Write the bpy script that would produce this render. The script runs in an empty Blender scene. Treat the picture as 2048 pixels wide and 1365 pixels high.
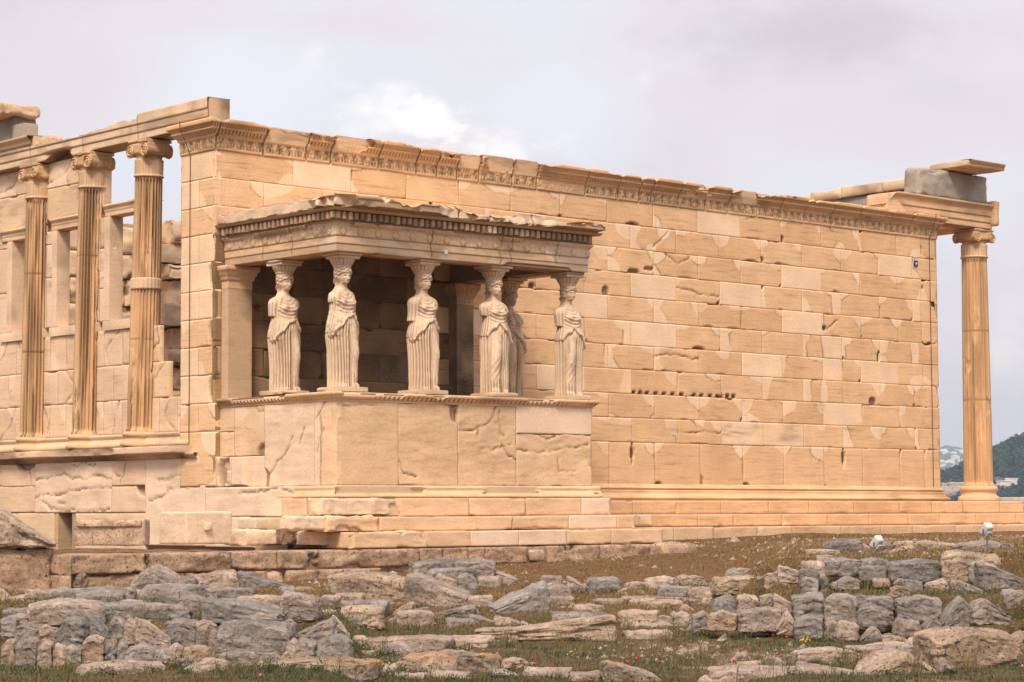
import bpy, math, random
import numpy as np
from math import radians as rad

# ------------------------------------------------------------------ camera, world, sun, exposure
sc = bpy.context.scene
COL = sc.collection
F = 4670.0                                  # focal length in pixels of the 2048 px wide photograph
VW = np.array([.6620, .7495]); RT = np.array([.7495, -.6620]); CP = np.array([-22.903, -33.74])
cam_d = bpy.data.cameras.new("camera"); cam = bpy.data.objects.new("camera", cam_d); COL.objects.link(cam)
cam.location = (CP[0], CP[1], 0.0)
cam.rotation_mode = 'XYZ'
PITCH = math.atan(336.5 / F); ROLL = rad(-.29)
from mathutils import Vector, Euler, Matrix
cam.rotation_euler = (Euler((rad(90) + PITCH, 0, math.atan2(-VW[0], VW[1])), 'XYZ').to_matrix() @ Matrix.Rotation(ROLL, 3, 'Z')).to_euler()
cam_d.sensor_width = 36.0; cam_d.lens = 36.0 * F / 2048
cam_d.clip_start = .5; cam_d.clip_end = 20000
sc.camera = cam
sc.view_settings.view_transform = 'Standard'; sc.view_settings.look = 'None'
sc.view_settings.exposure = 1.36; sc.view_settings.gamma = 1.0
sc.render.resolution_x = 1024; sc.render.resolution_y = 682
sc.cycles.max_bounces = 6; sc.cycles.diffuse_bounces = 4; sc.cycles.volume_bounces = 0
sc.cycles.use_denoising = True

SUN_AZ = (-.79, -.61)                        # direction to the sun in plan (west south west)
SUN_EL = 50.0
SKY = 0.815                                   # overcast: the cloud is brighter towards the zenith
def node(nt, t, **kw):
    n = nt.nodes.new(t)
    for k, v in kw.items():
        if hasattr(n, k): setattr(n, k, v)
        else: n.inputs[k.replace('_', ' ')].default_value = v
    return n

world = bpy.data.worlds.new("World"); sc.world = world; world.use_nodes = True
def build_world():
    nt = world.node_tree; nt.nodes.clear(); L = nt.links.new
    out = node(nt, 'ShaderNodeOutputWorld')
    sky = node(nt, 'ShaderNodeTexSky'); sky.sky_type = 'NISHITA'; sky.sun_disc = False
    sky.sun_elevation = rad(SUN_EL); sky.sun_rotation = math.atan2(SUN_AZ[0], SUN_AZ[1])
    sky.air_density = 1.0; sky.dust_density = 2.0
    bg1 = node(nt, 'ShaderNodeBackground'); bg1.inputs[1].default_value = .06
    L(sky.outputs[0], bg1.inputs[0])
    tc = node(nt, 'ShaderNodeTexCoord')
    mp = node(nt, 'ShaderNodeMapping'); mp.inputs[3].default_value = (1, 1, 2.1)
    L(tc.outputs['Generated'], mp.inputs[0])
    n1 = node(nt, 'ShaderNodeTexNoise'); n1.inputs['Scale'].default_value = 7.5; n1.inputs['Detail'].default_value = 5; n1.inputs['Roughness'].default_value = .5; n1.inputs['Distortion'].default_value = .25
    L(mp.outputs[0], n1.inputs[0])
    r1 = node(nt, 'ShaderNodeValToRGB')       # soft layer: blue-white gaps to lilac grey cloud
    e = r1.color_ramp.elements
    e[0].position = .30; e[0].color = (0.415, 0.421, 0.463, 1)
    e[1].position = .75; e[1].color = (0.385, 0.355, 0.378, 1)
    m = e.new(.42); m.color = (0.430, 0.419, 0.439, 1)
    m = e.new(.52); m.color = (0.430, 0.394, 0.413, 1)
    L(n1.outputs['Fac'], r1.inputs[0])
    col = r1.outputs[0]
    n2 = node(nt, 'ShaderNodeTexNoise'); n2.inputs['Scale'].default_value = 34; n2.inputs['Detail'].default_value = 8; n2.inputs['Roughness'].default_value = .62
    L(mp.outputs[0], n2.inputs[0])
    def blob(px, py, rx, ry, soft, color, fac, rough=.9):
        nonlocal col
        # a cloud bank at its own bearing and height in the sky
        d = np.array([VW[0] + (px - 1024) / F * RT[0], VW[1] + (px - 1024) / F * RT[1], (1019 - py) / F]); d /= np.linalg.norm(d)
        az = np.array([RT[0], RT[1], 0.0])
        s = node(nt, 'ShaderNodeVectorMath'); s.operation = 'SUBTRACT'; s.inputs[1].default_value = tuple(d); L(tc.outputs['Generated'], s.inputs[0])
        dx = node(nt, 'ShaderNodeVectorMath'); dx.operation = 'DOT_PRODUCT'; dx.inputs[1].default_value = tuple(az / (rx / F)); L(s.outputs[0], dx.inputs[0])
        dz = node(nt, 'ShaderNodeVectorMath'); dz.operation = 'DOT_PRODUCT'; dz.inputs[1].default_value = (0, 0, 1 / (ry / F)); L(s.outputs[0], dz.inputs[0])
        c = node(nt, 'ShaderNodeCombineXYZ'); L(dx.outputs['Value'], c.inputs[0]); L(dz.outputs['Value'], c.inputs[1])
        ln = node(nt, 'ShaderNodeVectorMath'); ln.operation = 'LENGTH'; L(c.outputs[0], ln.inputs[0])
        a = node(nt, 'ShaderNodeMath'); a.operation = 'MULTIPLY_ADD'; L(n2.outputs['Fac'], a.inputs[0]); a.inputs[1].default_value = -rough * 2; L(ln.outputs['Value'], a.inputs[2])
        mr = node(nt, 'ShaderNodeMapRange'); mr.interpolation_type = 'SMOOTHSTEP'; L(a.outputs[0], mr.inputs[0])
        mr.inputs[1].default_value = 1.0 - rough; mr.inputs[2].default_value = 1.0 - rough - soft; mr.inputs[3].default_value = 0; mr.inputs[4].default_value = fac
        # only in the half of the sky the bank stands in
        mx = node(nt, 'ShaderNodeMix'); mx.data_type = 'RGBA'; L(mr.outputs[0], mx.inputs[0]); L(col, mx.inputs[6]); mx.inputs[7].default_value = color
        col = mx.outputs[2]
    W_ = (0.600, 0.566, 0.539, 1); G_ = (0.335, 0.300, 0.326, 1); B_ = (0.450, 0.455, 0.501, 1); P_ = (0.430, 0.379, 0.397, 1)
    blob(470, 170, 300, 150, .9, B_, .9, .5)
    blob(1130, 240, 260, 170, .9, B_, .7, .5)
    blob(1640, 60, 420, 120, 1.0, G_, .85, .6)
    blob(760, 40, 220, 60, .9, P_, .7, .7)
    blob(120, 130, 280, 170, .9, P_, .8, .5)
    blob(1800, 260, 300, 100, 1., P_, .6, .6)
    blob(790, 225, 150, 85, 1.0, W_, .75, 1.3)
    blob(850, 235, 90, 60, .8, W_, .8, 1.5)
    blob(1000, 295, 150, 60, 1.0, W_, .8, 1.4)
    blob(620, 95, 70, 36, 1.2, W_, .35, 1.5)
    blob(1298, 150, 34, 36, 1.2, W_, .35, 1.5)
    blob(2020, 690, 70, 100, .9, (0.520, 0.473, 0.454, 1), .6, 1.2)
    blob(1750, 560, 380, 130, 1.0, (0.385, 0.355, 0.392, 1), .6, .6)
    sx = node(nt, 'ShaderNodeSeparateXYZ'); L(tc.outputs['Generated'], sx.inputs[0])
    gz = node(nt, 'ShaderNodeMapRange'); L(sx.outputs[2], gz.inputs[0]); gz.inputs[1].default_value = .22; gz.inputs[2].default_value = 1.; gz.inputs[3].default_value = SKY; gz.inputs[4].default_value = SKY * 1.75
    bg2 = node(nt, 'ShaderNodeBackground'); L(col, bg2.inputs[0]); L(gz.outputs[0], bg2.inputs[1])
    ad = node(nt, 'ShaderNodeMixShader'); ad.inputs[0].default_value = .95
    L(bg1.outputs[0], ad.inputs[1]); L(bg2.outputs[0], ad.inputs[2]); L(ad.outputs[0], out.inputs[0])
build_world()

sd = bpy.data.lights.new("sun", 'SUN'); sun = bpy.data.objects.new("sun", sd); COL.objects.link(sun)
sd.energy = 1.5; sd.angle = rad(16); sd.color = (1.0, .87, .71)
_s = Vector((SUN_AZ[0] * math.cos(rad(SUN_EL)), SUN_AZ[1] * math.cos(rad(SUN_EL)), math.sin(rad(SUN_EL))))
sun.rotation_euler = _s.to_track_quat('Z', 'Y').to_euler()

# ------------------------------------------------------------------ pixel <-> world (survey of the photograph)
def ray(x, y):                              # direction through a pixel, of unit depth along the heading
    a = (x - 1024) / F; b = -(y - 682.5) / F
    a, b = a * math.cos(ROLL) - b * math.sin(ROLL), a * math.sin(ROLL) + b * math.cos(ROLL)
    h = math.cos(PITCH) - b * math.sin(PITCH); z = math.sin(PITCH) + b * math.cos(PITCH)
    d = np.array([h * VW[0] + a * RT[0], h * VW[1] + a * RT[1], z])
    return d / h
def onS(x, y, Y=0.0):
    d = ray(x, y); t = (Y - CP[1]) / d[1]; return CP[0] + t * d[0], t * d[2]
def onW(x, y, X=0.0):
    d = ray(x, y); t = (X - CP[0]) / d[0]; return CP[1] + t * d[1], t * d[2]
def atD(x, y, t):
    d = ray(x, y); return np.array([CP[0] + t * d[0], CP[1] + t * d[1], t * d[2]])
def XS(px, Y=0.0): return onS(px, 800, Y)[0]
def YW(px, X=0.0): return onW(px, 800, X)[0]

# ------------------------------------------------------------------ noise
def _h(ix, iy, iz, s):
    with np.errstate(over='ignore'):
        n = (ix.astype(np.uint32) * np.uint32(374761393) + iy.astype(np.uint32) * np.uint32(668265263) + iz.astype(np.uint32) * np.uint32(2147483647) + np.uint32((s * 974711 + 12345) & 0xffffffff))
        n = (n ^ (n >> np.uint32(13))) * np.uint32(1274126177)
        n = n ^ (n >> np.uint32(16))
        n = n * np.uint32(2246822519); n = n ^ (n >> np.uint32(15))
    return n.astype(np.float64) / 2147483648.0 - 1.0
def vnoise(p, s=0):
    i = np.floor(p).astype(np.int64); f = p - i; u = f * f * (3 - 2 * f)
    r = 0
    for dx in (0, 1):
        wx = u[:, 0] if dx else 1 - u[:, 0]
        for dy in (0, 1):
            wy = u[:, 1] if dy else 1 - u[:, 1]
            for dz in (0, 1):
                wz = u[:, 2] if dz else 1 - u[:, 2]
                r = r + wx * wy * wz * _h(i[:, 0] + dx, i[:, 1] + dy, i[:, 2] + dz, s)
    return r
def fbm(p, o=3, s=0, g=.5):
    r = 0; a = 1; t = 0
    for k in range(o):
        r = r + a * vnoise(p * (2.03 ** k) + k * 17.31, s + k); t += a; a *= g
    return r / t
def sstep(a, b, x):
    t = np.clip((x - a) / (b - a), 0, 1); return t * t * (3 - 2 * t)

# ------------------------------------------------------------------ mesh builder
SETTLE = False                              # the long wall has settled a little towards its east end
class MB:
    def __init__(s): s.v = []; s.q = []; s.a = []; s.n = 0; s.t = []
    def add(s, v, q, a=None):
        v = np.asarray(v, float).reshape(-1, 3); q = np.asarray(q, np.int64)
        if a is None: a = np.zeros((len(v), 3))
        a = np.asarray(a, float)
        if a.ndim == 1: a = np.tile(a, (len(v), 1))
        s.v.append(v); s.a.append(a)
        if q.shape[1] == 4: s.q.append(q + s.n)
        else: s.t.append(q + s.n)
        s.n += len(v)
    def build(s, name, mat, parent=None, smooth=True, weld=False):
        v = np.concatenate(s.v); a = np.concatenate(s.a)
        if SETTLE: v[:, 2] += (1 - np.clip(v[:, 0], 0, 23) / 10) * (.03 + .0055 * (v[:, 2] - .2))
        q = np.concatenate(s.q) if s.q else np.zeros((0, 4), np.int64)
        t = np.concatenate(s.t) if s.t else np.zeros((0, 3), np.int64)
        if weld:
            _, idx, inv = np.unique(np.round(v, 4), axis=0, return_index=True, return_inverse=True)
            inv = inv.reshape(-1); v = v[idx]; a = a[idx]; q = inv[q]; t = inv[t] if len(t) else t
        me = bpy.data.meshes.new(name)
        nl = q.size + t.size; nf = len(q) + len(t)
        me.vertices.add(len(v)); me.vertices.foreach_set('co', v.astype(np.float32).ravel())
        me.loops.add(nl); me.loops.foreach_set('vertex_index', np.concatenate([q.ravel(), t.ravel()]).astype(np.int32))
        st = np.concatenate([np.arange(len(q)) * 4, q.size + np.arange(len(t)) * 3]).astype(np.int32)
        me.polygons.add(nf); me.polygons.foreach_set('loop_start', st)
        me.polygons.foreach_set('use_smooth', np.full(nf, smooth))
        me.update(calc_edges=True); me.validate()
        at = me.attributes.new('mk', 'FLOAT_VECTOR', 'POINT'); 
        if len(me.vertices) == len(a): at.data.foreach_set('vector', a.astype(np.float32).ravel())
        me.materials.append(mat)
        o = bpy.data.objects.new(name, me); COL.objects.link(o)
        if parent is not None:
            o.parent = parent; o.matrix_parent_inverse = parent.matrix_world.inverted() if parent.location.length == 0 else __import__('mathutils').Matrix.Translation(-parent.location)
        return o
def grid_q(nu, nv, wrap=False):
    u = nu if wrap else nu - 1
    i, j = np.meshgrid(np.arange(u), np.arange(nv - 1), indexing='ij'); i2 = (i + 1) % nu
    return np.stack([i * nv + j, i2 * nv + j, i2 * nv + j + 1, i * nv + j + 1], -1).reshape(-1, 4)

def thing(name, label, cat, loc=(0, 0, 0), group=None):
    o = bpy.data.objects.new(name, None); o.empty_display_size = .2; COL.objects.link(o)
    o.location = loc; o['label'] = label; o['category'] = cat
    if group: o['group'] = group
    return o
def tag(o, label, cat, group=None):
    o['label'] = label; o['category'] = cat
    if group: o['group'] = group
    return o
def struct(o, kind='structure'):
    o['kind'] = kind; return o

# rounded, weathered block in a local frame: O centre, axes U,V,W (unit), half sizes h
def rblock(mb, O, U, V, W, h, res=.06, r=.02, amp=.01, fr=3., seed=0, mk=(0, .5, 0), cuts=0, cutd=.8, chip=0., dirt=.0, taper=None, amp2=0., fr2=7.):
    h = np.array(h, float); O = np.array(O, float); A = np.array([U, V, W], float)
    rng = np.random.RandomState(abs(int(seed)) + 7)
    r = min(r, h.min() * .98)
    n = [max(3, min(72, int(math.ceil(2 * x / res)) + 1)) for x in h]
    planes = []
    for k in range(cuts):
        d = rng.normal(size=3); d[2] = abs(d[2]) * .6 if rng.rand() < .7 else d[2]; d /= np.linalg.norm(d)
        sup = np.abs(d * h).sum(); planes.append((d, sup * (cutd + .15 * rng.rand())))
    off = rng.rand(3) * 50
    for ax in range(3):
        b, c = (ax + 1) % 3, (ax + 2) % 3
        ub = np.linspace(-1, 1, n[b]); uc = np.linspace(-1, 1, n[c])
        # denser towards the edges so rounding shows
        ub = np.sign(ub) * np.abs(ub) ** .85; uc = np.sign(uc) * np.abs(uc) ** .85
        B, Cc = np.meshgrid(ub, uc, indexing='ij')
        for sg in (-1, 1):
            p = np.zeros((B.size, 3)); p[:, ax] = sg * h[ax]; p[:, b] = B.ravel() * h[b]; p[:, c] = Cc.ravel() * h[c]
            rr = r * (1 + .6 * vnoise(p * 2.2 + off, seed))
            rr = np.clip(rr, .002, h.min())
            qn = np.clip(p, -(h - rr[:, None]), h - rr[:, None]); d = p - qn
            ln = np.linalg.norm(d, axis=1)[:, None]; d = d / np.maximum(ln, 1e-9)
            x = qn + d * rr[:, None]
            if chip > 0:
                e = np.sort(h - np.abs(p), axis=1)[:, 1]
                cn = fbm(p * 3.1 + off, 2, seed + 3)
                x = x - d * (np.clip(cn * chip * 1.6 - e * .5, 0, chip))[:, None]
            x = x + d * (amp * fbm(p * fr + off, 4, seed + 11))[:, None]
            if amp2: rn = fbm(p * fr2 * np.array([1, 1, 1.6]) + off, 3, seed + 17); late = amp2 * (np.abs(rn) * 2.2 - .7 + .8 * fbm(p * fr2 * .5 + off, 2, seed + 18))
            for (pd, dist) in planes:
                ex = x @ pd - dist
                x = x - np.outer(np.maximum(ex, 0), pd)
            if amp2: x = x + d * late[:, None]
            if taper is not None:
                x = taper(x, h)
            w = O + x @ A
            a = np.tile(np.array(mk, float), (len(w), 1))
            a[:, 2] += dirt * np.clip(fbm(p * 1.7 + off, 3, seed + 5) * 1.6, 0, 1)
            qd = grid_q(n[b], n[c])
            if sg < 0: qd = qd[:, ::-1]
            mb.add(w, qd, a)

EX = np.array([1., 0, 0]); EY = np.array([0, 1., 0]); EZ = np.array([0, 0, 1.])
def bx(mb, x0, x1, y0, y1, z0, z1, **k):
    rblock(mb, ((x0 + x1) / 2, (y0 + y1) / 2, (z0 + z1) / 2), EX, EY, EZ, ((x1 - x0) / 2, (y1 - y0) / 2, (z1 - z0) / 2), **k)

# wall face of dressed blocks.  P(u,n,z) = O + u*U + n*N + z*Z
def panel(mb, O, U, N, blocks, res=.03, depth=.12, seed=0, amp=.003, edge=.0022, fr=4.):
    O = np.array(O, float); U = np.array(U, float); N = np.array(N, float)
    rng = np.random.RandomState(seed)
    for bi, b in enumerate(blocks):
        u0, u1, z0, z1 = b['r']; w = u1 - u0; h = z1 - z0
        rs = b.get('res', res)
        nu = max(4, int(w / rs) + 2); nz = max(4, int(h / rs) + 2)
        g = b.get('gap', rng.choice([0., .0005, .001, .003]))
        us = np.concatenate([[u0 + g], np.linspace(u0 + g, u1 - g, nu), [u1 - g]])
        zs = np.concatenate([[z0 + g], np.linspace(z0 + g, z1 - g, nz), [z1 - g]])
        Ug, Zg = np.meshgrid(us, zs, indexing='ij'); u = Ug.ravel(); z = Zg.ravel()
        back = np.zeros(Ug.shape, bool); back[0] = back[-1] = True; back[:, 0] = back[:, -1] = True; back = back.ravel()
        sd_ = seed * 31 + bi
        P3 = np.stack([u, z, np.full_like(u, sd_ * .37)], -1)
        fu = (u - u0) / w; fz = (z - z0) / h
        val = np.full_like(u, -9.)
        nz1 = fbm(P3 * 3.3, 3, sd_) ; nz2 = fbm(P3 * 9, 2, sd_ + 9)
        nn = .26 * nz1 + .09 * nz2
        for pt in b.get('p', ()):
            k = pt[0]
            if k == 'P': v = np.full_like(u, 9.)
            elif k in ('TL', 'TR', 'BL', 'BR'):
                a_, b_ = pt[1], pt[2]
                du = fu if k[1] == 'L' else 1 - fu; dz = 1 - fz if k[0] == 'T' else fz
                ex = pt[3] if len(pt) > 3 else rng.uniform(.95, 2.3)
                v = (1 - ((du / a_) ** ex + (dz / b_) ** ex)) * min(a_ * w, b_ * h) * .7 / .2 + nn * 1.2
            elif k == 'L': v = (pt[1] - fu + (pt[2] if len(pt) > 2 else 0) * (fz - .5)) * w * 4 + nn * .8
            elif k == 'R': v = (pt[1] - (1 - fu) + (pt[2] if len(pt) > 2 else 0) * (fz - .5)) * w * 4 + nn * .8
            elif k == 'T': v = (pt[1] - (1 - fz)) * h * 4 + nn * 1.3
            elif k == 'B': v = (pt[1] - fz) * h * 4 + nn * 1.3
            elif k == 'E': v = 1 - np.sqrt(((fu - pt[1]) / pt[3]) ** 2 + ((fz - pt[2]) / pt[4]) ** 2) + nn
            val = np.maximum(val, v)
        pale = sstep(-.02, .05, val) * rng.uniform(.75, 1.)
        old = 1 - pale
        e = np.minimum(np.minimum(u - u0, u1 - u), np.minimum(z - z0, z1 - z))
        ed = edge * b.get('edge', 1.)
        n = b.get('proud', 0.) + .5 * amp * fbm(P3 * fr, 4, sd_ + 2) * (1 - .7 * pale)
        rf = b.get('rough', 0.)
        if rf: n = n + rf * fbm(P3 * np.array([1.6, 4.5, 1]), 4, sd_ + 4)
        n = n - ed * np.exp(-(e / .014) ** 2) * (.25 + .75 * old)
        # worn arrises
        cn = fbm(np.stack([u * 2.6, z * 2.6, np.full_like(u, sd_ * 1.3)], -1), 3, sd_ + 6)
        wr = b.get('wear', .055)
        ch = np.clip(cn * 1.5 - .2, 0, 1) * wr
        er = sstep(0, .03, ch - e) * old
        n = n - er * np.minimum(.05, .03 + wr * .4)
        dirt = er * .8
        # seam of a patch
        sm = np.exp(-(val / .06) ** 2) * (np.abs(val) < 2)
        sk = sstep(-.1, .3, fbm(P3 * 2.1 + 9, 2, sd_ + 8))
        n = n - .006 * sm * sk; dirt = np.maximum(dirt, .75 * sm * sk)
        # cracks: polylines in block fractions
        for cr in b.get('cr', ()):
            pts = np.array(cr['l'], float) * [w, h] + [u0, z0]
            dm = np.full_like(u, 9.)
            qx = u + .03 * fbm(P3 * 9, 2, sd_ + 21); qz = z + .045 * fbm(P3 * 8 + 5, 2, sd_ + 22)
            for k in range(len(pts) - 1):
                a0, a1 = pts[k], pts[k + 1]; dd = a1 - a0
                t = np.clip(((qx - a0[0]) * dd[0] + (qz - a0[1]) * dd[1]) / (dd @ dd), 0, 1)
                dm = np.minimum(dm, np.hypot(qx - a0[0] - t * dd[0], qz - a0[1] - t * dd[1]))
            wd = max(cr.get('w', .012), .62 * rs)
            c_ = np.exp(-(dm / wd) ** 2); vv = np.clip(.75 + .8 * vnoise(P3 * 5, sd_ + 23), .2, 1); n = n - min(.03, cr.get('d', .03)) * c_ * vv; dirt = np.maximum(dirt, .8 * vv * np.exp(-(dm / (.7 * wd)) ** 2))
        for ho in b.get('ho', ()):     # hole or broken-out hollow: centre, half sizes (fractions), depth, darkening
            q = np.sqrt(((fu - ho[0]) / ho[2]) ** 2 + ((fz - ho[1]) / ho[3]) ** 2) + (.25 * nz1 if len(ho) < 7 else 0)
            c_ = sstep(1.08, .9, q); n = n - ho[4] * c_; dirt = np.maximum(dirt, ho[5] * c_); pale = pale * (1 - c_)
        if 'di' in b: dirt = np.maximum(dirt, b['di'] * np.clip(fbm(P3 * np.array([1.2, 3, 1]), 3, sd_ + 15) * 2.2, 0, 1) * np.clip(.5 + 1.6 * fbm(P3 * np.array([2.5, 20, 1]), 2, sd_ + 16), 0, 1))
        st = np.clip(fbm(P3 * np.array([1.1, 4.5, 1]) + 3, 4, sd_ + 14) * 1.9 - .25, 0, 1) * b.get('st', .35) * old * np.clip(.7 + 1.2 * fbm(P3 * np.array([3, 24, 1]), 2, sd_ + 19), .1, 1.2)
        dirt = np.maximum(dirt, st * .5)
        if 'porch_shade' in b: dirt = np.maximum(dirt, b['porch_shade'] * np.clip(.85 + .5 * fbm(P3 * 1.3, 3, sd_ + 33), 0, 1))  # shade under the porch roof, put into the stone colour
        n = np.where(back, -depth, n)
        tone = b.get('tone', rng.rand())
        tn = tone + .35 * fbm(P3 * 1.1, 3, sd_ + 12)
        v = O + np.outer(u, U) + np.outer(n, N) + np.outer(z, EZ)
        qd = grid_q(len(us), len(zs))
        if np.dot(np.cross(U, EZ), N) < 0: qd = qd[:, ::-1]
        mb.add(v, qd, np.stack([pale, tn, dirt], -1))

# moulding: profile [(out, z)...] run along U from u0 to u1; m0/m1 mitre
def sweep(mb, O, U, N, u0, u1, prof, res=.05, zres=.02, m0=0., m1=0., carve=None, seed=0, amp=.003, brk=None, mk=None, caps=True):
    O = np.array(O, float); U = np.array(U, float); N = np.array(N, float)
    pts = [prof[0]]
    for a, b in zip(prof[:-1], prof[1:]):
        k = max(1, int(math.hypot(b[0] - a[0], b[1] - a[1]) / zres))
        for i in range(1, k + 1): pts.append((a[0] + (b[0] - a[0]) * i / k, a[1] + (b[1] - a[1]) * i / k))
    pr = np.array(pts); nu = max(2, int((u1 - u0) / res) + 1); t = np.linspace(0, 1, nu)
    T, K = np.meshgrid(t, np.arange(len(pr)), indexing='ij'); T = T.ravel(); K = K.ravel()
    out = pr[K, 0].copy(); z = pr[K, 1].copy()
    def uu(o): return (u0 - m0 * o) * (1 - T) + (u1 + m1 * o) * T
    u = uu(out)
    dirt = np.zeros_like(u); pale = np.zeros_like(u)
    P3 = np.stack([u, z * 2, out * 2 + seed], -1)
    if carve is not None:
        do, dd = carve(u, z, out); out = out + do; dirt = np.maximum(dirt, dd)
    out = out + amp * fbm(P3 * 5, 3, seed)
    if brk is not None: out, z, pale, dirt = brk(u, z, out, pale, dirt)
    u = uu(out)
    v = O + np.outer(u, U) + np.outer(out, N) + np.outer(z, EZ)
    tn = .5 + .4 * fbm(P3 * 1.2, 3, seed + 5)
    dirt = np.maximum(dirt, np.clip(fbm(P3 * np.array([.8, 2, 1]) + 7, 4, seed + 6) * 1.3 - .2, 0, .45))
    a = np.stack([pale, tn, dirt], -1)
    if mk is not None: a = a * [1, 1, 0] * 0 + np.array(mk)
    qd = grid_q(nu, len(pr))
    if np.dot(np.cross(U, EZ), N) < 0: qd = qd[:, ::-1]
    mb.add(v, qd, a)

def lathe(mb, O, rz, na=48, res=None, rfun=None, mk=(0, .5, 0), seed=0, amp=.0, dfun=None):
    O = np.array(O, float)
    rz = np.array(rz, float)
    if res:
        pts = [rz[0]]
        for a, b in zip(rz[:-1], rz[1:]):
            k = max(1, int(np.hypot(*(b - a)) / res)); pts += [a + (b - a) * i / k for i in range(1, k + 1)]
        rz = np.array(pts)
    th = np.linspace(0, 2 * np.pi, na, endpoint=False)
    T, K = np.meshgrid(th, np.arange(len(rz)), indexing='ij'); T = T.ravel(); K = K.ravel()
    r = rz[K, 0].copy(); z = rz[K, 1].copy(); a = np.tile(np.array(mk, float), (len(r), 1))
    if rfun is not None:
        r, dd = rfun(T, z, r); a[:, 2] = np.maximum(a[:, 2], dd)
    P3 = np.stack([r * np.cos(T), r * np.sin(T), z], -1)
    if amp: r = r + amp * fbm(P3 * 6 + seed, 3, seed)
    v = O + np.stack([r * np.cos(T), r * np.sin(T), z], -1)
    qd = grid_q(na, len(rz), wrap=True)
    mb.add(v, qd, a)
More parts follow.
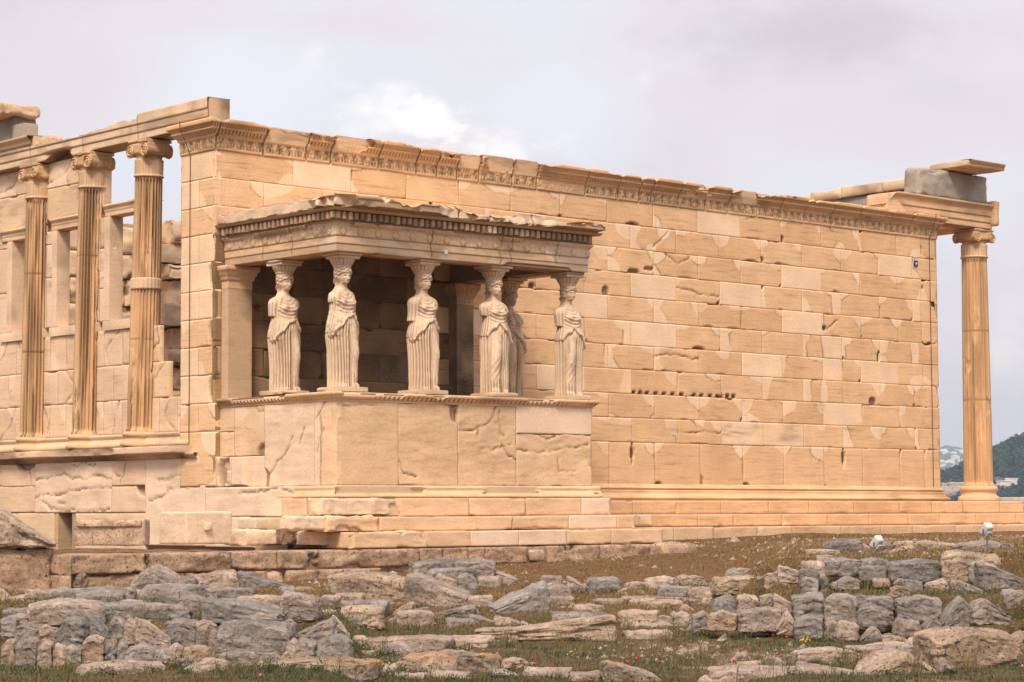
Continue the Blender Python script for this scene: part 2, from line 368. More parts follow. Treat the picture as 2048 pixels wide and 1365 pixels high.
# ------------------------------------------------------------------ materials
def stone_mat(name, ca, cb, cp, cd, vein=1., bump=.35, bscale=30., rough=.88, vscale=(1.6, 1.6, 17.), pits=0., blotch=None):
    m = bpy.data.materials.new(name); m.use_nodes = True; nt = m.node_tree; nt.nodes.clear(); L = nt.links.new
    out = node(nt, 'ShaderNodeOutputMaterial'); bs = node(nt, 'ShaderNodeBsdfPrincipled'); L(bs.outputs[0], out.inputs[0])
    bs.inputs['Roughness'].default_value = rough; bs.inputs['Specular IOR Level'].default_value = .18
    at = node(nt, 'ShaderNodeAttribute'); at.attribute_name = 'mk'
    sp = node(nt, 'ShaderNodeSeparateXYZ'); L(at.outputs['Vector'], sp.inputs[0])
    ge = node(nt, 'ShaderNodeNewGeometry')
    mp = node(nt, 'ShaderNodeMapping'); mp.inputs[3].default_value = vscale; mp.inputs[2].default_value = (.03, .06, 0); L(ge.outputs['Position'], mp.inputs[0])
    nv = node(nt, 'ShaderNodeTexNoise'); nv.inputs['Scale'].default_value = 1.; nv.inputs['Detail'].default_value = 5; nv.inputs['Roughness'].default_value = .65; nv.inputs['Distortion'].default_value = .6; L(mp.outputs[0], nv.inputs[0])
    nb = node(nt, 'ShaderNodeTexNoise'); nb.inputs['Scale'].default_value = 1.3; nb.inputs['Detail'].default_value = 6; nb.inputs['Roughness'].default_value = .62; L(ge.outputs['Position'], nb.inputs[0])
    def mix(f, a, b, typ='MIX'):
        x = node(nt, 'ShaderNodeMix'); x.data_type = 'RGBA'; x.blend_type = typ
        if isinstance(f, float): x.inputs[0].default_value = f
        else: L(f, x.inputs[0])
        for i, c in ((6, a), (7, b)):
            if isinstance(c, tuple): x.inputs[i].default_value = (*c, 1)
            else: L(c, x.inputs[i])
        return x.outputs[2]
    def mr(v, a, b, c, d):
        x = node(nt, 'ShaderNodeMapRange'); L(v, x.inputs[0]); x.inputs[1].default_value = a; x.inputs[2].default_value = b; x.inputs[3].default_value = c; x.inputs[4].default_value = d; return x.outputs[0]
    cl = node(nt, 'ShaderNodeClamp'); L(sp.outputs['Y'], cl.inputs[0])
    base = mix(cl.outputs[0], ca, cb)
    if blotch: base = mix(mr(nb.outputs['Fac'], .45, .68, 0., .8), base, blotch)
    base = mix(sp.outputs['X'], base, cp)
    vr = node(nt, 'ShaderNodeValToRGB'); e = vr.color_ramp.elements
    e[0].position = .28; e[0].color = (1 - .42 * vein, 1 - .48 * vein, 1 - .52 * vein, 1); e[1].position = .50; e[1].color = (1, 1, 1, 1)
    k = e.new(.40); k.color = (1 - .13 * vein, 1 - .15 * vein, 1 - .17 * vein, 1)
    L(nv.outputs['Fac'], vr.inputs[0])
    vf = node(nt, 'ShaderNodeMath'); vf.operation = 'MULTIPLY_ADD'; L(sp.outputs['X'], vf.inputs[0]); vf.inputs[1].default_value = -.75; vf.inputs[2].default_value = .95
    base = mix(vf.outputs[0], base, vr.outputs[0], 'MULTIPLY')
    # large soft tone variation
    tv = node(nt, 'ShaderNodeMix'); tv.data_type = 'RGBA'; L(mr(nb.outputs['Fac'], .3, .7, 0., 1.), tv.inputs[0]); tv.inputs[6].default_value = (1.1, 1.1, 1.1, 1); tv.inputs[7].default_value = (.86, .85, .84, 1)
    base = mix(1.0, base, tv.outputs[2], 'MULTIPLY')
    nf = node(nt, 'ShaderNodeTexNoise'); nf.inputs['Scale'].default_value = bscale; nf.inputs['Detail'].default_value = 6; nf.inputs['Roughness'].default_value = .7; L(ge.outputs['Position'], nf.inputs[0])
    gr = mr(nf.outputs['Fac'], .3, .7, .86, 1.12); cg = node(nt, 'ShaderNodeCombineColor'); [L(gr, cg.inputs[i]) for i in range(3)]
    base = mix(1.0, base, cg.outputs[0], 'MULTIPLY')
    # grime crust and painted shade, whose edge breaks up with the fine noise
    da = node(nt, 'ShaderNodeMath'); da.operation = 'MULTIPLY_ADD'; L(nf.outputs['Fac'], da.inputs[0]); da.inputs[1].default_value = .9; 
    ds = node(nt, 'ShaderNodeMath'); ds.operation = 'MULTIPLY'; L(sp.outputs['Z'], ds.inputs[0]); ds.inputs[1].default_value = 1.25
    d2 = node(nt, 'ShaderNodeMath'); d2.operation = 'MULTIPLY_ADD'; L(ds.outputs[0], d2.inputs[0]); L(nf.outputs['Fac'], d2.inputs[1]); d3 = node(nt, 'ShaderNodeMath'); d3.operation = 'MULTIPLY'; L(ds.outputs[0], d3.inputs[0]); d3.inputs[1].default_value = .35; L(d3.outputs[0], d2.inputs[2]); d2.use_clamp = True
    base = mix(d2.outputs[0], base, cd)
    hgt = nf.outputs['Fac']
    if pits:
        vo = node(nt, 'ShaderNodeTexNoise'); vo.inputs['Scale'].default_value = 38; vo.inputs['Detail'].default_value = 4; L(ge.outputs['Position'], vo.inputs[0])
        pt = mr(vo.outputs['Fac'], .30, .40, 1., 0.)
        pf = node(nt, 'ShaderNodeMath'); pf.operation = 'MULTIPLY'; L(pt, pf.inputs[0]); pf.inputs[1].default_value = pits
        base = mix(pf.outputs[0], base, tuple(c * .35 for c in ca))
        hh = node(nt, 'ShaderNodeMath'); hh.operation = 'MULTIPLY_ADD'; L(pt, hh.inputs[0]); hh.inputs[1].default_value = -.8; L(nf.outputs['Fac'], hh.inputs[2]); hgt = hh.outputs[0]
    L(base, bs.inputs['Base Color'])
    h2 = node(nt, 'ShaderNodeMath'); h2.operation = 'MULTIPLY_ADD'; L(nv.outputs['Fac'], h2.inputs[0]); h2.inputs[1].default_value = .6 * vein; L(hgt, h2.inputs[2])
    bp = node(nt, 'ShaderNodeBump'); bp.inputs['Strength'].default_value = bump; bp.inputs['Distance'].default_value = .02; L(h2.outputs[0], bp.inputs['Height']); L(bp.outputs[0], bs.inputs['Normal'])
    return m
DIRT_SHADE = (.12, .075, .042)  # crust colour, also used where shade is painted in
M_marble = stone_mat('old_marble', (.66, .405, .212), (.755, .495, .285), (.83, .60, .40), DIRT_SHADE, vein=.85, vscale=(1.3, 1.3, 21.))
M_west = stone_mat('pale_marble', (.67, .465, .29), (.75, .54, .365), (.78, .59, .43), DIRT_SHADE, vein=.55, bump=.3)
M_porch = stone_mat('porch_marble', (.65, .43, .25), (.74, .515, .325), (.77, .58, .42), (.09, .06, .037), vein=.65, vscale=(2.2, 2.2, 14))
M_statue = stone_mat('statue_marble', (.64, .48, .335), (.70, .53, .375), (.72, .55, .40), (.22, .14, .08), vein=.25, vscale=(14, 14, 3.), bump=.2, bscale=45)
M_col = stone_mat('column_marble', (.61, .375, .19), (.70, .465, .27), (.74, .54, .38), (.15, .08, .04), vein=.14, vscale=(9, 9, 2.5), bump=.3)
M_grey = stone_mat('grey_limestone', (.29, .255, .215), (.36, .32, .275), (.44, .38, .31), (.16, .13, .10), vein=.3, pits=.6, bump=.6, bscale=18)
def rock_mat(name, g0, g1, pk, wh, dk, pit):
    m = bpy.data.materials.new(name); m.use_nodes = True; nt = m.node_tree; L = nt.links.new; bs = nt.nodes['Principled BSDF']
    bs.inputs['Roughness'].default_value = .93; bs.inputs['Specular IOR Level'].default_value = .12
    at = node(nt, 'ShaderNodeAttribute'); at.attribute_name = 'mk'; sp = node(nt, 'ShaderNodeSeparateXYZ'); L(at.outputs['Vector'], sp.inputs[0]); ge = node(nt, 'ShaderNodeNewGeometry')
    def ns(s, d=8, r=.65, dist=0., w=None):
        x = node(nt, 'ShaderNodeTexNoise'); x.inputs['Scale'].default_value = s; x.inputs['Detail'].default_value = d; x.inputs['Roughness'].default_value = r; x.inputs['Distortion'].default_value = dist
        if w: mp = node(nt, 'ShaderNodeMapping'); mp.inputs[3].default_value = w; mp.inputs[2].default_value = (.3, .2, .5); L(ge.outputs['Position'], mp.inputs[0]); L(mp.outputs[0], x.inputs[0])
        else: L(ge.outputs['Position'], x.inputs[0])
        return x.outputs['Fac']
    def mr(v, a_, b_, c=0., d=1.):
        x = node(nt, 'ShaderNodeMapRange'); L(v, x.inputs[0]); x.inputs[1].default_value = a_; x.inputs[2].default_value = b_; x.inputs[3].default_value = c; x.inputs[4].default_value = d; return x.outputs[0]
    def mix(f, c, d, t='MIX'):
        x = node(nt, 'ShaderNodeMix'); x.data_type = 'RGBA'; x.blend_type = t
        if isinstance(f, float): x.inputs[0].default_value = f
        else: L(f, x.inputs[0])
        for i, q in ((6, c), (7, d)):
            if isinstance(q, tuple): x.inputs[i].default_value = (*q, 1)
            else: L(q, x.inputs[i])
        return x.outputs[2]
    def mul(a_, b_):
        x = node(nt, 'ShaderNodeMath'); x.operation = 'MULTIPLY'; L(a_, x.inputs[0])
        if isinstance(b_, float): x.inputs[1].default_value = b_
        else: L(b_, x.inputs[1])
        return x.outputs[0]
    cl = node(nt, 'ShaderNodeClamp'); L(sp.outputs['Y'], cl.inputs[0]); c2 = node(nt, 'ShaderNodeClamp'); L(sp.outputs['X'], c2.inputs[0])
    base = mix(c2.outputs[0], mix(cl.outputs[0], g0, g1), pk)
    mott = ns(4.5, 9, .68, .4); base = mix(1.0, base, mix(mr(mott, .34, .66), (.62, .60, .58), (1.32, 1.32, 1.32)), 'MULTIPLY')
    base = mix(mr(ns(3.1, 8, .7, .8), .56, .66, 0., .55), base, wh)              # pale weathered skin
    grain = ns(55, 6, .75); base = mix(1.0, base, mix(mr(grain, .32, .68), (.70, .69, .68), (1.25, 1.25, 1.25)), 'MULTIPLY')
    st = ns(1., 8, .7, 1.2, (5., 5., 22.)); base = mix(mul(mr(st, .30, .40, 1., 0.), .38), base, dk)     # bedding cracks
    pt = mr(ns(27, 4, .6), .33, .40, 1., 0.); base = mix(mul(pt, pit), base, dk)
    dd = node(nt, 'ShaderNodeMath'); dd.operation = 'MULTIPLY'; L(sp.outputs['Z'], dd.inputs[0]); L(mr(ns(9, 7, .7), .38, .55, 0., 1.4), dd.inputs[1]); dd.use_clamp = True
    base = mix(dd.outputs[0], base, dk); L(base, bs.inputs['Base Color'])
    h = node(nt, 'ShaderNodeMath'); h.operation = 'MULTIPLY_ADD'; L(grain, h.inputs[0]); h.inputs[1].default_value = .5; L(mott, h.inputs[2])
    h2 = node(nt, 'ShaderNodeMath'); h2.operation = 'MULTIPLY_ADD'; L(pt, h2.inputs[0]); h2.inputs[1].default_value = -.5 * pit; L(h.outputs[0], h2.inputs[2])
    bp = node(nt, 'ShaderNodeBump'); bp.inputs['Strength'].default_value = .9; bp.inputs['Distance'].default_value = .05; L(h2.outputs[0], bp.inputs['Height']); L(bp.outputs[0], bs.inputs['Normal'])
    return m
M_rock = rock_mat('rubble_stone', (.205, .182, .165), (.31, .28, .252), (.47, .35, .27), (.60, .54, .48), (.042, .032, .025), .55)
M_pock = rock_mat('pitted_rubble', (.38, .268, .186), (.47, .35, .25), (.49, .37, .27), (.56, .46, .36), (.05, .036, .026), .9)
M_poros = rock_mat('porous_stone', (.47, .305, .195), (.58, .395, .265), (.64, .47, .335), (.66, .51, .385), (.06, .042, .03), .8)
M_lichen = rock_mat('lichen_stone', (.36, .285, .21), (.46, .37, .285), (.50, .25, .075), (.54, .45, .36), (.05, .04, .03), .8)
def plain(name, c, rough=.7, met=0., spec=.3, var=.0):
    m = bpy.data.materials.new(name); m.use_nodes = True; nt = m.node_tree; b = nt.nodes['Principled BSDF']
    b.inputs['Base Color'].default_value = (*c, 1); b.inputs['Roughness'].default_value = rough; b.inputs['Metallic'].default_value = met; b.inputs['Specular IOR Level'].default_value = spec
    if var:
        g = node(nt, 'ShaderNodeNewGeometry'); n = node(nt, 'ShaderNodeTexNoise'); n.inputs['Scale'].default_value = 12; n.inputs['Detail'].default_value = 5; nt.links.new(g.outputs['Position'], n.inputs[0])
        x = node(nt, 'ShaderNodeMix'); x.data_type = 'RGBA'; nt.links.new(n.outputs['Fac'], x.inputs[0]); x.inputs[6].default_value = (*[q * (1 + var) for q in c], 1); x.inputs[7].default_value = (*[q * (1 - var) for q in c], 1); nt.links.new(x.outputs[2], b.inputs['Base Color'])
    return m
M_lamp = plain('lamp_paint', (.55, .53, .48), .5, 0, .4, .12); M_pole = plain('pole_metal', (.20, .20, .20), .5, .6, .4, .15); M_glass = plain('lamp_glass', (.22, .22, .21), .15, 0, .5, .1)
M_sign = plain('sign_blue', (.015, .03, .12), .4); M_white = plain('sign_white', (.75, .75, .75), .5)
# ------------------------------------------------------------------ the temple
temple = thing('temple', 'ruined pale orange marble temple with a porch of statues and a fluted corner column', 'temple')
NS = -EY; NW = -EX
# --- south wall
SETTLE = True
ODD = [0, 1.685, 2.985, 4.286, 5.578, 6.884, 8.188, 9.474, 10.773, 12.088, 13.384, 14.662, 15.968, 17.269, 18.561, 19.421, 20.0]
EVEN = [0, 1.04, 2.335, 3.636, 4.93, 6.23, 7.536, 8.83, 10.12, 11.43, 12.736, 14.02, 15.315, 16.62, 17.915, 19.1, 20.0]
ZR = [6.24 - .4905 * i for i in range(11)] + [.39]
PT = {
 (0, 0): [('TR', .16, .3), ('BR', .18, .45)], (0, 1): ['P'], (0, 2): [('TL', .22, .15), ('BL', .16, .5)], (0, 3): [('TL', .1, .25)], (0, 4): [('TL', .2, .35), ('TR', .5, .35)],
 (0, 5): [('TL', .2, .25), ('TR', .28, .3)], (0, 6): [('TL', .12, .45), ('TR', .25, .2)], (0, 7): [('TL', .1, .1)], (0, 8): [('BL', .2, .55)], (0, 9): ['P'], (0, 10): [('TL', .4, .2)],
 (0, 11): [('T', .1), ('TR', .15, .4), ('TL', .2, .35)], (0, 12): [('R', .07, .1), ('TR', .2, .5), ('E', .5, .02, .14, .3)], (0, 13): [('L', .05, -.1), ('BL', .12, .3)], (0, 14): [('BR', .5, .5)], (0, 15): [('BL', .3, .2)],
 (1, 0): [('TR', .3, .5)], (1, 1): [('TL', .55, .55)], (1, 2): [('TR', .2, .5)], (1, 7): [('TR', .32, .6)], (1, 8): [('L', .14, .1), ('TL', .25, .5), ('BL', .22, .4), ('E', .72, .95, .16, .42), ('E', .45, .02, .12, .3)], (1, 9): [('T', .06), ('TR', .18, .45), ('TL', .25, .25)],
 (1, 10): [('TL', .22, .5), ('TR', .22, .45), ('BR', .14, .2)], (1, 11): [('TL', .2, .3), ('TR', .2, .3)], (1, 12): [('TR', .2, .6)], (1, 13): [('TL', .26, .55), ('TR', .12, .25)], (1, 14): ['P'], (1, 15): [('L', .08, -.1), ('BL', .3, .5)],
 (2, 5): [('TR', .2, .4)], (2, 6): [('TR', .3, .62)], (2, 7): [('TL', .22, .42), ('BL', .28, .65), ('TR', .14, .4)], (2, 8): [('TL', .28, .5), ('BL', .18, .5), ('TR', .24, .4)], (2, 9): [('TL', .24, .35), ('TR', .2, .45)], (2, 10): [('TL', .35, .25), ('TR', .25, .25)],
 (2, 11): ['P'], (2, 12): [('TL', .12, .2), ('TR', .22, .6)], (2, 13): [('TR', .2, .25)], (2, 14): [('TL', .25, .35), ('R', .04), ('BR', .2, .6)], (2, 15): [('BL', .35, .6)],
 (3, 7): [('TL', .1, .5)], (3, 8): ['P'], (3, 9): [('TL', .24, .25)], (3, 10): ['P'], (3, 11): [('L', .1, -.05)], (3, 12): [('T', .13), ('BL', .22, .7), ('R', .25, .02)], (3, 13): [('TL', .2, .3)], (3, 14): [('TL', .2, .35), ('TR', .18, .5)], (3, 15): [('L', .28, .03)],
 (4, 6): ['P'], (4, 7): [('TR', .15, .42)], (4, 8): [('TL', .25, .42), ('BL', .3, .75), ('TR', .22, .5)], (4, 9): [('TL', .22, .45), ('TR', .26, .22)], (4, 10): [('TL', .24, .22), ('TR', .18, .3)], (4, 11): ['P'], (4, 12): [('TR', .2, .6), ('L', .04)], (4, 13): [('TL', .28, .4), ('TR', .2, .35)],
 (5, 7): [('TR', .4, .5), ('R', .18)], (5, 8): ['P'], (5, 9): [('TL', .28, .28), ('TR', .24, .4)], (5, 10): [('L', .2, -.05), ('TL', .28, .42), ('BL', .28, .4)], (5, 11): [('TL', .18, .25)], (5, 12): [('L', .1), ('TL', .2, .6), ('R', .5, .02)], (5, 13): [('L', .1), ('TL', .25, .45), ('TR', .22, .42)], (5, 14): [('TL', .3, .62), ('R', .06), ('BL', .2, .25)], (5, 15): [('L', .2, -.05)],
 (6, 6): [('R', .08)], (6, 7): [('L', .1), ('TL', .28, .4), ('BL', .24, .6), ('TR', .28, .35)], (6, 8): [('BL', .3, .6), ('L', .12)], (6, 9): [('E', .55, 1., .16, .32)], (6, 10): ['P'], (6, 11): [('L', .06, .1), ('TR', .3, .22)], (6, 12): [('L', .5, .02), ('TR', .16, .3)], (6, 13): ['P'], (6, 14): [('BR', .55, .5)], (6, 15): [('BL', .6, .5)],
 (7, 6): ['P'], (7, 7): [('R', .2, -.14)], (7, 8): [('TR', .28, .55)], (7, 9): [('TR', .35, .3)], (7, 10): [('TR', .3, .25)], (7, 11): [('L', .16, .08), ('TL', .3, .45)], (7, 12): [('L', .2), ('E', .52, .4, .08, .7), ('TL', .25, .4)], (7, 13): [('TR', .24, .65)], (7, 14): [('TL', .16, .5), ('TR', .25, .55)], (7, 15): [('TL', .3, .35)],
 (8, 6): [('TR', .3, .2)], (8, 7): [('TR', .24, .5), ('BL', .2, .15), ('BR', .1, .2)], (8, 8): [('TR', .32, .55)], (8, 9): [('TL', .24, .45), ('TR', .24, .5), ('BL', .22, .2)], (8, 10): [('TL', .24, .7), ('BL', .4, .5), ('TR', .4, .2)], (8, 11): [('TL', .35, .65), ('TR', .18, .5)], (8, 12): ['P'], (8, 14): [('TL', .3, .5)],
 (9, 7): [('TL', .12, .4), ('TR', .5, .35), ('E', .55, 1., .3, .22)], (9, 8): [('TR', .3, .7), ('R', .03)], (9, 9): [('TR', .24, .45), ('E', .5, 1., .12, .4)], (9, 10): ['P'], (9, 11): ['P'], (9, 12): [('TL', .12, .15), ('E', .45, 1., .1, .25)], (9, 13): [('L', .2, -.12), ('TR', .3, .6)], (9, 14): [('TL', .16, .4), ('TR', .24, .4)], (9, 15): [('L', .15)],
 (10, 6): [('TR', .28, .3)], (10, 7): [('TR', .24, .28)], (10, 8): [('TL', .18, .2)], (10, 9): [('TR', .22, .28)], (10, 10): [('TL', .2, .28), ('TR', .22, .2)], (10, 11): [('TL', .2, .25), ('TR', .35, .3)], (10, 12): [('TL', .1, .1)],
}
CR = {(2, 8): [{'l': [(.25, 1), (.55, .55), (.82, .95)], 'w': .016}], (4 - 1, 9): [{'l': [(0, .55), (.3, .5), (.6, .38), (1, .35)], 'w': .01}], (0, 12): [{'l': [(.22, 1), (.42, .3)], 'w': .018}], (1, 7): [{'l': [(0, .6), (.15, .3), (.2, 0)], 'w': .01}],
      (1, 8): [{'l': [(.5, .15), (.62, .45), (.85, .95)], 'w': .009}], (9, 9): [{'l': [(0, .45), (.5, .5), (1, .52)], 'w': .01}, {'l': [(.3, 1), (.55, .65), (.6, .5)], 'w': .012}], (6, 8): [{'l': [(0, .62), (.3, .72), (.6, .7), (1, .55)], 'w': .012}], (5, 14): [], (7, 13): [], (5 - 1, 12): [{'l': [(.1, .3), (.4, .75)], 'w': .02, 'd': .03}]}
HO = {(0, 7): [(.55, .02, .14, .1, .07, .9)], (2, 7): [(.55, .05, .12, .14, .05, .8), (.9, .25, .12, .1, .04, .6)], (3, 7): [(.45, .15, .07, .22, .04, .75)], (0, 11): [(.02, .1, .06, .2, .1, .95)], (1, 11): [(.02, .12, .05, .15, .05, .8)],
      (3, 14): [(.01, .2, .025, .35, .1, .95)], (5, 13): [(.97, .2, .04, .3, .12, 1.)], (7, 12): [], (7, 13): [(.78, .15, .1, .22, .05, .7)], (5, 9): [(.5, .03, .14, .1, .06, .85)], (2, 10): [], (6, 10): [], (4, 12): [(.06, .35, .05, .12, .05, .9)],
      (8, 9): [(.98, .08, .04, .1, .06, .9)], (10, 7): [(.5, .78, .028, .24, .16, .8, 1)], (10, 12): [(.5, .78, .03, .22, .2, 1., 1), ], (10, 8): [(.06, .1, .08, .06, .05, .8)], (10, 9): [(.02, .2, .05, .14, .04, .6)], (10, 10): [(.06, .08, .1, .08, .05, .7)],
      (7, 8): [(x, .06, .045, .09, .05, .9) for x in (.04, .19, .34, .53, .71, .9)], (7, 9): [(x, .06, .05, .09, .05, .9) for x in (.1, .38, .55, .75, .92)], (7, 10): [(x, .08, .05, .12, .05, .85) for x in (.16, .3)],
      (5, 5): [(.62, .04, .16, .12, .06, .85)], (8, 5): [], (3, 5): [(.92, .1, .07, .16, .06, .7)]}
m = MB(); blocks = []
rng = random.Random(4)
for r in range(11):
    J = ODD if r in (0, 2, 4, 6, 8, 10) else EVEN
    for i in range(16):
        u0, u1 = J[i], J[i + 1]
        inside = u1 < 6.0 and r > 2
        p = [(q,) if isinstance(q, str) else q for q in PT.get((r, i), [])]
        if not p and not inside and rng.random() < .3: p = [(rng.choice(['TL', 'TR', 'BL']), .2, .3)]
        if inside and rng.random() < .25: p = [(rng.choice(['TL', 'TR']), .25, .35)]
        if (r, i) in ((7, 3), (5, 4)): p = [('P',)]
        b = {'r': (u0, u1, ZR[r + 1], ZR[r]), 'p': p, 'tone': .3 + .65 * rng.random(), 'proud': rng.uniform(-.004, .004), 'st': .45 if rng.random() < .25 else .12,
             'wear': rng.choice([.02, .035, .05, .07]), 'cr': CR.get((r, i), []), 'ho': HO.get((r, i), []), 'gap': rng.choice([0., 0., .0008, .003])}
        if r in (8, 9) and rng.random() < .5: b['di'] = .4
        if inside: b['tone'] *= .2; b['st'] = 2.6; b['porch_shade'] = .85 if r < 8 else .6  # back wall under the porch: shade painted as darker tone and patches
        if i == 15: b['wear'] = .16
        if not any(q[0] == 'P' for q in p):
            for cx_, cz_ in ((0, 0), (1, 0), (0, 1), (1, 1)):
                if rng.random() < .16 and not any(q[0][0] == ('T' if cz_ else 'B') for q in p): b['ho'] = list(b['ho']) + [(cx_, cz_, rng.uniform(.03, .08), rng.uniform(.07, .18), .055, .9)]
            if rng.random() < .13: b['ho'] = list(b['ho']) + [(rng.uniform(.2, .8), 0., rng.uniform(.05, .2), rng.uniform(.03, .07), .05, .7)]
        if any(q[0] == 'P' for q in p): b['wear'] = .0; b['gap'] = .001; b['edge'] = .3
        if r == 10: b['res'] = .035; b['edge'] = .6
        blocks.append(b)
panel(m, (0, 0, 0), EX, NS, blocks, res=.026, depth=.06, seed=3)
bx(m, .05, 19.95, .05, .75, .2, 6.7, res=.5, r=.005, amp=0, mk=(0, .1, .95))
# west face of the south west anta and the east end
aw = []
for r in range(11):
    z0, z1 = ZR[r + 1], ZR[r]
    cutp = [.0, 1.06] if r % 2 == 0 else [.0, .5, 1.06]
    for a_, b_ in zip(cutp[:-1], cutp[1:]):
        aw.append({'r': (a_, b_, z0, z1), 'p': [('P',)] if rng.random() < .5 else [(rng.choice(['TL', 'TR', 'BR']), .4, .5)], 'tone': .8 + .3 * rng.random(), 'wear': .05, 'st': .3, 'ho': [(.04, .5, .12, .5, .07, .5)] if (a_ == 0 and r in (4, 5, 6, 7, 8)) else [], 'edge': .4})
aw.append({'r': (0, 1.06, -.1 + .94, .39), 'p': []}) if False else None
panel(m, (0, 0, 0), EY, NW, aw, res=.03, depth=.14, seed=8)
panel(m, (0, 1.06, 0), EX, EY, [{'r': (0, .6, ZR[r + 1], ZR[r]), 'p': [], 'tone': .5, 'wear': .15} for r in range(10)], res=.05, depth=.1, seed=9)
panel(m, (20.0, 0, 0), EY, EX, [{'r': (0, .75, ZR[r + 1], ZR[r]), 'p': [], 'tone': .4, 'wear': .1} for r in range(11)], res=.05, depth=.1, seed=10)
bx(m, .13, .7, .13, 1.0, .2, 6.6, res=.5, r=.005, amp=0, mk=(0, .2, .9))
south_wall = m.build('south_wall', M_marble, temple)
# flared foot of the wall (part of its base moulding)
m = MB()
sweep(m, (0, 0, 0), EX, NS, 5.9, 20.0, [(.0, .50), (.03, .46), (.035, .445), (.065, .435), (.075, .42), (.065, .40), (.03, .392), (.03, .385), (.06, .38), (.07, .355), (.06, .33), (.085, .28), (.13, .245), (.15, .235), (.165, .225), (.16, .205), (.12, .195), (.12, .16)], res=.08, m1=1, seed=2)
sweep(m, (20., 0, 0), EY, EX, 0, .75, [(.0, .50), (.03, .46), (.065, .435), (.075, .42), (.03, .39), (.07, .355), (.06, .33), (.13, .245), (.165, .225), (.12, .16)], res=.08, m0=1, seed=3)
m.build('base_moulding', M_marble, temple)

# --- crowning band with carved ornament
CROWN = [(0, 6.225), (.018, 6.235), (.022, 6.255), (.018, 6.27), (.02, 6.46), (.045, 6.475), (.05, 6.49), (.045, 6.505), (.06, 6.51), (.12, 6.585), (.135, 6.59), (.138, 6.605), (.125, 6.615), (.16, 6.67), (.195, 6.69), (.2, 6.70), (.2, 6.75), (.19, 6.765), (.02, 6.775), (-.35, 6.78)]
def crown_carve(u, z, o):
    d = np.zeros_like(u); t = np.zeros_like(u)
    A = (z > 6.28) & (z < 6.455)
    w = np.cos(2 * np.pi * u / .21) * .3 + .4 * np.cos(2 * np.pi * u / .07) * np.cos((z - 6.28) * 14) + .75 * fbm(np.stack([u * 26, z * 30, u * 0], -1), 3, 14)
    d[A] = (.012 * w + .010 * vnoise(np.stack([u * 25, z * 30, u * 0], -1), 4))[A]; t[A] = np.clip(.42 - .6 * w, 0, .9)[A]
    B = (z > 6.512) & (z < 6.583); e = np.abs(np.sin(np.pi * u / .075)); d[B] = (.03 * (e - .7))[B]; t[B] = np.clip(.75 - 1.2 * e, 0, .85)[B] + .1
    Cc = (z > 6.617) & (z < 6.69); e = np.abs(np.sin(np.pi * u / .055)); d[Cc] = (.022 * (e - .7))[Cc]; t[Cc] = np.clip(.8 - 1.2 * e, 0, .9)[Cc] + .12
    Dd = (z > 6.47) & (z < 6.51); e = np.abs(np.sin(np.pi * u / .04)); d[Dd] += (.01 * (e - .5))[Dd]
    return d, np.clip(t, 0, 1)
SEG = [0, 1.0, 1.95, 2.5, 3.6, 4.5, 5.0, 5.5, 6.05, 6.9, 7.55, 8.85, 9.75, 10.35, 10.7, 11.5, 12.3, 13.0, 13.9, 14.6, 15.4, 16.3, 17.2, 18.3, 19.0, 20.0]
SR = np.random.RandomState(12)
SH = SR.uniform(0, .05, len(SEG)); SB = SR.uniform(-.25, .2, len(SEG)); SP = np.zeros(len(SEG)); SP[10] = 1
SH[0] = 0; SB[0] = -.6; SH[10] = .02; SH[8] = -.005; SB[7] = .25; SB[8] = .25; SB[6] = .2; SH[11] = .0; SB[11] = -.2
def crown_brk(u, z, o, pale, dirt):
    k = np.clip(np.searchsorted(SEG, u, side='right') - 1, 0, len(SEG) - 2)
    P3 = np.stack([u * 1.4, z * 1.8, o * 0 + k * 3.7], -1); n = fbm(P3, 4, 31); n2 = fbm(np.stack([u * 2.3, u * 0, k * 5.1], -1), 4, 33)
    cap = 6.785 - SH[k] - np.clip(n2 * .22 - .02, 0, .2)
    du = np.minimum(np.abs(u - np.array(SEG)[k]), np.abs(np.array(SEG)[k + 1] - u))
    cap = cap - .05 * np.exp(-(du / .05) ** 2)
    brk = sstep(.1, .22, n + SB[k]) * (z > 6.3)
    lim = np.where(brk > 0, .03 + .1 * np.clip(z - 6.45, 0, .3) + .02 * n, 9)
    o2 = np.where(brk > .5, np.minimum(o, lim), o)
    ch = (o - o2) > .004
    z2 = np.minimum(z, cap); o2 = np.where((z > cap) & (o2 > .1), np.minimum(o2, .17), o2)
    o2 = o2 - .04 * np.exp(-(du / .012) ** 2) * (o2 > .015)
    pale = np.where(ch, .35, pale); dirt = np.where(ch, dirt * .25 + .05, dirt)
    dirt = np.where(z > 6.745, np.maximum(dirt, .25 * (n > -.1)), dirt)
    pl = SP[k] > 0
    dirt = np.where(pl, .08, dirt)
    return o2, z2, pale, np.maximum(dirt, .9 * np.exp(-(du / .012) ** 2) * (o2 > -.02))
m = MB()
sweep(m, (0, 0, 0), EX, NS, 0, 20.0, CROWN, res=.014, zres=.016, m0=1, m1=1, carve=crown_carve, brk=crown_brk, seed=5)
sweep(m, (0, 0, 0), EY, NW, 0, 1.06, CROWN, res=.014, zres=.016, m0=1, m1=1, carve=crown_carve, seed=6)
sweep(m, (0, 1.06, 0), EX, EY, 0, .6, CROWN, res=.03, zres=.02, m0=1, carve=crown_carve, seed=6)
sweep(m, (20., 0, 0), EY, EX, 0, .75, CROWN, res=.014, zres=.016, m0=1, carve=crown_carve, seed=7)
bx(m, .05, 19.95, .05, .74, 6.2, 6.765, res=.25, r=.01, amp=.012, seed=3, mk=(.2, .5, .1))
m.build('wall_crown', M_marble, temple)

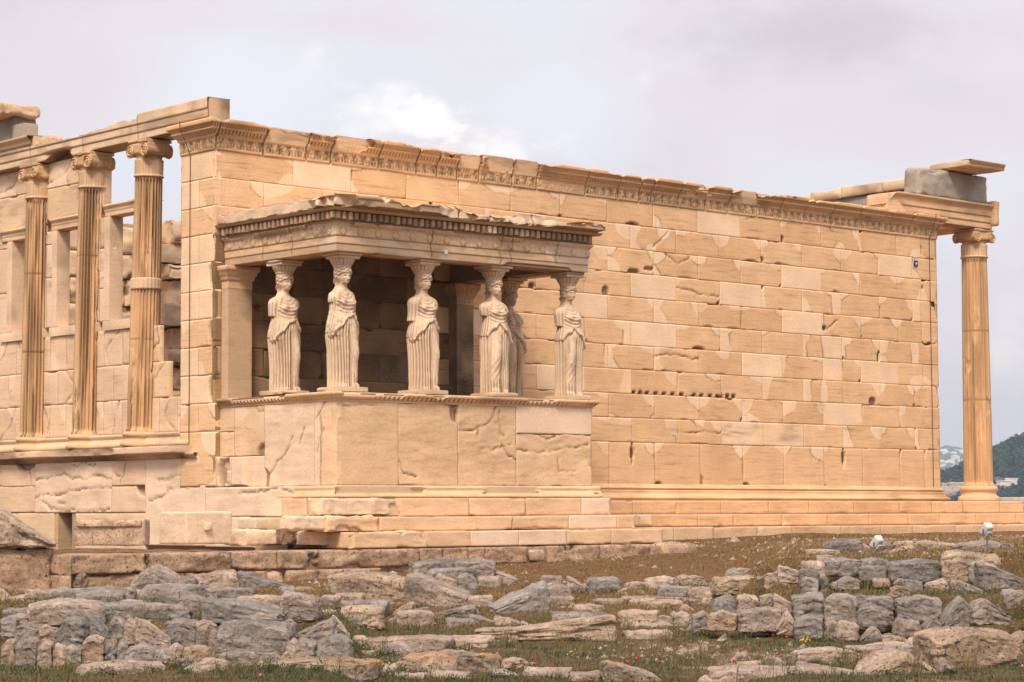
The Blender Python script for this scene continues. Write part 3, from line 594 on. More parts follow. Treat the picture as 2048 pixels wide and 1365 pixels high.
# --- lightning cables
def tube(mb, pts, r, n=8, mk=(0, 0, 0)):
    pts = np.array(pts, float)
    for a, b in zip(pts[:-1], pts[1:]):
        d = b - a; L_ = np.linalg.norm(d); d /= L_
        x = np.cross(d, [0, 0, 1]) if abs(d[2]) < .9 else np.cross(d, [1, 0, 0]); x /= np.linalg.norm(x); y = np.cross(d, x)
        t = np.linspace(0, 2 * np.pi, n, endpoint=False); ring = np.outer(np.cos(t), x) + np.outer(np.sin(t), y)
        v = np.stack([a + ring * r, b + ring * r], 1).reshape(-1, 3)
        mb.add(v, grid_q(n, 2, wrap=True), mk)
M_cable = plain('cable', (.10, .06, .045), .8)
m = MB(); tube(m, [(-.02, .75, 1.2), (-.02, .75, 6.24), (-.24, .75, 6.68), (-.24, .75, 6.8)], .007); m.build('lightning_cable', M_cable, temple)
m = MB(); tube(m, [(19.72, -.02, .5), (19.72, -.02, 6.24), (19.72, -.23, 6.68), (19.72, -.23, 6.8)], .008); m.build('lightning_cable', M_cable, temple)
# little survey plates on the wall
m = MB(); x, z = onS(1831, 523); bx(m, x - .06, x + .06, -.02, .0, z - .07, z + .07, res=.1, r=.004, amp=0); sg = m.build('sign_plate', M_sign, temple)
m = MB(); bx(m, x - .022, x + .022, -.024, -.019, z - .022, z + .022, res=.05, r=.002, amp=0); m.build('sign_mark', M_white, sg)
for (px, py) in ((1316, 450), (1830, 507)):
    m = MB(); x, z = onS(px, py); bx(m, x - .04, x + .04, -.014, .0, z - .05, z + .05, res=.1, r=.004, amp=0); m.build('sign_plate', plain('faded_plate', (.66, .6, .55)), temple)

# --- steps of the temple
def step(name, y, x0, x1, z0, z1, seed, back=.6, mat=None, joints=1.3, tone=.5, wear=.05, x0face=False, proud=0, parent=None, di=.0, rough=0.):
    m = MB(); bl = []; u = x0; rg = random.Random(seed)
    while u < x1 - .05:
        w = joints * rg.uniform(.8, 1.2); v = min(x1, u + w)
        if x1 - v < .4: v = x1
        bl.append({'r': (u, v, z0, z1), 'p': [(rg.choice(['TL', 'TR', 'BL', 'R']), .2, .4)][:1] if rg.random() < .3 else [], 'tone': tone + rg.uniform(-.3, .3), 'wear': wear, 'st': .3, 'gap': .002, 'proud': rg.uniform(-.005, .005), 'di': di * rg.random(), 'rough': rough})
        u = v
    panel(m, (0, y, 0), EX, NS, bl, res=.04, depth=.05, seed=seed)
    bx(m, x0, x1, y + .02, y + back, z0 + .003, z1 - .004, res=.12, r=.02, amp=.006, seed=seed, mk=(.3, tone, .05))
    return m.build(name, mat or M_marble, parent or temple)
step('step', -.42, 5.9, 22.55, -.11, .165, 51, back=1.3)
step('step', -.75, 6.0, 23.4, -.36, -.115, 52, back=1.6)
step('step', -1.08, 6.4, 24.6, -.66, -.365, 53, back=1.9, mat=M_porch, tone=.5, di=.5)
m = MB(); bx(m, 19.5, 22.6, .1, 12, -.11, .155, res=.3, r=.02, amp=.01, seed=3, mk=(.2, .5, .1)); m.build('stylobate', M_marble, temple)

# --- porch podium
SETTLE = False
m = MB(); Yp = -3.32; Xp = .13
def rS(x0, y0, x1, y1, Y): 
    xa, xb = XSz(x0, y1, Y), XSz(x1, y1, Y); zm = (x0 + x1) / 2
    return (xa, xb, onS(zm, y1, Y)[1], onS(zm, y0, Y)[1])
def XSz(px, py, Y): return onS(px, py, Y)[0]
def rW(x0, y0, x1, y1, X):
    ya, yb = onW(x0, (y0 + y1) / 2, X)[0], onW(x1, (y0 + y1) / 2, X)[0]; zm = (x0 + x1) / 2
    return (min(ya, yb), max(ya, yb), onW(zm, y1, X)[1], onW(zm, y0, X)[1])
za, zb = .40, 1.785
j1 = [.13, XSz(797, 900, Yp), XSz(916, 900, Yp), XSz(1033, 900, Yp), 5.86]
bl = [{'r': (j1[0], j1[1], za, zb), 'tone': .35, 'rough': .008, 'wear': .03, 'st': .2, 'cr': [{'l': [(.02, .93), (.3, .95), (.6, .98)], 'w': .008, 'd': .02}]},
      {'r': (j1[1], j1[2], za, zb), 'tone': .45, 'rough': .02, 'wear': .06, 'st': .25, 'ho': [(.98, .97, .12, .2, .06, .35)], 'cr': [{'l': [(.0, .3), (.1, .15), (.3, .1)], 'w': .012}]},
      {'r': (j1[2], j1[3], za, zb), 'tone': .5, 'rough': .03, 'wear': .05, 'st': .3, 'cr': [{'l': [(.02, .67), (.35, .72), (.58, .82), (.66, 1.)], 'w': .02, 'd': .06}, {'l': [(.35, .72), (.33, .6)], 'w': .012}, {'l': [(.75, .5), (.85, .38), (.93, .35), (1., .3)], 'w': .02, 'd': .05}, {'l': [(.4, .45), (.7, .47), (.9, .52)], 'w': .009}, {'l': [(.7, .95), (.72, .7), (.8, .6)], 'w': .01}]},
      {'r': (j1[3], j1[4], 1.32, zb), 'p': [('P',)], 'tone': .5, 'st': 0, 'wear': .01, 'proud': .012},
      {'r': (j1[3], j1[4], za, 1.318), 'tone': .6, 'rough': .022, 'wear': .04, 'st': .15, 'cr': [{'l': [(0, .7), (.3, .65), (.6, .72), (.95, .8)], 'w': .008}, {'l': [(.55, .6), (.56, .3), (.8, .3)], 'w': .009}, {'l': [(.3, .98), (.4, .9), (.5, .97)], 'w': .012}]}]
panel(m, (0, Yp, 0), EX, NS, bl, res=.026, depth=.12, seed=20, amp=.006)
bl = [{'r': (Yp, -2.73, za, zb), 'tone': .9, 'p': [('R', .3)], 'rough': .012, 'wear': .03, 'cr': [{'l': [(.95, .8), (.6, .95), (.5, 1)], 'w': .012}, {'l': [(.9, .4), (.6, .7)], 'w': .008}]},
      {'r': (-2.73, -1.33, za, zb), 'tone': .85, 'p': [('P',)], 'rough': .025, 'wear': .05, 'cr': [{'l': [(.95, .1), (.75, .3), (.6, .38), (.5, .5), (.45, .6)], 'w': .012}, {'l': [(.3, .5), (.2, .7)], 'w': .008}], 'ho': [(1., .08, .1, .15, .05, .5)]},
      {'r': (-1.33, -.42, .93, zb), 'tone': .8, 'p': [('E', .8, .9, .25, .2)], 'rough': .008, 'wear': .03, 'cr': [{'l': [(.05, .9), (.2, .85), (.3, 1)], 'w': .012}], 'ho': [(.02, .03, .22, .22, .06, .55)]},
      {'r': (-1.33, -.28, za, .926), 'tone': .9, 'p': [('P',)], 'rough': .012}, {'r': (-.42, .02, 1.36, zb), 'tone': .8, 'p': [], 'wear': .02}, {'r': (-.42, .02, .93, 1.355), 'tone': .8, 'p': [], 'wear': .02}]
panel(m, (Xp, 0, 0), EY, NW, bl, res=.026, depth=.12, seed=21, amp=.006)
panel(m, (5.86, 0, 0), EY, EX, [{'r': (Yp, -1.6, za, zb)}, {'r': (-1.6, 0, za, zb)}], res=.06, depth=.1, seed=22)
bx(m, .25, 5.74, -3.2, .05, .2, 1.78, res=.6, r=.01, amp=0, mk=(0, .3, .7))
podium = m.build('podium', M_porch, temple)
m = MB()
EGG = [(0, 1.775), (.012, 1.785), (.02, 1.80), (.012, 1.815), (.03, 1.82), (.085, 1.875), (.095, 1.885), (.10, 1.89), (.10, 1.925), (.085, 1.935), (-.45, 1.945)]
def egg_carve(u, z, o):
    d = np.zeros_like(u); t = np.zeros_like(u)
    B = (z > 1.818) & (z < 1.88); e = np.abs(np.sin(np.pi * u / .10)); pl = sstep(-.15, .1, fbm(np.stack([u * .9, u * 0, u * 0], -1), 2, 8) + .12)
    d[B] = (.035 * (e - .75) * pl)[B]; t[B] = (np.clip(.85 - 1.2 * e, 0, .8) * pl)[B]
    return d, t
def egg_brk(u, z, o, pale, dirt):
    n = fbm(np.stack([u * 1.1, z * 2, u * 0], -1), 3, 41)
    lim = np.where(n > .12, .055 + .02 * n, 9); o2 = np.minimum(o, lim)
    return o2, z - .02 * (n > .12) * (z > 1.92), np.where(o2 < o, .3, pale), dirt
sweep(m, (0, Yp, 0), EX, NS, .13, 5.86, EGG, res=.014, zres=.014, m0=1, m1=1, carve=egg_carve, brk=egg_brk, seed=11)
sweep(m, (.13, 0, 0), EY, NW, Yp, .0, EGG, res=.014, zres=.014, m0=1, carve=egg_carve, brk=egg_brk, seed=13)
sweep(m, (5.86, 0, 0), EY, EX, Yp, .0, EGG, res=.05, zres=.03, m0=1, seed=14)
bx(m, .2, 5.8, -3.25, -2.5, 1.7, 1.94, res=.3, r=.005, amp=0.004, mk=(.2, .5, .1)); bx(m, .2, 5.8, -2.5, 0, 1.7, 1.937, res=.3, r=.005, amp=0.004, mk=(0, .2, .9))  # inner floor coloured dark so the porch interior stays in shade
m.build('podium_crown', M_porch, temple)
m = MB()
BM = [(0, .405), (.05, .395), (.075, .375), (.075, .35), (.06, .33), (.09, .29), (.125, .25), (.13, .22), (.12, .205), (.05, .2)]
def bm_brk(u, z, o, pale, dirt):
    n = fbm(np.stack([u * .8, z * 3, u * 0 + 4], -1), 3, 51); o2 = np.where(n > .15, np.minimum(o, .04 + .1 * (z < .27)), o)
    return o2, z, np.where(o2 < o, .3, pale), np.where(o2 < o, .2, dirt)
sweep(m, (0, Yp, 0), EX, NS, .13, 6.0, BM, res=.04, m0=1, brk=bm_brk, seed=15)
sweep(m, (.13, 0, 0), EY, NW, Yp, -1.9, BM, res=.04, m0=1, m1=0, brk=bm_brk, seed=16)
bx(m, .2, 5.9, -3.25, 0, .19, .40, res=.4, r=.005, amp=0, mk=(0, .4, .5))
m.build('base_moulding', M_porch, temple)
# porch steps: front faces, western returns, broken western ends
def wret(m, x, y0, y1, z0, z1, seed, tone=.8):
    w = (y1 - y0) / 2
    panel(m, (x, 0, 0), EY, NW, [{'r': (y0, y0 + w, z0, z1), 'tone': tone, 'p': [('BR', .3, .5)], 'rough': .02, 'wear': .09}, {'r': (y0 + w, y1, z0, z1), 'tone': tone, 'p': [], 'rough': .02, 'wear': .09}], res=.035, depth=.12, seed=seed)
    bx(m, x + .02, x + .9, y0 + .02, y1, z0 + .004, z1 - .004, res=.15, r=.03, amp=.01, seed=seed, mk=(.3, .6, .05))
def pstep(y, x0, x1, z0, z1, seed, wy, js, **k):
    m = MB(); bl = []; rg = random.Random(seed)
    xs = [x0] + [XSz(p, q, y) for p, q in js] + [x1]
    for i, (a, b) in enumerate(zip(xs[:-1], xs[1:])):
        bl.append({'r': (a, b, z0, z1), 'p': [('P',)] if rg.random() < .2 else [], 'tone': rg.uniform(.3, .8), 'wear': .16 if i == 0 else .075, 'rough': .04 if i == 0 else .012, 'st': .5, 'gap': .002, 'proud': rg.uniform(-.035, .015) if i < 2 else 0.})
    if k.get('brk0'): bl[0]['ho'] = k['brk0']
    panel(m, (0, y, 0), EX, NS, bl, res=.03, depth=.12, seed=seed)
    bx(m, x0 + .04, x1, y + .03, y + .7, z0 + .004, z1 - .006, res=.12, r=.03, amp=.01, seed=seed, mk=(.35, .6, .05))
    panel(m, (x1, 0, 0), EY, EX, [{'r': (y, y + .7, z0, z1), 'tone': .6, 'wear': .1}], res=.05, depth=.05, seed=seed + 1)
    wret(m, x0, y, wy, z0, z1, seed + 2)
    return m.build('step', M_porch, temple)
pstep(-3.6, -.15, 6.05, -.105, .195, 61, -2.2, ((800, 1015), (938, 1015), (1053, 1015), (1163, 1015)), brk0=[(.93, .25, .2, .4, .12, .9), (.99, .8, .05, .3, .1, .9)])
pstep(-3.92, -.5, 6.33, -.345, -.112, 62, -1.5, ((758, 1046), (1025, 1046), (1138, 1046), (1234, 1046)), brk0=[(.3, .1, .14, .35, .05, .3)])
pstep(-4.2, -.2, 6.75, -.61, -.352, 63, -2.6, ((853, 1075), (941, 1075), (1038, 1075), (1133, 1075), (1223, 1075)), brk0=[(.98, .9, .05, .4, .08, .7)])
# porous foundation courses
m = MB(); bl = []; rg = random.Random(77)
def frow(y, z0, z1, pxs, py, seed, mk=.4, **k):
    xs = [XSz(p, py, y) for p in pxs]
    for a, b in zip(xs[:-1], xs[1:]):
        bl.append({'r': (a, b, z0, z1), 'p': [('P',)] if rg.random() < k.get('pale', 0) else [], 'tone': rg.uniform(.2, .9), 'wear': rg.uniform(.12, .3), 'rough': .09, 'edge': 5, 'st': 1.1, 'gap': .006, 'di': k.get('di', .5) * rg.random(), 'proud': rg.uniform(-.05, .03)})
Yf = -4.45
frow(Yf, -.905, -.618, [128, 296, 463, 560, 641, 845, 886, 935, 970, 1058], 1105, 1, di=.6)
frow(Yf, -.905, -.618, [1102, 1197, 1302, 1378], 1105, 2, di=.9)
frow(Yf + .05, -1.235, -.915, [160, 345, 425, 527, 572, 690, 760], 1145, 3)
frow(Yf - .1, -1.6, -1.245, [90, 240, 400, 565, 700, 780], 1180, 4)
panel(m, (0, Yf, 0), EX, NS, bl, res=.035, depth=.16, seed=78, amp=.014)
x0 = XSz(128, 1105, Yf); x1 = XSz(1378, 1105, Yf)
bx(m, x0 + .1, x1 - .1, Yf + .1, Yf + 1.4, -1.0, -.63, res=.12, r=.04, amp=.02, seed=9, mk=(.2, .5, .15)); bx(m, x0 + .1, 1.0, Yf + .15, Yf + 1.2, -1.7, -.95, res=.4, r=.02, amp=.0, mk=(0, .3, .6))
panel(m, (x0, 0, 0), EY, NW, [{'r': (Yf, Yf + 1.3, -.905, -.618), 'rough': .03, 'wear': .1}, {'r': (Yf, Yf + 1.3, -1.3, -.91), 'rough': .03, 'wear': .1}], res=.05, seed=80)
rblock(m, (x1 - .22, Yf + .3, -.76), EX, EY, EZ, (.42, .36, .15), res=.05, r=.1, amp=.05, seed=81, mk=(.3, .6, .1), dirt=.4)
bx(m, XSz(1064, 1105, Yf), XSz(1092, 1105, Yf), Yf - .0, Yf + .3, -.88, -.68, res=.05, r=.05, amp=.02, seed=82, mk=(.6, .6, 0))
m.build('foundation', M_poros, temple)

# --- porch roof: architrave with fascias and discs, dentils, broken cornice
Xa0, Xa1, Ya = .205, 5.88, -3.23
m = MB()
ARCH = [(-.30, 4.255), (0, 4.255), (.0, 4.38), (.008, 4.385), (.008, 4.51), (.016, 4.515), (.016, 4.665), (.03, 4.675), (.05, 4.70), (.07, 4.725), (.075, 4.745), (0, 4.75)]
AJ_S = [XSz(862, 480, Ya), XSz(1001, 480, Ya), XSz(1022, 480, Ya), XSz(1112, 480, Ya)]
def arch_carve(js, discs):
    def f(u, z, o):
        d = np.zeros_like(u); t = np.zeros_like(u)
        for j in js:
            e = np.exp(-((u - j + .02 * np.sin(z * 20)) / .009) ** 2) * (z > 4.26); d -= .03 * e; t = np.maximum(t, .9 * e)
        for c in discs:
            q = np.hypot(u - c, z - 4.592) / .062; e = sstep(1.05, .92, q); rim = np.exp(-((q - 1.08) / .1) ** 2); d += .016 * e * (o > -.1) - .006 * rim; t = np.maximum(t, .5 * rim)
        B = (z > 4.672) & (z < 4.735); e = np.abs(np.sin(np.pi * u / .045)); n = fbm(np.stack([u * .7, u * 0, u * 0], -1), 2, 19); d[B] += (.012 * (e - .5) * (n > -.1))[B]; t[B] = np.maximum(t, np.clip(.5 - .6 * e, 0, .5))[B]
        for zz in (4.385, 4.515):
            t = np.maximum(t, .55 * np.exp(-((z - zz + .004) / .006) ** 2))
        return d, t
    return f
def arch_brk(u, z, o, pale, dirt):
    n = fbm(np.stack([u * 1.3, z * 2.2, u * 0 + 2], -1), 4, 61)
    o2 = np.where((z > 4.62) & (n > .06), np.minimum(o, .012 + .02 * n), o)
    cut = sstep(.2, .3, fbm(np.stack([u * .8, z * 0, u * 0 + 7], -1), 3, 62)) * .06
    z2 = np.where(z < 4.38, z + cut * np.clip((4.38 - z) / .12, 0, 1), z)
    pl = sstep(.1, .13, fbm(np.stack([u * .9, z * 1.8, u * 0 + 3], -1), 3, 63))
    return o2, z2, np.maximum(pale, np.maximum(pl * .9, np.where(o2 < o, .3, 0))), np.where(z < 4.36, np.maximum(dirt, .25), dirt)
dS = [.33 + .37 * k for k in range(16)]
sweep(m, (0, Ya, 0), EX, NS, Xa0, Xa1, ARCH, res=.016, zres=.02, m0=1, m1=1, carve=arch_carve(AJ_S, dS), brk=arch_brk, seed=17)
dW = [-3.05 + .36 * k for k in range(9)]
sweep(m, (Xa0, 0, 0), EY, NW, Ya, -.02, ARCH, res=.016, zres=.02, m0=1, carve=arch_carve([-2.0, -1.15], dW), brk=arch_brk, seed=18)
sweep(m, (Xa1, 0, 0), EY, EX, Ya, -.02, ARCH, res=.05, zres=.03, m0=1, carve=arch_carve([], dW), seed=18)
bx(m, Xa0 + .02, Xa1 - .02, Ya + .02, Ya + .55, 4.26, 4.75, res=.12, r=.01, amp=.008, seed=4, mk=(0, .3, .6))
bx(m, Xa0 + .02, Xa0 + .55, Ya + .3, -.01, 4.262, 4.75, res=.12, r=.01, amp=.008, seed=5, mk=(0, .3, .6))
bx(m, Xa1 - .55, Xa1 - .02, Ya + .3, -.01, 4.262, 4.75, res=.12, r=.01, amp=.008, seed=6, mk=(0, .3, .6))
m.build('porch_architrave', M_porch, temple)
m = MB()
rg = random.Random(5)
def dent(m, O, U, N, u0, u1, off=.0):
    u = u0; k = 0
    while u < u1:
        w = .075; h = .125 * rg.uniform(.85, 1.05)
        pl = 1. if 3.35 < u < 3.62 and U[0] > .5 else (.25 if rg.random() < .15 else 0)
        c = np.array(O) + U * (u + w / 2) + N * (.10 + off) + EZ * (4.895 - h / 2)
        rblock(m, c, U, N, EZ, (w / 2, .055 * rg.uniform(.7, 1.), h / 2), res=.04, r=.012, amp=.006, seed=int(u * 100), mk=(pl, .5, 0 if pl == 1 else rg.uniform(.2, .62)))
        u += .126
DBK = [(.02, 4.745), (.05, 4.75), (.055, 4.765), (.055, 4.90), (.14, 4.905), (.17, 4.915), (.19, 4.94), (.21, 4.955)]
for (O, U, N, a, b, m0, m1) in (((0, Ya, 0), EX, NS, Xa0, Xa1, 1, 1), ((Xa0, 0, 0), EY, NW, Ya, 0., 1, 0), ((Xa1, 0, 0), EY, EX, Ya, 0., 1, 0)):
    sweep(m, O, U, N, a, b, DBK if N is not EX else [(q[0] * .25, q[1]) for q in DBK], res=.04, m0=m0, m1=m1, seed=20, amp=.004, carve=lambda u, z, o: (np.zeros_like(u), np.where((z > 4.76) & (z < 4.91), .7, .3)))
    if N is not EX: dent(m, O, U, N, a - .1, b + (.02 if m1 else -.08))
bx(m, Xa0, Xa1, Ya, 0, 4.752, 4.90, res=.4, r=.01, amp=0, mk=(0, .1, 1.))  # near-black underside: shade below the porch roof put into its colour
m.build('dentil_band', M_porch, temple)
m = MB()
CORN = [(.05, 4.945), (.22, 4.95), (.23, 4.965), (.39, 4.985), (.395, 4.975), (.40, 5.085), (.42, 5.095), (.41, 5.15), (.2, 5.165), (-.6, 5.18)]
def corn_brk(kind):
    def f(u, z, o, pale, dirt):
        n = fbm(np.stack([u * .9, z * .6, u * 0 + kind], -1), 4, 71 + kind); n2 = fbm(np.stack([u * 2.6, z * 4, o * 3], -1), 4, 75)
        lim = .42 - np.clip(n * 1.1 + .08, 0, .27)
        o2 = np.where(o > .1, np.minimum(o, lim + .02 * n2), o)
        cap = 5.17 - np.clip(fbm(np.stack([u * 1.6, u * 0, u * 0 + kind], -1), 4, 78) * .32, -.03, .13)
        broken = (o2 < o - .01)
        z2 = np.minimum(z, cap + .02 * n2); z2 = np.where(broken & (z > 4.99), z2 + .02 * n2, z2)
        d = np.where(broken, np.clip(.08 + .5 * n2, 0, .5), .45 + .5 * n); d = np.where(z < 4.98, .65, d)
        seam = 0
        for q in (2.6, 3.3, 4.35, 5.05): seam = np.maximum(seam, np.exp(-((u - q) / .012) ** 2)) if kind == 0 else seam
        return o2 - .05 * seam, z2, np.where(broken, .6, .15), np.maximum(np.clip(d, 0, 1), .9 * seam)
    return f
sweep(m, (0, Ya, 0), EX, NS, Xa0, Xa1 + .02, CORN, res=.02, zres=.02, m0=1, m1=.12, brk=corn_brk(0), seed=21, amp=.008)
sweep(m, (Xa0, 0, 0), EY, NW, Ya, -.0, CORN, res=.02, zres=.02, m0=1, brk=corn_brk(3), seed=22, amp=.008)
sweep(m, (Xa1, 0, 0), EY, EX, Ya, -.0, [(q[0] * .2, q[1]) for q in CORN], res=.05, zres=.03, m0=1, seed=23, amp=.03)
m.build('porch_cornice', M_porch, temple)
m = MB(); bx(m, Xa0 + .02, Xa1 - .02, Ya + .02, -.003, 4.91, 5.13, res=.1, r=.02, amp=.012, seed=7, mk=(.3, .6, .1)); bx(m, Xa0 + .5, Xa1 - .5, Ya + .5, -.02, 4.86, 4.908, res=.3, r=.005, amp=0, mk=(0, .1, 1.));  # thin lower panel near black: ceiling shade painted into its colour
for k in range(5): bx(m, Xa0 + .5 + k * 1.0, Xa0 + .62 + k * 1.0, Ya + .5, -.01, 4.73, 4.91, res=.3, r=.01, amp=.003, mk=(0, .3, .5))
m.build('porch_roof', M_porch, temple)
m = MB(); x, z = onS(891, 505, Ya); bx(m, x - .03, x + .03, Ya - .02, Ya, z - .035, z + .035, res=.1, r=.003, amp=0); m.build('sign_plate', M_white, temple)

# pilasters where the porch meets the wall
def pilaster(x0, x1, y0, seed, carved, dark):
    p = MB(); bx(p, x0, x1, y0, .02, 1.92, 3.92, res=.04, r=.008, amp=.008, seed=seed, mk=(.1, .5, dark), dirt=.45)
    o = p.build('pilaster', M_porch, temple)
    c = MB(); mkk = (0, .5, dark)
    PR = [(0, 3.86), (.0, 3.99), (.015, 4.0), (.03, 4.03), (.03, 4.06), (.06, 4.10), (.065, 4.13), (.09, 4.17), (.10, 4.18), (.10, 4.25), (0, 4.252)]
    cv = (lambda u, z, o: (np.where((z > 4.03) & (z < 4.17), .012 * np.abs(np.sin(np.pi * u / .05)), .008 * np.sin(u * 90) * ((z > 3.9) & (z < 3.99))), np.where(z > 3.9, np.clip(.7 - np.abs(np.sin(np.pi * u / .05)), 0, .7), 0))) if carved else None
    sweep(c, (0, y0, 0), EX, NS, x0, x1, PR, res=.015, zres=.02, m0=1, m1=1, carve=cv, seed=seed)
    sweep(c, (x0, 0, 0), EY, NW, y0, .0, PR, res=.015, zres=.02, m0=1, carve=cv, seed=seed)
    sweep(c, (x1, 0, 0), EY, EX, y0, .0, PR, res=.015, zres=.02, m0=1, carve=cv, seed=seed)
    bx(c, x0 + .01, x1 - .01, y0 + .01, 0, 3.87, 4.245, res=.3, r=.005, amp=0, mk=mkk)
    c.build('capital', M_porch, o)
    return o
pilaster(.15, .655, -.2, 91, False, .12)
pilaster(5.30, 5.72, -.24, 92, True, .45)
m = MB(); x, z = onW(434, 555, .16); bx(m, .1, .165, x - .05, x + .03, z - .06, z + .06, res=.1, r=.003, amp=0); m.build('sign_plate', M_white, temple)
# ------------------------------------------------------------------ west front
def ionic(parent, axis, cz, r, mat, seed, broken=0.):
    """capital: axis is the direction the scrolls face; cz = (x, y, z of its foot)"""
    A = np.array(axis, float); B = np.cross(EZ, A); O = np.array(cz, float); m = MB(); rg = np.random.RandomState(seed)
    lathe(m, O, [(r * .97, -.02), (r * 1.0, .05), (r * 1.16, .09), (r * 1.2, .13), (r * 1.0, .17), (.01, .17)], na=40, res=.02, rfun=lambda T, z, q: (q + .012 * np.cos(T * 20) * (z > .06) * (z < .15), np.where((z > .06) & (z < .15), .4, .15)), mk=(.1, .5, .1), seed=seed)
    rblock(m, O + EZ * .19, A, B, EZ, (r * 1.10, r * 1.36, .125), res=.03, r=.05, amp=.025, fr=6., seed=seed, mk=(.1, .5, .1), dirt=.6, chip=.04)
    rblock(m, O + EZ * .325, A, B, EZ, (r * 1.2, r * 1.34, .03), res=.03, r=.015, amp=.015, fr=6., chip=.03, seed=seed + 1, mk=(.2, .5, .05), dirt=.4)
    vr = r * .54; L_ = r * 1.16
    for s in (-1, 1):
        if rg.rand() < broken: vr_ = vr * .75
        else: vr_ = vr
        c = O + B * (s * r * 1.02) + EZ * .15
        nr, nt = 22, 44
        for f in (-1, 1):
            q = np.linspace(0.02, 1, nr); t = np.linspace(0, 2 * np.pi, nt, endpoint=False)
            T, Q = np.meshgrid(t, q, indexing='ij'); T = T.ravel(); Q = Q.ravel()
            sp = np.sin(2 * np.pi * (Q * 2.6 - s * f * T / (2 * np.pi)))
            v = c + np.outer(Q * vr_ * np.cos(T), B) + np.outer(Q * vr_ * np.sin(T), EZ) + np.outer(f * (L_ + .012 * sp - .03 * (Q > .97)) + .02 * vnoise(np.stack([T * 2, Q * 3, Q * 0 + seed + s + f], -1), 3), A)
            qd = grid_q(nt, nr, wrap=True)
            m.add(v, qd[:, ::-1] if f > 0 else qd, np.stack([Q * 0 + .1, Q * 0 + .5, np.clip(.25 - .5 * sp, 0, .7)], -1))
        # bolster between the two scroll faces
        k = np.linspace(-1, 1, 16); T, K = np.meshgrid(t, k, indexing='ij'); T = T.ravel(); K = K.ravel()
        rr = vr_ * (.72 + .28 * K ** 2 + .03 * np.cos(K * 14))
        v = c + np.outer(rr * np.cos(T), B) + np.outer(rr * np.sin(T), EZ) + np.outer(K * L_, A)
        m.add(v, grid_q(nt, 16, wrap=True), np.stack([K * 0 + .1, K * 0 + .5, .2 + .3 * np.cos(K * 14) ** 2], -1))
    return m.build('capital', mat, parent)
def column(loc, zb0, zb1, zs1, zt, r0, r1, axis, seed, mat, stain, label=None, west=True):
    """base zb0..zb1, shaft to zs1, necking and capital to zt"""
    x, y = loc
    rnd = np.random.RandomState(seed)
    def flute(T, z, r):
        f = ((T * 24 / (2 * np.pi)) % 1) - .5; f = f / .42
        d = np.sqrt(np.clip(1 - f ** 2, 0, 1))
        top = sstep(zs1 - .02, zs1 - .10, z); bot = sstep(zb1 + .03, zb1 + .10, z); e = top * bot
        P3 = np.stack([np.cos(T) * 1.2, np.sin(T) * 1.2, z * .9 + seed], -1); n = fbm(P3, 4, seed); n3 = fbm(np.stack([np.cos(T) * 5, np.sin(T) * 5, z * 5], -1), 3, seed + 3)
        worn = sstep(.15, .35, n) * .5
        ns = fbm(np.stack([np.cos(T) * 3, np.sin(T) * 3, z * .6 + seed * 2], -1), 3, seed + 6)
        dirt = (.3 + .7 * d) * np.clip(ns * 2.2 + .42, 0, 1) * stain
        joint = 0
        for zj in rnd_j: joint = np.maximum(joint, np.exp(-((z - zj) / .008) ** 2))
        rr = r - .066 * (1 - worn) * d * e * (r / .3) - .03 * worn * np.clip(n3 + .3, 0, 1) - .01 * joint
        br = sstep(.45, .5, n + .25 * n3); rr = rr - .022 * br
        return rr, np.maximum(np.maximum(dirt * (1 - .6 * br), .8 * joint), .0)
    rnd_j = [zb1 + (zs1 - zb1) * q for q in (.33 + .06 * rnd.rand(), .67 + .08 * rnd.rand())]
    root = bpy.data.objects.new('column', None); COL.objects.link(root); root.parent = temple
    if label: root['label'] = label
    m = MB(); H = zb1 - zb0
    lathe(m, (x, y, 0), [(.05, zb0), (r0 * 1.38, zb0), (r0 * 1.42, zb0 + H * .12), (r0 * 1.38, zb0 + H * .3), (r0 * 1.22, zb0 + H * .38), (r0 * 1.16, zb0 + H * .55), (r0 * 1.20, zb0 + H * .66), (r0 * 1.27, zb0 + H * .7), (r0 * 1.3, zb0 + H * .82), (r0 * 1.24, zb0 + H * .97), (r0 * 1.04, zb1), (r0, zb1 + .01)], na=64, res=.03, amp=.006, seed=seed, mk=(.2, .6, .08))
    m.build('base', mat, root)
    m = MB(); zz = np.linspace(zb1, zs1, 150); q = (zz - zb1) / (zs1 - zb1)
    rr = r0 + (r1 - r0) * q ** 1.3; rr[:2] = r0 * 1.05
    lathe(m, (x, y, 0), np.stack([rr, zz], -1), na=192, rfun=flute, mk=(.05, .5, 0), seed=seed)
    for rk in range(2): pass
    m.build('shaft', mat, root)
    m = MB(); lathe(m, (x, y, 0), [(r1 * .98, zs1 - .005), (r1 * 1.1, zs1 + .005), (r1 * 1.1, zs1 + .03), (r1 * 1.02, zs1 + .04), (r1 * 1.02, zt - .36), (.02, zt - .35)], na=64, res=.02, seed=seed, amp=.006, mk=(.45, .6, .1), rfun=lambda T, z, q: (q + .008 * np.sin(T * 26 + 2 * np.sin(z * 40)) * (z > zs1 + .05), .3 * (np.sin(T * 26) > .3)))
    m.build('necking', mat, root)
    ionic(root, axis, (x, y, zt - .355), r1 * .94, mat, seed, broken=.35 if west else .8)
    return root
XC = .17
YC = [onW(284, 860, XC)[0], onW(174, 860, XC)[0], onW(69, 860, XC)[0]]; YT = [onW(298, 345, XC)[0], onW(185, 345, XC)[0], onW(79, 360, XC)[0]]
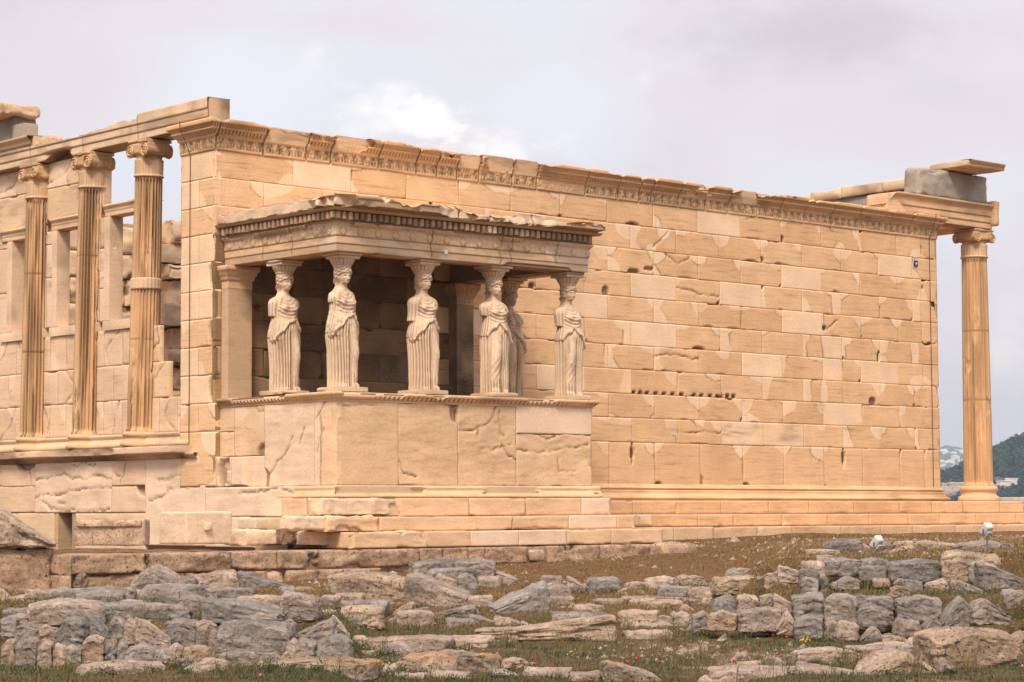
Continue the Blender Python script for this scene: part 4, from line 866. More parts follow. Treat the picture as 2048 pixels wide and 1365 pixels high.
for k, y in enumerate(YC):
    cr_ = column((XC, y), 1.17, 1.44, 6.08, 6.76, .285, .25, -EX, 101 + k, M_col, .95, ['engaged fluted column nearest the temple corner, sky visible beside it', 'middle engaged fluted column of the west front, heavily stained brown', 'engaged fluted column nearest the left edge of the photo'][k])
    lean = math.atan2(YT[k] - YC[k], 5.0); cr_.matrix_basis = Matrix.Translation((XC, y, 1.17)) @ Matrix.Rotation(-lean, 4, 'X') @ Matrix.Translation((-XC, -y, -1.17))
# new drum band on the first column
m = MB(); lathe(m, (XC, YC[0] + (YT[0] - YC[0]) * .58, 0), [(.262, 4.02), (.286, 4.03), (.284, 4.22), (.262, 4.23)], na=192, res=.02, rfun=lambda T, z, r: (r - .012 * np.sqrt(np.clip(1 - ((((T * 24 / 6.2832) % 1) - .5) / .42) ** 2, 0, 1)), 0 * T), mk=(.6, .6, 0)); m.build('repair_band', M_col, temple)

# basement below the ledge
m = MB(); bl = []
def add(x0, y0, x1, y1, **k):
    r = rW(x0, y0, x1, y1, 0.0); d = {'r': r, 'tone': .75, 'wear': .03, 'st': .15, 'rough': .012, 'gap': .002}; d.update(k); bl.append(d)
zL = .915
add(-90, 920, 2, 974); add(2, 920, 70, 974, ho=[(.28, .95, .3, .35, .15, 1.)], cr=[{'l': [(.2, .7), (.15, .4), (.1, 0)], 'w': .012}]); add(-90, 974, 70, 1026, ho=[(.96, .35, .1, .45, .05, .6)])
add(70, 918, 223, 1026, p=[('P',)], rough=.025, edge=1.2, cr=[{'l': [(0, .62), (.2, .68), (.35, .62), (.42, .67), (.5, .62), (.62, .74), (.8, .66), (1, .62)], 'w': .014, 'd': .05}, {'l': [(0, .45), (.3, .44), (.5, .4), (.7, .33), (.85, .35), (1, .31)], 'w': .014, 'd': .05}, {'l': [(.2, .87), (.3, .9), (.5, .86)], 'w': .012}, {'l': [(.02, .06), (.3, .03), (.6, .05), (.8, .08)], 'w': .012}, {'l': [(.6, .18), (.7, .2)], 'w': .01}, {'l': [(.8, .1), (.9, .22)], 'w': .012}])
add(223, 916, 290, 972, cr=[{'l': [(.5, 1), (.6, .8), (.65, .4), (.75, .05)], 'w': .008}, {'l': [(.95, .5), (.75, .3)], 'w': .008}])
add(223, 973, 290, 1026, ho=[(.07, .9, .2, .3, .06, .55)]); add(290, 914, 410, 1092, p=[('P',)], rough=.02, cr=[{'l': [(0, .82), (.2, .81), (.45, .8), (.6, .74), (.8, .75)], 'w': .012}, {'l': [(.1, .66), (.4, .65), (.65, .62)], 'w': .012}, {'l': [(.55, .78), (.7, .72), (.78, .73)], 'w': .02, 'd': .06}, {'l': [(.6, .6), (.75, .55), (.95, .5)], 'w': .008}])
add(-90, 1027, 107, 1100); add(151, 1027, 290, 1100, cr=[{'l': [(.25, .75), (1, .74)], 'w': .01}])
add(410, 914, 432, 974, tone=.6, rough=.03, ho=[(.9, .8, .8, .5, .14, .35)]); add(432, 914, 462, 974, tone=.6, rough=.03, ho=[(.1, .9, .55, .35, .16, .8), (.6, .45, .3, .5, .1, .5)], cr=[{'l': [(.75, 1), (.3, .2), (.0, 0)], 'w': .02, 'd': .05}])
add(462, 914, 485, 971, p=[('P',)], rough=.015); add(410, 974, 584, 1034, p=[('P',)], rough=.02, cr=[{'l': [(.0, .8), (.1, .9), (.14, 1)], 'w': .015}, {'l': [(.15, .95), (.3, .85), (.6, .8)], 'w': .008}]); add(410, 1034, 500, 1095, p=[('P',)], rough=.02)
panel(m, (0, 0, 0), EY, NW, bl, res=.03, depth=.16, seed=31, amp=.008)
ya = YW(107); yb = YW(151)
bx(m, .12, 1.0, -2.0, yb - .02, -.9, .38, res=.5, r=.005, amp=0, mk=(0, .4, .4)); bx(m, .25, 1.0, -2.0, -.0, .3, .95, res=.5, r=.005, amp=0, mk=(0, .4, .4)); bx(m, .12, 1.0, .02, yb - .02, .3, .95, res=.5, r=.005, amp=0, mk=(0, .4, .4)); bx(m, .12, 1.0, ya + .02, 9.5, -.9, .95, res=.5, r=.005, amp=0, mk=(0, .4, .4))
bx(m, .02, .9, yb - .04, yb + .12, -.9, .28, res=.1, r=.01, amp=.01, mk=(0, .4, .5)); bx(m, .02, .9, ya - .18, ya + .03, -.9, .28, res=.1, r=.01, amp=.01, mk=(0, .4, .25))
bx(m, .03, .9, yb - .1, ya + .1, .27, .5, res=.2, r=.01, amp=0, mk=(0, .4, .5)); bx(m, 1.3, 1.4, yb - .6, ya + .6, -.9, .9, res=.5, r=.01, amp=0, mk=(0, 0, 1))  # black panels behind the doorway stand in for the shade inside
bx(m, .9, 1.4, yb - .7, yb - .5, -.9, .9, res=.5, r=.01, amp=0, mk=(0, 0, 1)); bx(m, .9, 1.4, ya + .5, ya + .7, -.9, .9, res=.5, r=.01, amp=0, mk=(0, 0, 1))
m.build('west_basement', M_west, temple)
# ledge
m = MB()
LED = [(.0, .92), (.03, .925), (.05, .945), (.08, .985), (.09, 1.02), (.22, 1.03), (.225, 1.04), (.225, 1.14), (.215, 1.15), (-.3, 1.165)]
def led_brk(u, z, o, pale, dirt):
    n = fbm(np.stack([u * 1.5, z * 3, u * 0], -1), 3, 91); end = sstep(.95, .55, u) 
    o2 = np.where((z > 1.02), np.minimum(o, .225 - np.clip(n - .1, 0, 1) * .12 - .25 * end), o)
    d = np.where((z < 1.02), np.clip(.55 + .6 * n, .15, .9), np.clip(n * 1.2, 0, .5)); d = np.where(z > 1.13, d * .5 + .25 * (n > 0), d)
    return o2, z, np.maximum(pale, .3), d * (1 - .5 * end)
sweep(m, (0, 0, 0), EY, NW, .5, 9.5, LED, res=.025, zres=.02, brk=led_brk, seed=33)
WB = [(-.0, 1.16), (.05, 1.17), (.055, 1.22), (.03, 1.25), (.0, 1.28), (-.02, 1.33), (.01, 1.35), (.015, 1.39), (-.01, 1.405), (-.12, 1.41)]
sweep(m, (.03, 0, 0), EY, NW, .75, 9.5, WB, res=.04, seed=34)
m.build('ledge', M_west, temple)
# wall between the columns, with windows
m = MB(); bl = []; XWl = .2
zr = [1.40, 2.04, 2.69, 3.36]
ys = [.95, 1.45, 2.05, 2.75, 3.3, 3.95, 4.6, 5.3, 5.9, 6.6, 7.2, 7.9, 8.7, 9.5]
for r in range(3):
    yy = ys if r % 2 == 0 else [.95] + [v + .3 for v in ys[1:-1]] + [9.5]
    for a, b in zip(yy[:-1], yy[1:]):
        if r >= 1 and b < 2.3: continue
        bl.append({'r': (a, b, zr[r], zr[r + 1]), 'tone': rng.uniform(.3, 1), 'p': [(rng.choice(['TL', 'TR', 'BL', 'BR']), .5, .5)] if rng.random() < .5 else [], 'wear': .04, 'st': .4, 'rough': .008, 'cr': [{'l': [(rng.random(), 0), (rng.random(), .5), (rng.random(), 1)], 'w': .008}] if rng.random() < .35 else []})
W0 = (2.72, YW(220, .2)); W1 = (4.62, YW(114, .2)); W2 = (6.5, 7.35)
for (a, b), zt in ((W0, 5.52), (W1, 5.42), (W2, 5.40)):
    pass
bays = [(2.45, 4.12, W0, 5.50, 5.50), (4.12, 6.07, W1, 5.42, 6.76), (6.07, 8.0, W2, 5.36, 6.76)]
for (y0, y1, (wa, wb), zt, ztop) in bays:
    for a, b in ((y0, wa), (wb, y1)):
        z = 3.54
        while z < zt - .05:
            z2 = min(zt, z + rng.uniform(.6, 1.0)); bl.append({'r': (a, b, z, z2), 'tone': rng.uniform(.4, .9), 'p': [('P',)] if rng.random() < .35 else [], 'wear': .05, 'st': .8, 'di': .5}); z = z2
    if ztop > zt + .3:
        bl.append({'r': (y0, y1, zt + .22, 6.25), 'tone': .5, 'p': [('TL', .25, .8)], 'wear': .05, 'st': 1.0, 'di': .6, 'cr': [{'l': [(.3, 0), (.35, 1)], 'w': .008}]}); bl.append({'r': (y0, y1, 6.255, 6.76), 'tone': .6, 'p': [('BR', .4, .9)], 'wear': .03, 'st': 1.0, 'cr': [{'l': [(.5, 1), (.7, .4), (1, .2)], 'w': .01}]})
panel(m, (XWl, 0, 0), EY, NW, bl, res=.035, depth=.1, seed=35, amp=.006)
bx(m, XWl + .07, .8, .95, 9.5, 1.2, 2.02, res=.3, r=.03, amp=.02, mk=(.3, .6, .1)); bx(m, XWl + .07, .5, 2.45, 3.2, 2.0, 3.35, res=.3, r=.03, amp=.02, mk=(.3, .6, .1)); bx(m, XWl + .07, .5, 3.2, 9.5, 2.0, 3.35, res=.3, r=.03, amp=.02, mk=(.3, .6, .1))
for (y0, y1, (wa, wb), zt, ztop) in bays:
    bx(m, XWl + .07, .46, y0, wa, 3.3, zt, res=.12, r=.01, amp=.008, mk=(.2, .6, .1), dirt=.4); bx(m, XWl + .07, .46, wb, y1, 3.3, zt, res=.12, r=.01, amp=.008, mk=(.2, .6, .1), dirt=.4)
    if ztop > zt + .3: bx(m, XWl + .07, .46, y0, y1, zt + .2, 6.75, res=.3, r=.01, amp=.008, mk=(.2, .6, .1))
bx(m, XWl + .07, .46, 8.0, 9.5, 3.3, 6.7, res=.3, r=.02, amp=.02, mk=(.2, .6, .1))
m.build('west_wall', M_west, temple)
for (y0, y1, (wa, wb), zt, ztop) in bays:
    m = MB(); bx(m, XWl - .05, .48, y0 + .02, y1 - .2, 3.36, 3.545, res=.06, r=.012, amp=.006, seed=int(y0 * 10), mk=(.6, .6, 0), dirt=.2)
    m.build('window_sill', M_west, temple)
    m = MB(); sweep(m, (XWl, 0, 0), EY, NW, y0 + .22, y1 - .22, [(-.05, zt), (.02, zt), (.02, zt + .09), (.03, zt + .1), (.03, zt + .15), (.07, zt + .19), (.07, zt + .225), (-.5, zt + .235)], res=.05, seed=int(y0 * 7)); bx(m, XWl + .02, .48, y0 + .05, y1 - .22, zt + .003, zt + .23, res=.1, r=.01, amp=.006, mk=(.6, .6, 0)); m.build('window_lintel', M_west, temple)
    m = MB(); bx(m, XWl - .035, .44, wb - .002, wb + .19, 3.55, zt - .002, res=.05, r=.01, amp=.006, seed=int(y0 * 9), mk=(.45, .7, 0), dirt=.5); m.build('window_jamb', M_west, temple); m = MB(); bx(m, XWl - .035, .44, wa - .19, wa + .002, 3.55, zt - .002, res=.05, r=.01, amp=.006, seed=int(y0 * 11), mk=(.45, .7, 0), dirt=.5); m.build('window_jamb', M_west, temple)
# ragged remains of the return wall behind the anta
# --- north wall seen from inside
m = MB(); bl = []; z = -.6; r = 0
while z < 6.3:
    h = rng.uniform(.42, .62); u = -1.0 - rng.random()
    while u < 16:
        w = rng.uniform(.7, 1.5); bl.append({'r': (u, u + w, z, min(z + h, 6.75 - .06 * rng.random())), 'tone': rng.uniform(.2, .9), 'p': [], 'rough': rng.choice([.02, .06, .09]), 'wear': rng.choice([.05, .12, .2]), 'edge': 3, 'st': .6, 'proud': rng.uniform(-.08, .08), 'gap': .01, 'res': .06}); u += w
    z += h; r += 1
panel(m, (0, 11.2, 0), EX, NS, bl, res=.06, depth=.3, seed=41, amp=.02)
bx(m, -2, 16, 11.4, 11.9, -.8, 6.5, res=.4, r=.03, amp=.03, mk=(0, .4, .5)); m.build('north_wall', M_west, temple)
# stump of a cross wall with stacked, broken courses just inside the front
m = MB(); z = 1.9; k = 0
while z < 5.6:
    h = rng.uniform(.30, .5); x1 = 1.9 + rng.uniform(-.15, .3); 
    rblock(m, (3.6, 5.1 + (k % 2) * .1, z + h / 2), EX, EY, EZ, (1.5 + rng.uniform(-.2, .2), .5, h / 2 - .005), res=.05, r=.02, amp=.05, seed=200 + k, mk=(.35, .6, 0), dirt=.5, chip=.1, cuts=5, cutd=.88, amp2=.015); z += h; k += 1
bx(m, 2.2, 5.1, 4.7, 5.5, -.6, 1.92, res=.3, r=.03, amp=.03, mk=(.2, .5, .2))
m.build('cross_wall', M_west, temple)
# --- west architrave
m = MB()
WA = [(-.5, 6.765), (-.05, 6.765), (0, 6.765), (.0, 6.905), (.012, 6.91), (.012, 7.055), (.024, 7.06), (.024, 7.255), (-.0, 7.26), (-.5, 7.262)]
jw = [YW(272), YW(161), YW(56)]
def wa_brk(u, z, o, pale, dirt):
    n = fbm(np.stack([u * 1.6, u * 0, u * 0], -1), 4, 95); n2 = fbm(np.stack([u * 3, z * 3, o], -1), 3, 96)
    cap = np.where(u < jw[0], 7.262, np.where(u < jw[2], 7.15 + .12 * n, 7.12)); z2 = np.minimum(z, cap)
    # broken underside beside the capital
    c = np.exp(-((u - 5.35) / .42) ** 4); low = 6.765 + .17 * c
    z2 = np.where((z < low) & (o > -.3), low, z2); o2 = np.where((z < 6.92) & (o > -.3), o - .12 * c, o)
    jj = 0
    for j in jw: jj = np.maximum(jj, np.exp(-((u - j) / .01) ** 2))
    line = np.maximum(np.exp(-((z - 6.905) / .007) ** 2), np.exp(-((z - 7.055) / .007) ** 2))
    d = np.maximum(np.maximum(.7 * jj, .6 * line), np.clip(.5 * n2, 0, .3)); d = np.where(z < 6.77, .6, d)
    pl = (u > 4.4) & (u < 5.0)
    return o2 - .02 * jj * (o > -.1), z2, np.where(pl, .5, .2), d
sweep(m, (0, 0, 0), EY, NW, .215, 9.5, WA, res=.03, zres=.025, brk=wa_brk, seed=37)
bx(m, .02, .46, .215, jw[0], 6.768, 7.258, res=.05, r=.012, amp=.01, seed=3, mk=(.1, .5, .2), dirt=.6); bx(m, .02, .5, jw[0], 9.5, 6.94, 7.09, res=.2, r=.02, amp=.03, mk=(.3, .5, .1)); bx(m, .15, .5, 6.0, 9.5, 6.77, 7.1, res=.2, r=.02, amp=.0, mk=(.1, .5, .3)); bx(m, .03, .5, jw[0], 4.9, 6.77, 6.96, res=.2, r=.02, amp=.0, mk=(.1, .5, .5))
m.build('architrave', M_west, temple)
m = MB(); sweep(m, (0, 0, 0), EY, NW, YW(60), 9.5, [(0, 7.1), (.03, 7.15), (.05, 7.18), (.05, 7.22), (.12, 7.28), (.13, 7.32), (-.4, 7.35)], res=.05, seed=38, carve=lambda u, z, o: (0 * u, np.where(z < 7.17, .6, .15))); bx(m, .02, .5, YW(60), 9.5, 7.08, 7.33, res=.2, r=.02, amp=.01, mk=(.3, .6, .1)); m.build('architrave_crown', M_west, temple)
m = MB(); bx(m, .04, .55, YW(70, .55), 9.0, 7.335, 7.86, res=.05, r=.07, amp=.045, fr=4., seed=6, mk=(.3, .6, .05), dirt=.4, cuts=3, cutd=.88, amp2=.012); bx(m, -.02, .3, YW(72, .3), YW(70, .55) - .005, 7.335, 7.62, res=.05, r=.02, amp=.01, seed=8, mk=(.8, .6, .05), dirt=.3); m.build('frieze_block', M_grey, temple)
m = MB(); bx(m, -.3, .5, YW(78, .5), 9.2, 7.79, 8.03, res=.04, r=.06, amp=.07, fr=4., amp2=.02, seed=16, mk=(.3, .6, .1), dirt=.5, cuts=2, cutd=.85); m.build('cornice_block', M_porch, temple)
m = MB(); y, z = onW(100, 262, .1); bx(m, -.02, .3, y - .16, y + .14, 7.12, 7.27, res=.04, r=.04, amp=.03, seed=17, mk=(.4, .6, 0)); m.build('cornice_block', M_porch, temple)

# ------------------------------------------------------------------ east porch
SETTLE = True
XE, YE = 22.0, .45
column((XE, YE), .165, .53, 5.98, 6.66, .345, .30, -EY, 140, M_col, .55, 'tall fluted corner column standing clear against the sky at the east end', west=False)
m = MB(); Xl = XS(1782, .1); Xr = XS(1992, .1)
EA = [(-.4, 6.665), (0, 6.665), (0, 6.81), (.012, 6.815), (.012, 6.965), (.024, 6.97), (.024, 7.12), (.045, 7.13), (.05, 7.16), (.09, 7.205), (.095, 7.25), (-.4, 7.255)]
def ea_brk(u, z, o, pale, dirt):
    n = fbm(np.stack([u * 2, z * 3, o], -1), 3, 99); c = sstep(Xl + .75, Xl + .1, u + .8 * (z - 6.9)); o2 = o - .22 * c; z2 = np.minimum(z, 7.255 - .3 * sstep(Xl + .35, Xl, u))
    line = np.maximum(np.exp(-((z - 6.81) / .007) ** 2), np.exp(-((z - 6.967) / .007) ** 2))
    return o2, z2, .25 + 0 * u, np.maximum(np.maximum(.5 * line, np.clip(.4 * n, 0, .3)), np.where(z > 7.15, .3, np.where(z < 6.68, .5, 0)))
sweep(m, (0, .12, 0), EX, NS, Xl, Xr, EA, res=.03, zres=.025, m1=1, brk=ea_brk, seed=42, carve=lambda u, z, o: (.015 * np.abs(np.sin(np.pi * u / .08)) * ((z > 7.15) & (z < 7.21)), .0 * u))
sweep(m, (Xr, 0, 0), EY, EX, .12, 8.2, EA, res=.1, m0=1, seed=43)
bx(m, Xl + .05, Xr - .02, .14, .78, 6.67, 7.22, res=.08, r=.05, amp=.02, seed=5, mk=(.3, .5, .1)); bx(m, 21.35, Xr - .01, .5, 8.2, 6.67, 7.25, res=.15, r=.03, amp=.015, seed=6, mk=(.3, .5, .2)); bx(m, 19.6, 20.4, .1, .7, 6.66, 6.78, res=.1, r=.02, amp=.01, mk=(.3, .5, .4))
rblock(m, (Xr + .05, .1, 7.05), EX, EY, EZ, (.1, .12, .3), res=.05, r=.05, amp=.03, seed=4, mk=(.3, .5, .1))
m.build('east_architrave', M_marble, temple)
m = MB(); bx(m, XS(1846, .2), XS(1985, .2), .2, .7, 7.262, 7.95, res=.05, r=.09, amp=.05, fr=4., seed=18, mk=(.5, .6, .0), dirt=.5, cuts=3, cutd=.9, chip=.08, amp2=.012); m.build('frieze_block', M_grey, temple)
m = MB(); bx(m, 21.4, 22.15, .75, YW(1645, 21.4), 7.26, 7.74, res=.1, r=.03, amp=.02, seed=19, mk=(.3, .6, 0), dirt=.3); m.build('frieze_block', M_grey, temple)
def ecb(p0, p1, za, zb_, s, **k):
    m = MB(); ya_, yb_ = YW(p1, 21.3), YW(p0, 21.3); bx(m, 21.3, 22.4, ya_ + .02, yb_ - .02, za, zb_, res=.07, r=k.get('r', .05), amp=k.get('amp', .04), seed=s, mk=k.get('mk', (.3, .6, .1)), dirt=k.get('dirt', .5), cuts=k.get('cuts', 2), cutd=.85, taper=k.get('taper')); return m.build('cornice_block', M_porch, temple)
ecb(1770, 1850, 7.755, 8.02, 31, amp=.012, cuts=0, mk=(.6, .6, .05), dirt=.3); ecb(1686, 1770, 7.75, 8.02, 32); ecb(1624, 1690, 7.73, 7.98, 33, amp=.06); ecb(1558, 1626, 7.66, 7.95, 34, amp=.06, r=.12)
m = MB()
def lift(x, h): x = x.copy(); x[:, 2] += np.where(x[:, 2] < 0, .06 * sstep(-.2, -h[1], x[:, 1]) , 0); return x
bx(m, XS(1925, -.1), XS(1990, -.1), -.0, .9, 7.97, 8.1, res=.07, r=.04, amp=.03, seed=35, mk=(.5, .6, 0)); bx(m, XS(1944, -.42), XS(2019, -.42), -.42, .7, 8.0, 8.13, res=.05, r=.02, amp=.012, seed=36, mk=(.3, .6, .1), dirt=.5, chip=.03); sweep(m, (0, -.42, 0), EX, NS, XS(1948, -.42), XS(2017, -.42), [(-.02, 8.06), (.02, 8.08), (.05, 8.12), (.05, 8.15), (-.3, 8.16)], res=.03, carve=lambda u, z, o: (.02 * np.abs(np.sin(u * 40)), np.where(z > 8.1, .5, .1)))
m.build('cornice_block', M_porch, temple)
SETTLE = False
# ------------------------------------------------------------------ the six statues that carry the porch roof
def interp(z, tab):
    t = np.array(tab, float); return np.interp(z, t[:, 0], t[:, 1])
def wrapd(a): return (a + np.pi) % (2 * np.pi) - np.pi
def statue_mesh(kind, seed):
    """kind: s = +1 bent knee on the statue's left (viewer's right), -1 mirrored; arms: lower end of (right, left) upper arm, or None"""
    s, arms, worn = kind
    nph, nzz = 288, 330
    z = np.concatenate([np.linspace(0, 1.74, 210), np.linspace(1.745, 2.075, nzz - 210)])
    ph = np.linspace(-np.pi, np.pi, nph, endpoint=False)
    PH, Z = np.meshgrid(ph, z, indexing='ij'); PH = PH.ravel(); Z = Z.ravel()
    sn, cs = np.sin(PH), np.cos(PH)          # +x = statue's left, front = -y
    a = interp(Z, [(0, .235), (.05, .235), (.3, .238), (.65, .25), (.92, .268), (1.05, .262), (1.2, .24), (1.32, .228), (1.45, .232), (1.55, .236), (1.62, .225), (1.655, .19), (1.685, .135), (1.71, .098), (1.74, .078), (1.79, .072), (1.81, .066), (1.84, .082), (1.88, .094), (1.94, .103), (2.0, .106), (2.045, .10), (2.075, .085)])
    bf = interp(Z, [(0, .20), (.3, .19), (.65, .195), (.95, .2), (1.1, .195), (1.25, .175), (1.4, .165), (1.48, .165), (1.56, .14), (1.63, .105), (1.68, .075), (1.72, .06), (1.785, .058), (1.795, .085), (1.81, .112), (1.84, .118), (1.9, .122), (1.96, .122), (2.02, .118), (2.075, .10)])
    bb = interp(Z, [(0, .2), (.3, .19), (.65, .195), (.95, .21), (1.2, .17), (1.4, .17), (1.58, .165), (1.65, .14), (1.7, .125), (1.8, .125), (1.9, .13), (2.0, .125), (2.075, .1)])
    b = np.where(cs > 0, bf, bb)
    n = interp(Z, [(0, 2.5), (1.2, 2.4), (1.6, 2.2), (1.72, 2.0), (2.1, 2.0)])
    r = (np.abs(sn / a) ** n + np.abs(cs / b) ** n) ** (-1 / n)
    x = r * sn * s                            # mirrored coordinate: x>0 is the bent-knee side
    P = wrapd(PH * s)
    fr = np.clip(cs * 1.6, 0, 1)
    g = lambda v, c, w: np.exp(-((v - c) / w) ** 2)
    dirt = np.zeros_like(r)  # darkens folds, undersides, eye and mouth lines
    # body under the cloth
    for q in (-1, 1): r += .055 * g(x, q * .095, .062) * g(Z, 1.455, .065) * fr
    r += .022 * g(x, .0, .13) * g(Z, 1.14, .12) * fr
    knee = g(x, .105, .08) * fr
    r += .070 * knee * np.where(Z > .68, np.exp(-((Z - .68) / .30) ** 2), np.exp(-((Z - .68) / .20) ** 2))
    r += .035 * g(x, .12, .07) * fr * sstep(.05, .3, Z) * sstep(.75, .4, Z)
    r += .020 * g(P, 1.45, .5) * g(Z, .88, .22)
    # feet peeping from the hem
    r += .055 * g(x, .125, .055) * fr * sstep(.085, .03, Z) + .035 * g(x, -.09, .05) * fr * sstep(.06, .02, Z)
    # skirt: column-like flutes on the standing leg, smooth over the bent leg
    zb = 1.235 - .33 * np.clip(np.abs(x - .05) / .27, 0, 1.2) ** 1.25 - .02 * np.sin(PH * 9) ; zb = np.where(cs < 0, .93 + .0 * zb, zb)
    zb = np.where(x > .05, np.maximum(zb, 1.02), zb)
    skirt = sstep(0.0, -.03, Z - zb)
    wob = .10 * np.sin(Z * 4 + P * 3) + .08 * vnoise(np.stack([P * 2, Z * 3, P * 0 + seed], -1), seed)
    fl = np.abs(np.sin((P * 13 + wob * 3)))                         # ridges
    fl = fl ** .8
    leg = np.clip(g(x, .12, .095) * 1.25, 0, 1) * fr * sstep(.12, .3, Z)
    ridge = (fl - .62) * .044 * (1 - leg) * skirt * interp(Z, [(0, .8), (.2, 1), (.9, 1.), (1.2, .7)])
    r += ridge
    dirt = np.maximum(dirt, np.clip(.75 - fl * 1.2, 0, 1) * (1 - leg) * skirt)
    gro = g(x, .008, .018) * fr * sstep(1.1, .95, Z); r -= .035 * gro; dirt = np.maximum(dirt, .7 * gro)
    gro = g(x, .215, .016) * fr * sstep(.8, .6, Z); r -= .02 * gro; dirt = np.maximum(dirt, .45 * gro)
    # drag folds over the bent leg
    dr = np.sin((Z * 1.0 + (x - .1) * 1.9) * 2 * np.pi / .15); r += .004 * dr * leg * skirt * (Z < .62)
    r += (.010 * np.sin(P * 26) * sstep(.16, .0, Z)) * (1 - .4 * leg)
    # overfold with its pouched rim
    over = sstep(-.015, .012, Z - zb) * sstep(1.62, 1.45, Z)
    r += over * interp(Z - zb, [(0, .018), (.06, .015), (.25, .006), (.5, 0)])
    rim = g(Z - zb, .028, .028); r += rim * (.020 + .008 * np.sin(PH * 34 + 3 * np.sin(PH * 7))) * fr
    dirt = np.maximum(dirt, .75 * g(Z - zb, -.022, .018) * fr)
    dirt = np.maximum(dirt, rim * .45 * (np.sin(PH * 34 + 3 * np.sin(PH * 7)) < -.2))
    # side mantle falls: long vertical folds below the shoulders
    side = g(np.abs(P), 1.30, .33) * sstep(.88, 1.0, Z) * sstep(1.62, 1.5, Z); sf = np.sin(np.abs(P) * 30 + 1.5 * np.sin(Z * 5))
    side_l = np.where(P < 0, 1., .55)
    r += side * (.018 + .012 * sf) * side_l; dirt = np.maximum(dirt, side * np.clip(-sf, 0, 1) * .55)
    # low hanging corner of the overfold at the standing side
    hang = g(P, -1.12, .36) * sstep(.86, .90, Z) * sstep(1.35, 1.1, Z); r += .012 * hang * (1 + np.sin(P * 24)); dirt = np.maximum(dirt, .7 * g(P, -1.1, .5) * g(Z, .872, .014))
    # neckline and chest folds
    rho = np.hypot(x, (Z - 1.74) * .82); ck = fr * sstep(.24, .14, np.abs(x)) * sstep(1.22, 1.3, Z) * sstep(1.64, 1.58, Z)
    w = np.sin(rho * 2 * np.pi / .052 + 1.2); r += .0065 * w * ck; dirt = np.maximum(dirt, np.clip(-w - .2, 0, 1) * ck * .38)
    strap = g(np.abs(x), .165, .03) * fr * sstep(1.5, 1.56, Z) * sstep(1.68, 1.6, Z); r += .012 * strap
    # locks of hair on the shoulders and the mass down the nape
    lock = g(np.abs(P), .95, .10) * sstep(1.38, 1.46, Z) * sstep(1.70, 1.63, Z); r += lock * (.022 + .006 * np.sin(Z * 120)); dirt = np.maximum(dirt, .3 * lock * (np.sin(Z * 120) < -.2))
    nape = sstep(1.9, 2.6, np.abs(P)) * sstep(1.45, 1.6, Z) * sstep(1.90, 1.80, Z); r += nape * (.03 + .008 * np.sin(P * 22))
    # upper arms
    for q, ze in ((-1, arms[0]), (1, arms[1])):
        if ze is None: ze = 1.46; am = .035
        else: am = .085
        arm = np.exp(-(np.abs(wrapd(PH - q * 1.62)) / .36) ** 3)
        sh = interp(Z, [(ze - .4, .0), (ze, .8), (1.45, .95), (1.55, 1.), (1.6, .9), (1.64, .5), (1.68, .05)])
        cut = sstep(ze - .012, ze + .004, Z)
        r += am * arm * sh * cut
        dirt = np.maximum(dirt, .8 * np.exp(-((Z - ze + .02) / .02) ** 2) * arm)
        dirt = np.maximum(dirt, .5 * np.exp(-((np.abs(wrapd(PH - q * 1.62)) - .42) / .05) ** 2) * sstep(ze, ze + .05, Z) * sstep(1.6, 1.5, Z))
    # ---- head
    hx = r * sn
    jaw = (Z > 1.78)
    face = fr * sstep(1.785, 1.80, Z) * sstep(1.985, 1.96, Z)
    r += .030 * g(hx, 0, .014) * interp(Z, [(1.855, 0), (1.866, 1), (1.885, .75), (1.94, .3), (1.95, .0)]) * face
    r += .008 * g(Z, 1.942, .010) * g(np.abs(hx), .032, .03) * face
    for q in (-1, 1):
        r -= .018 * g(hx, q * .036, .016) * g(Z, 1.921, .012) * face; r += .008 * g(hx, q * .036, .010) * g(Z, 1.921, .007) * face
        r += .006 * g(hx, q * .05, .02) * g(Z, 1.88, .02) * face
        dirt = np.maximum(dirt, .42 * g(hx, q * .036, .016) * g(Z, 1.929, .006) * face)
    r += .008 * g(hx, 0, .026) * (g(Z, 1.846, .006) + g(Z, 1.833, .006)) * face; r -= .010 * g(hx, 0, .028) * g(Z, 1.8395, .004) * face
    dirt = np.maximum(dirt, .5 * g(hx, 0, .026) * g(Z, 1.8395, .004) * face)
    r += .012 * g(hx, 0, .026) * g(Z, 1.808, .013) * face
    r -= .005 * g(np.abs(hx), .062, .02) * g(Z, 1.835, .025) * face
    # hair: waved band over brow and temples, bun-like back
    hair = np.maximum(sstep(1.968, 1.985, Z + .022 * np.abs(P) ** 2), sstep(1.12, 1.35, np.abs(P)) * sstep(1.82, 1.88, Z))
    hair = hair * (Z < 2.08) * sstep(1.78, 1.82, Z)
    wv = np.sin(np.abs(P) * 7 + 95 * (Z - 1.95) + 1.2 * np.sin(P * 11)) ; r += hair * (.020 + .007 * wv); dirt = np.maximum(dirt, hair * np.clip(-wv - .1, 0, 1) * .5)
    r -= .006 * g(np.abs(P), 1.12, .05) * sstep(1.80, 1.84, Z) * sstep(1.96, 1.94, Z)
    # weathering
    P3 = np.stack([r * sn, r * cs, Z], -1)
    w_ = fbm(P3 * 7 + seed * 3.1, 4, seed); r += .010 * w_ * (Z < 1.75) * (1 + worn * 2.0 * sstep(.8, 1.2, Z)) + .0025 * w_ * (Z >= 1.75)
    dirt = np.maximum(dirt, np.clip(fbm(P3 * [6, 6, 1.2] + seed, 4, seed + 1) * 1.8 - .25, 0, .7)); dirt = np.maximum(dirt, worn * np.clip(fbm(P3 * 16, 3, seed + 2) * 1.2 - .1, 0, .4) * (Z > .8) * (Z < 1.7))
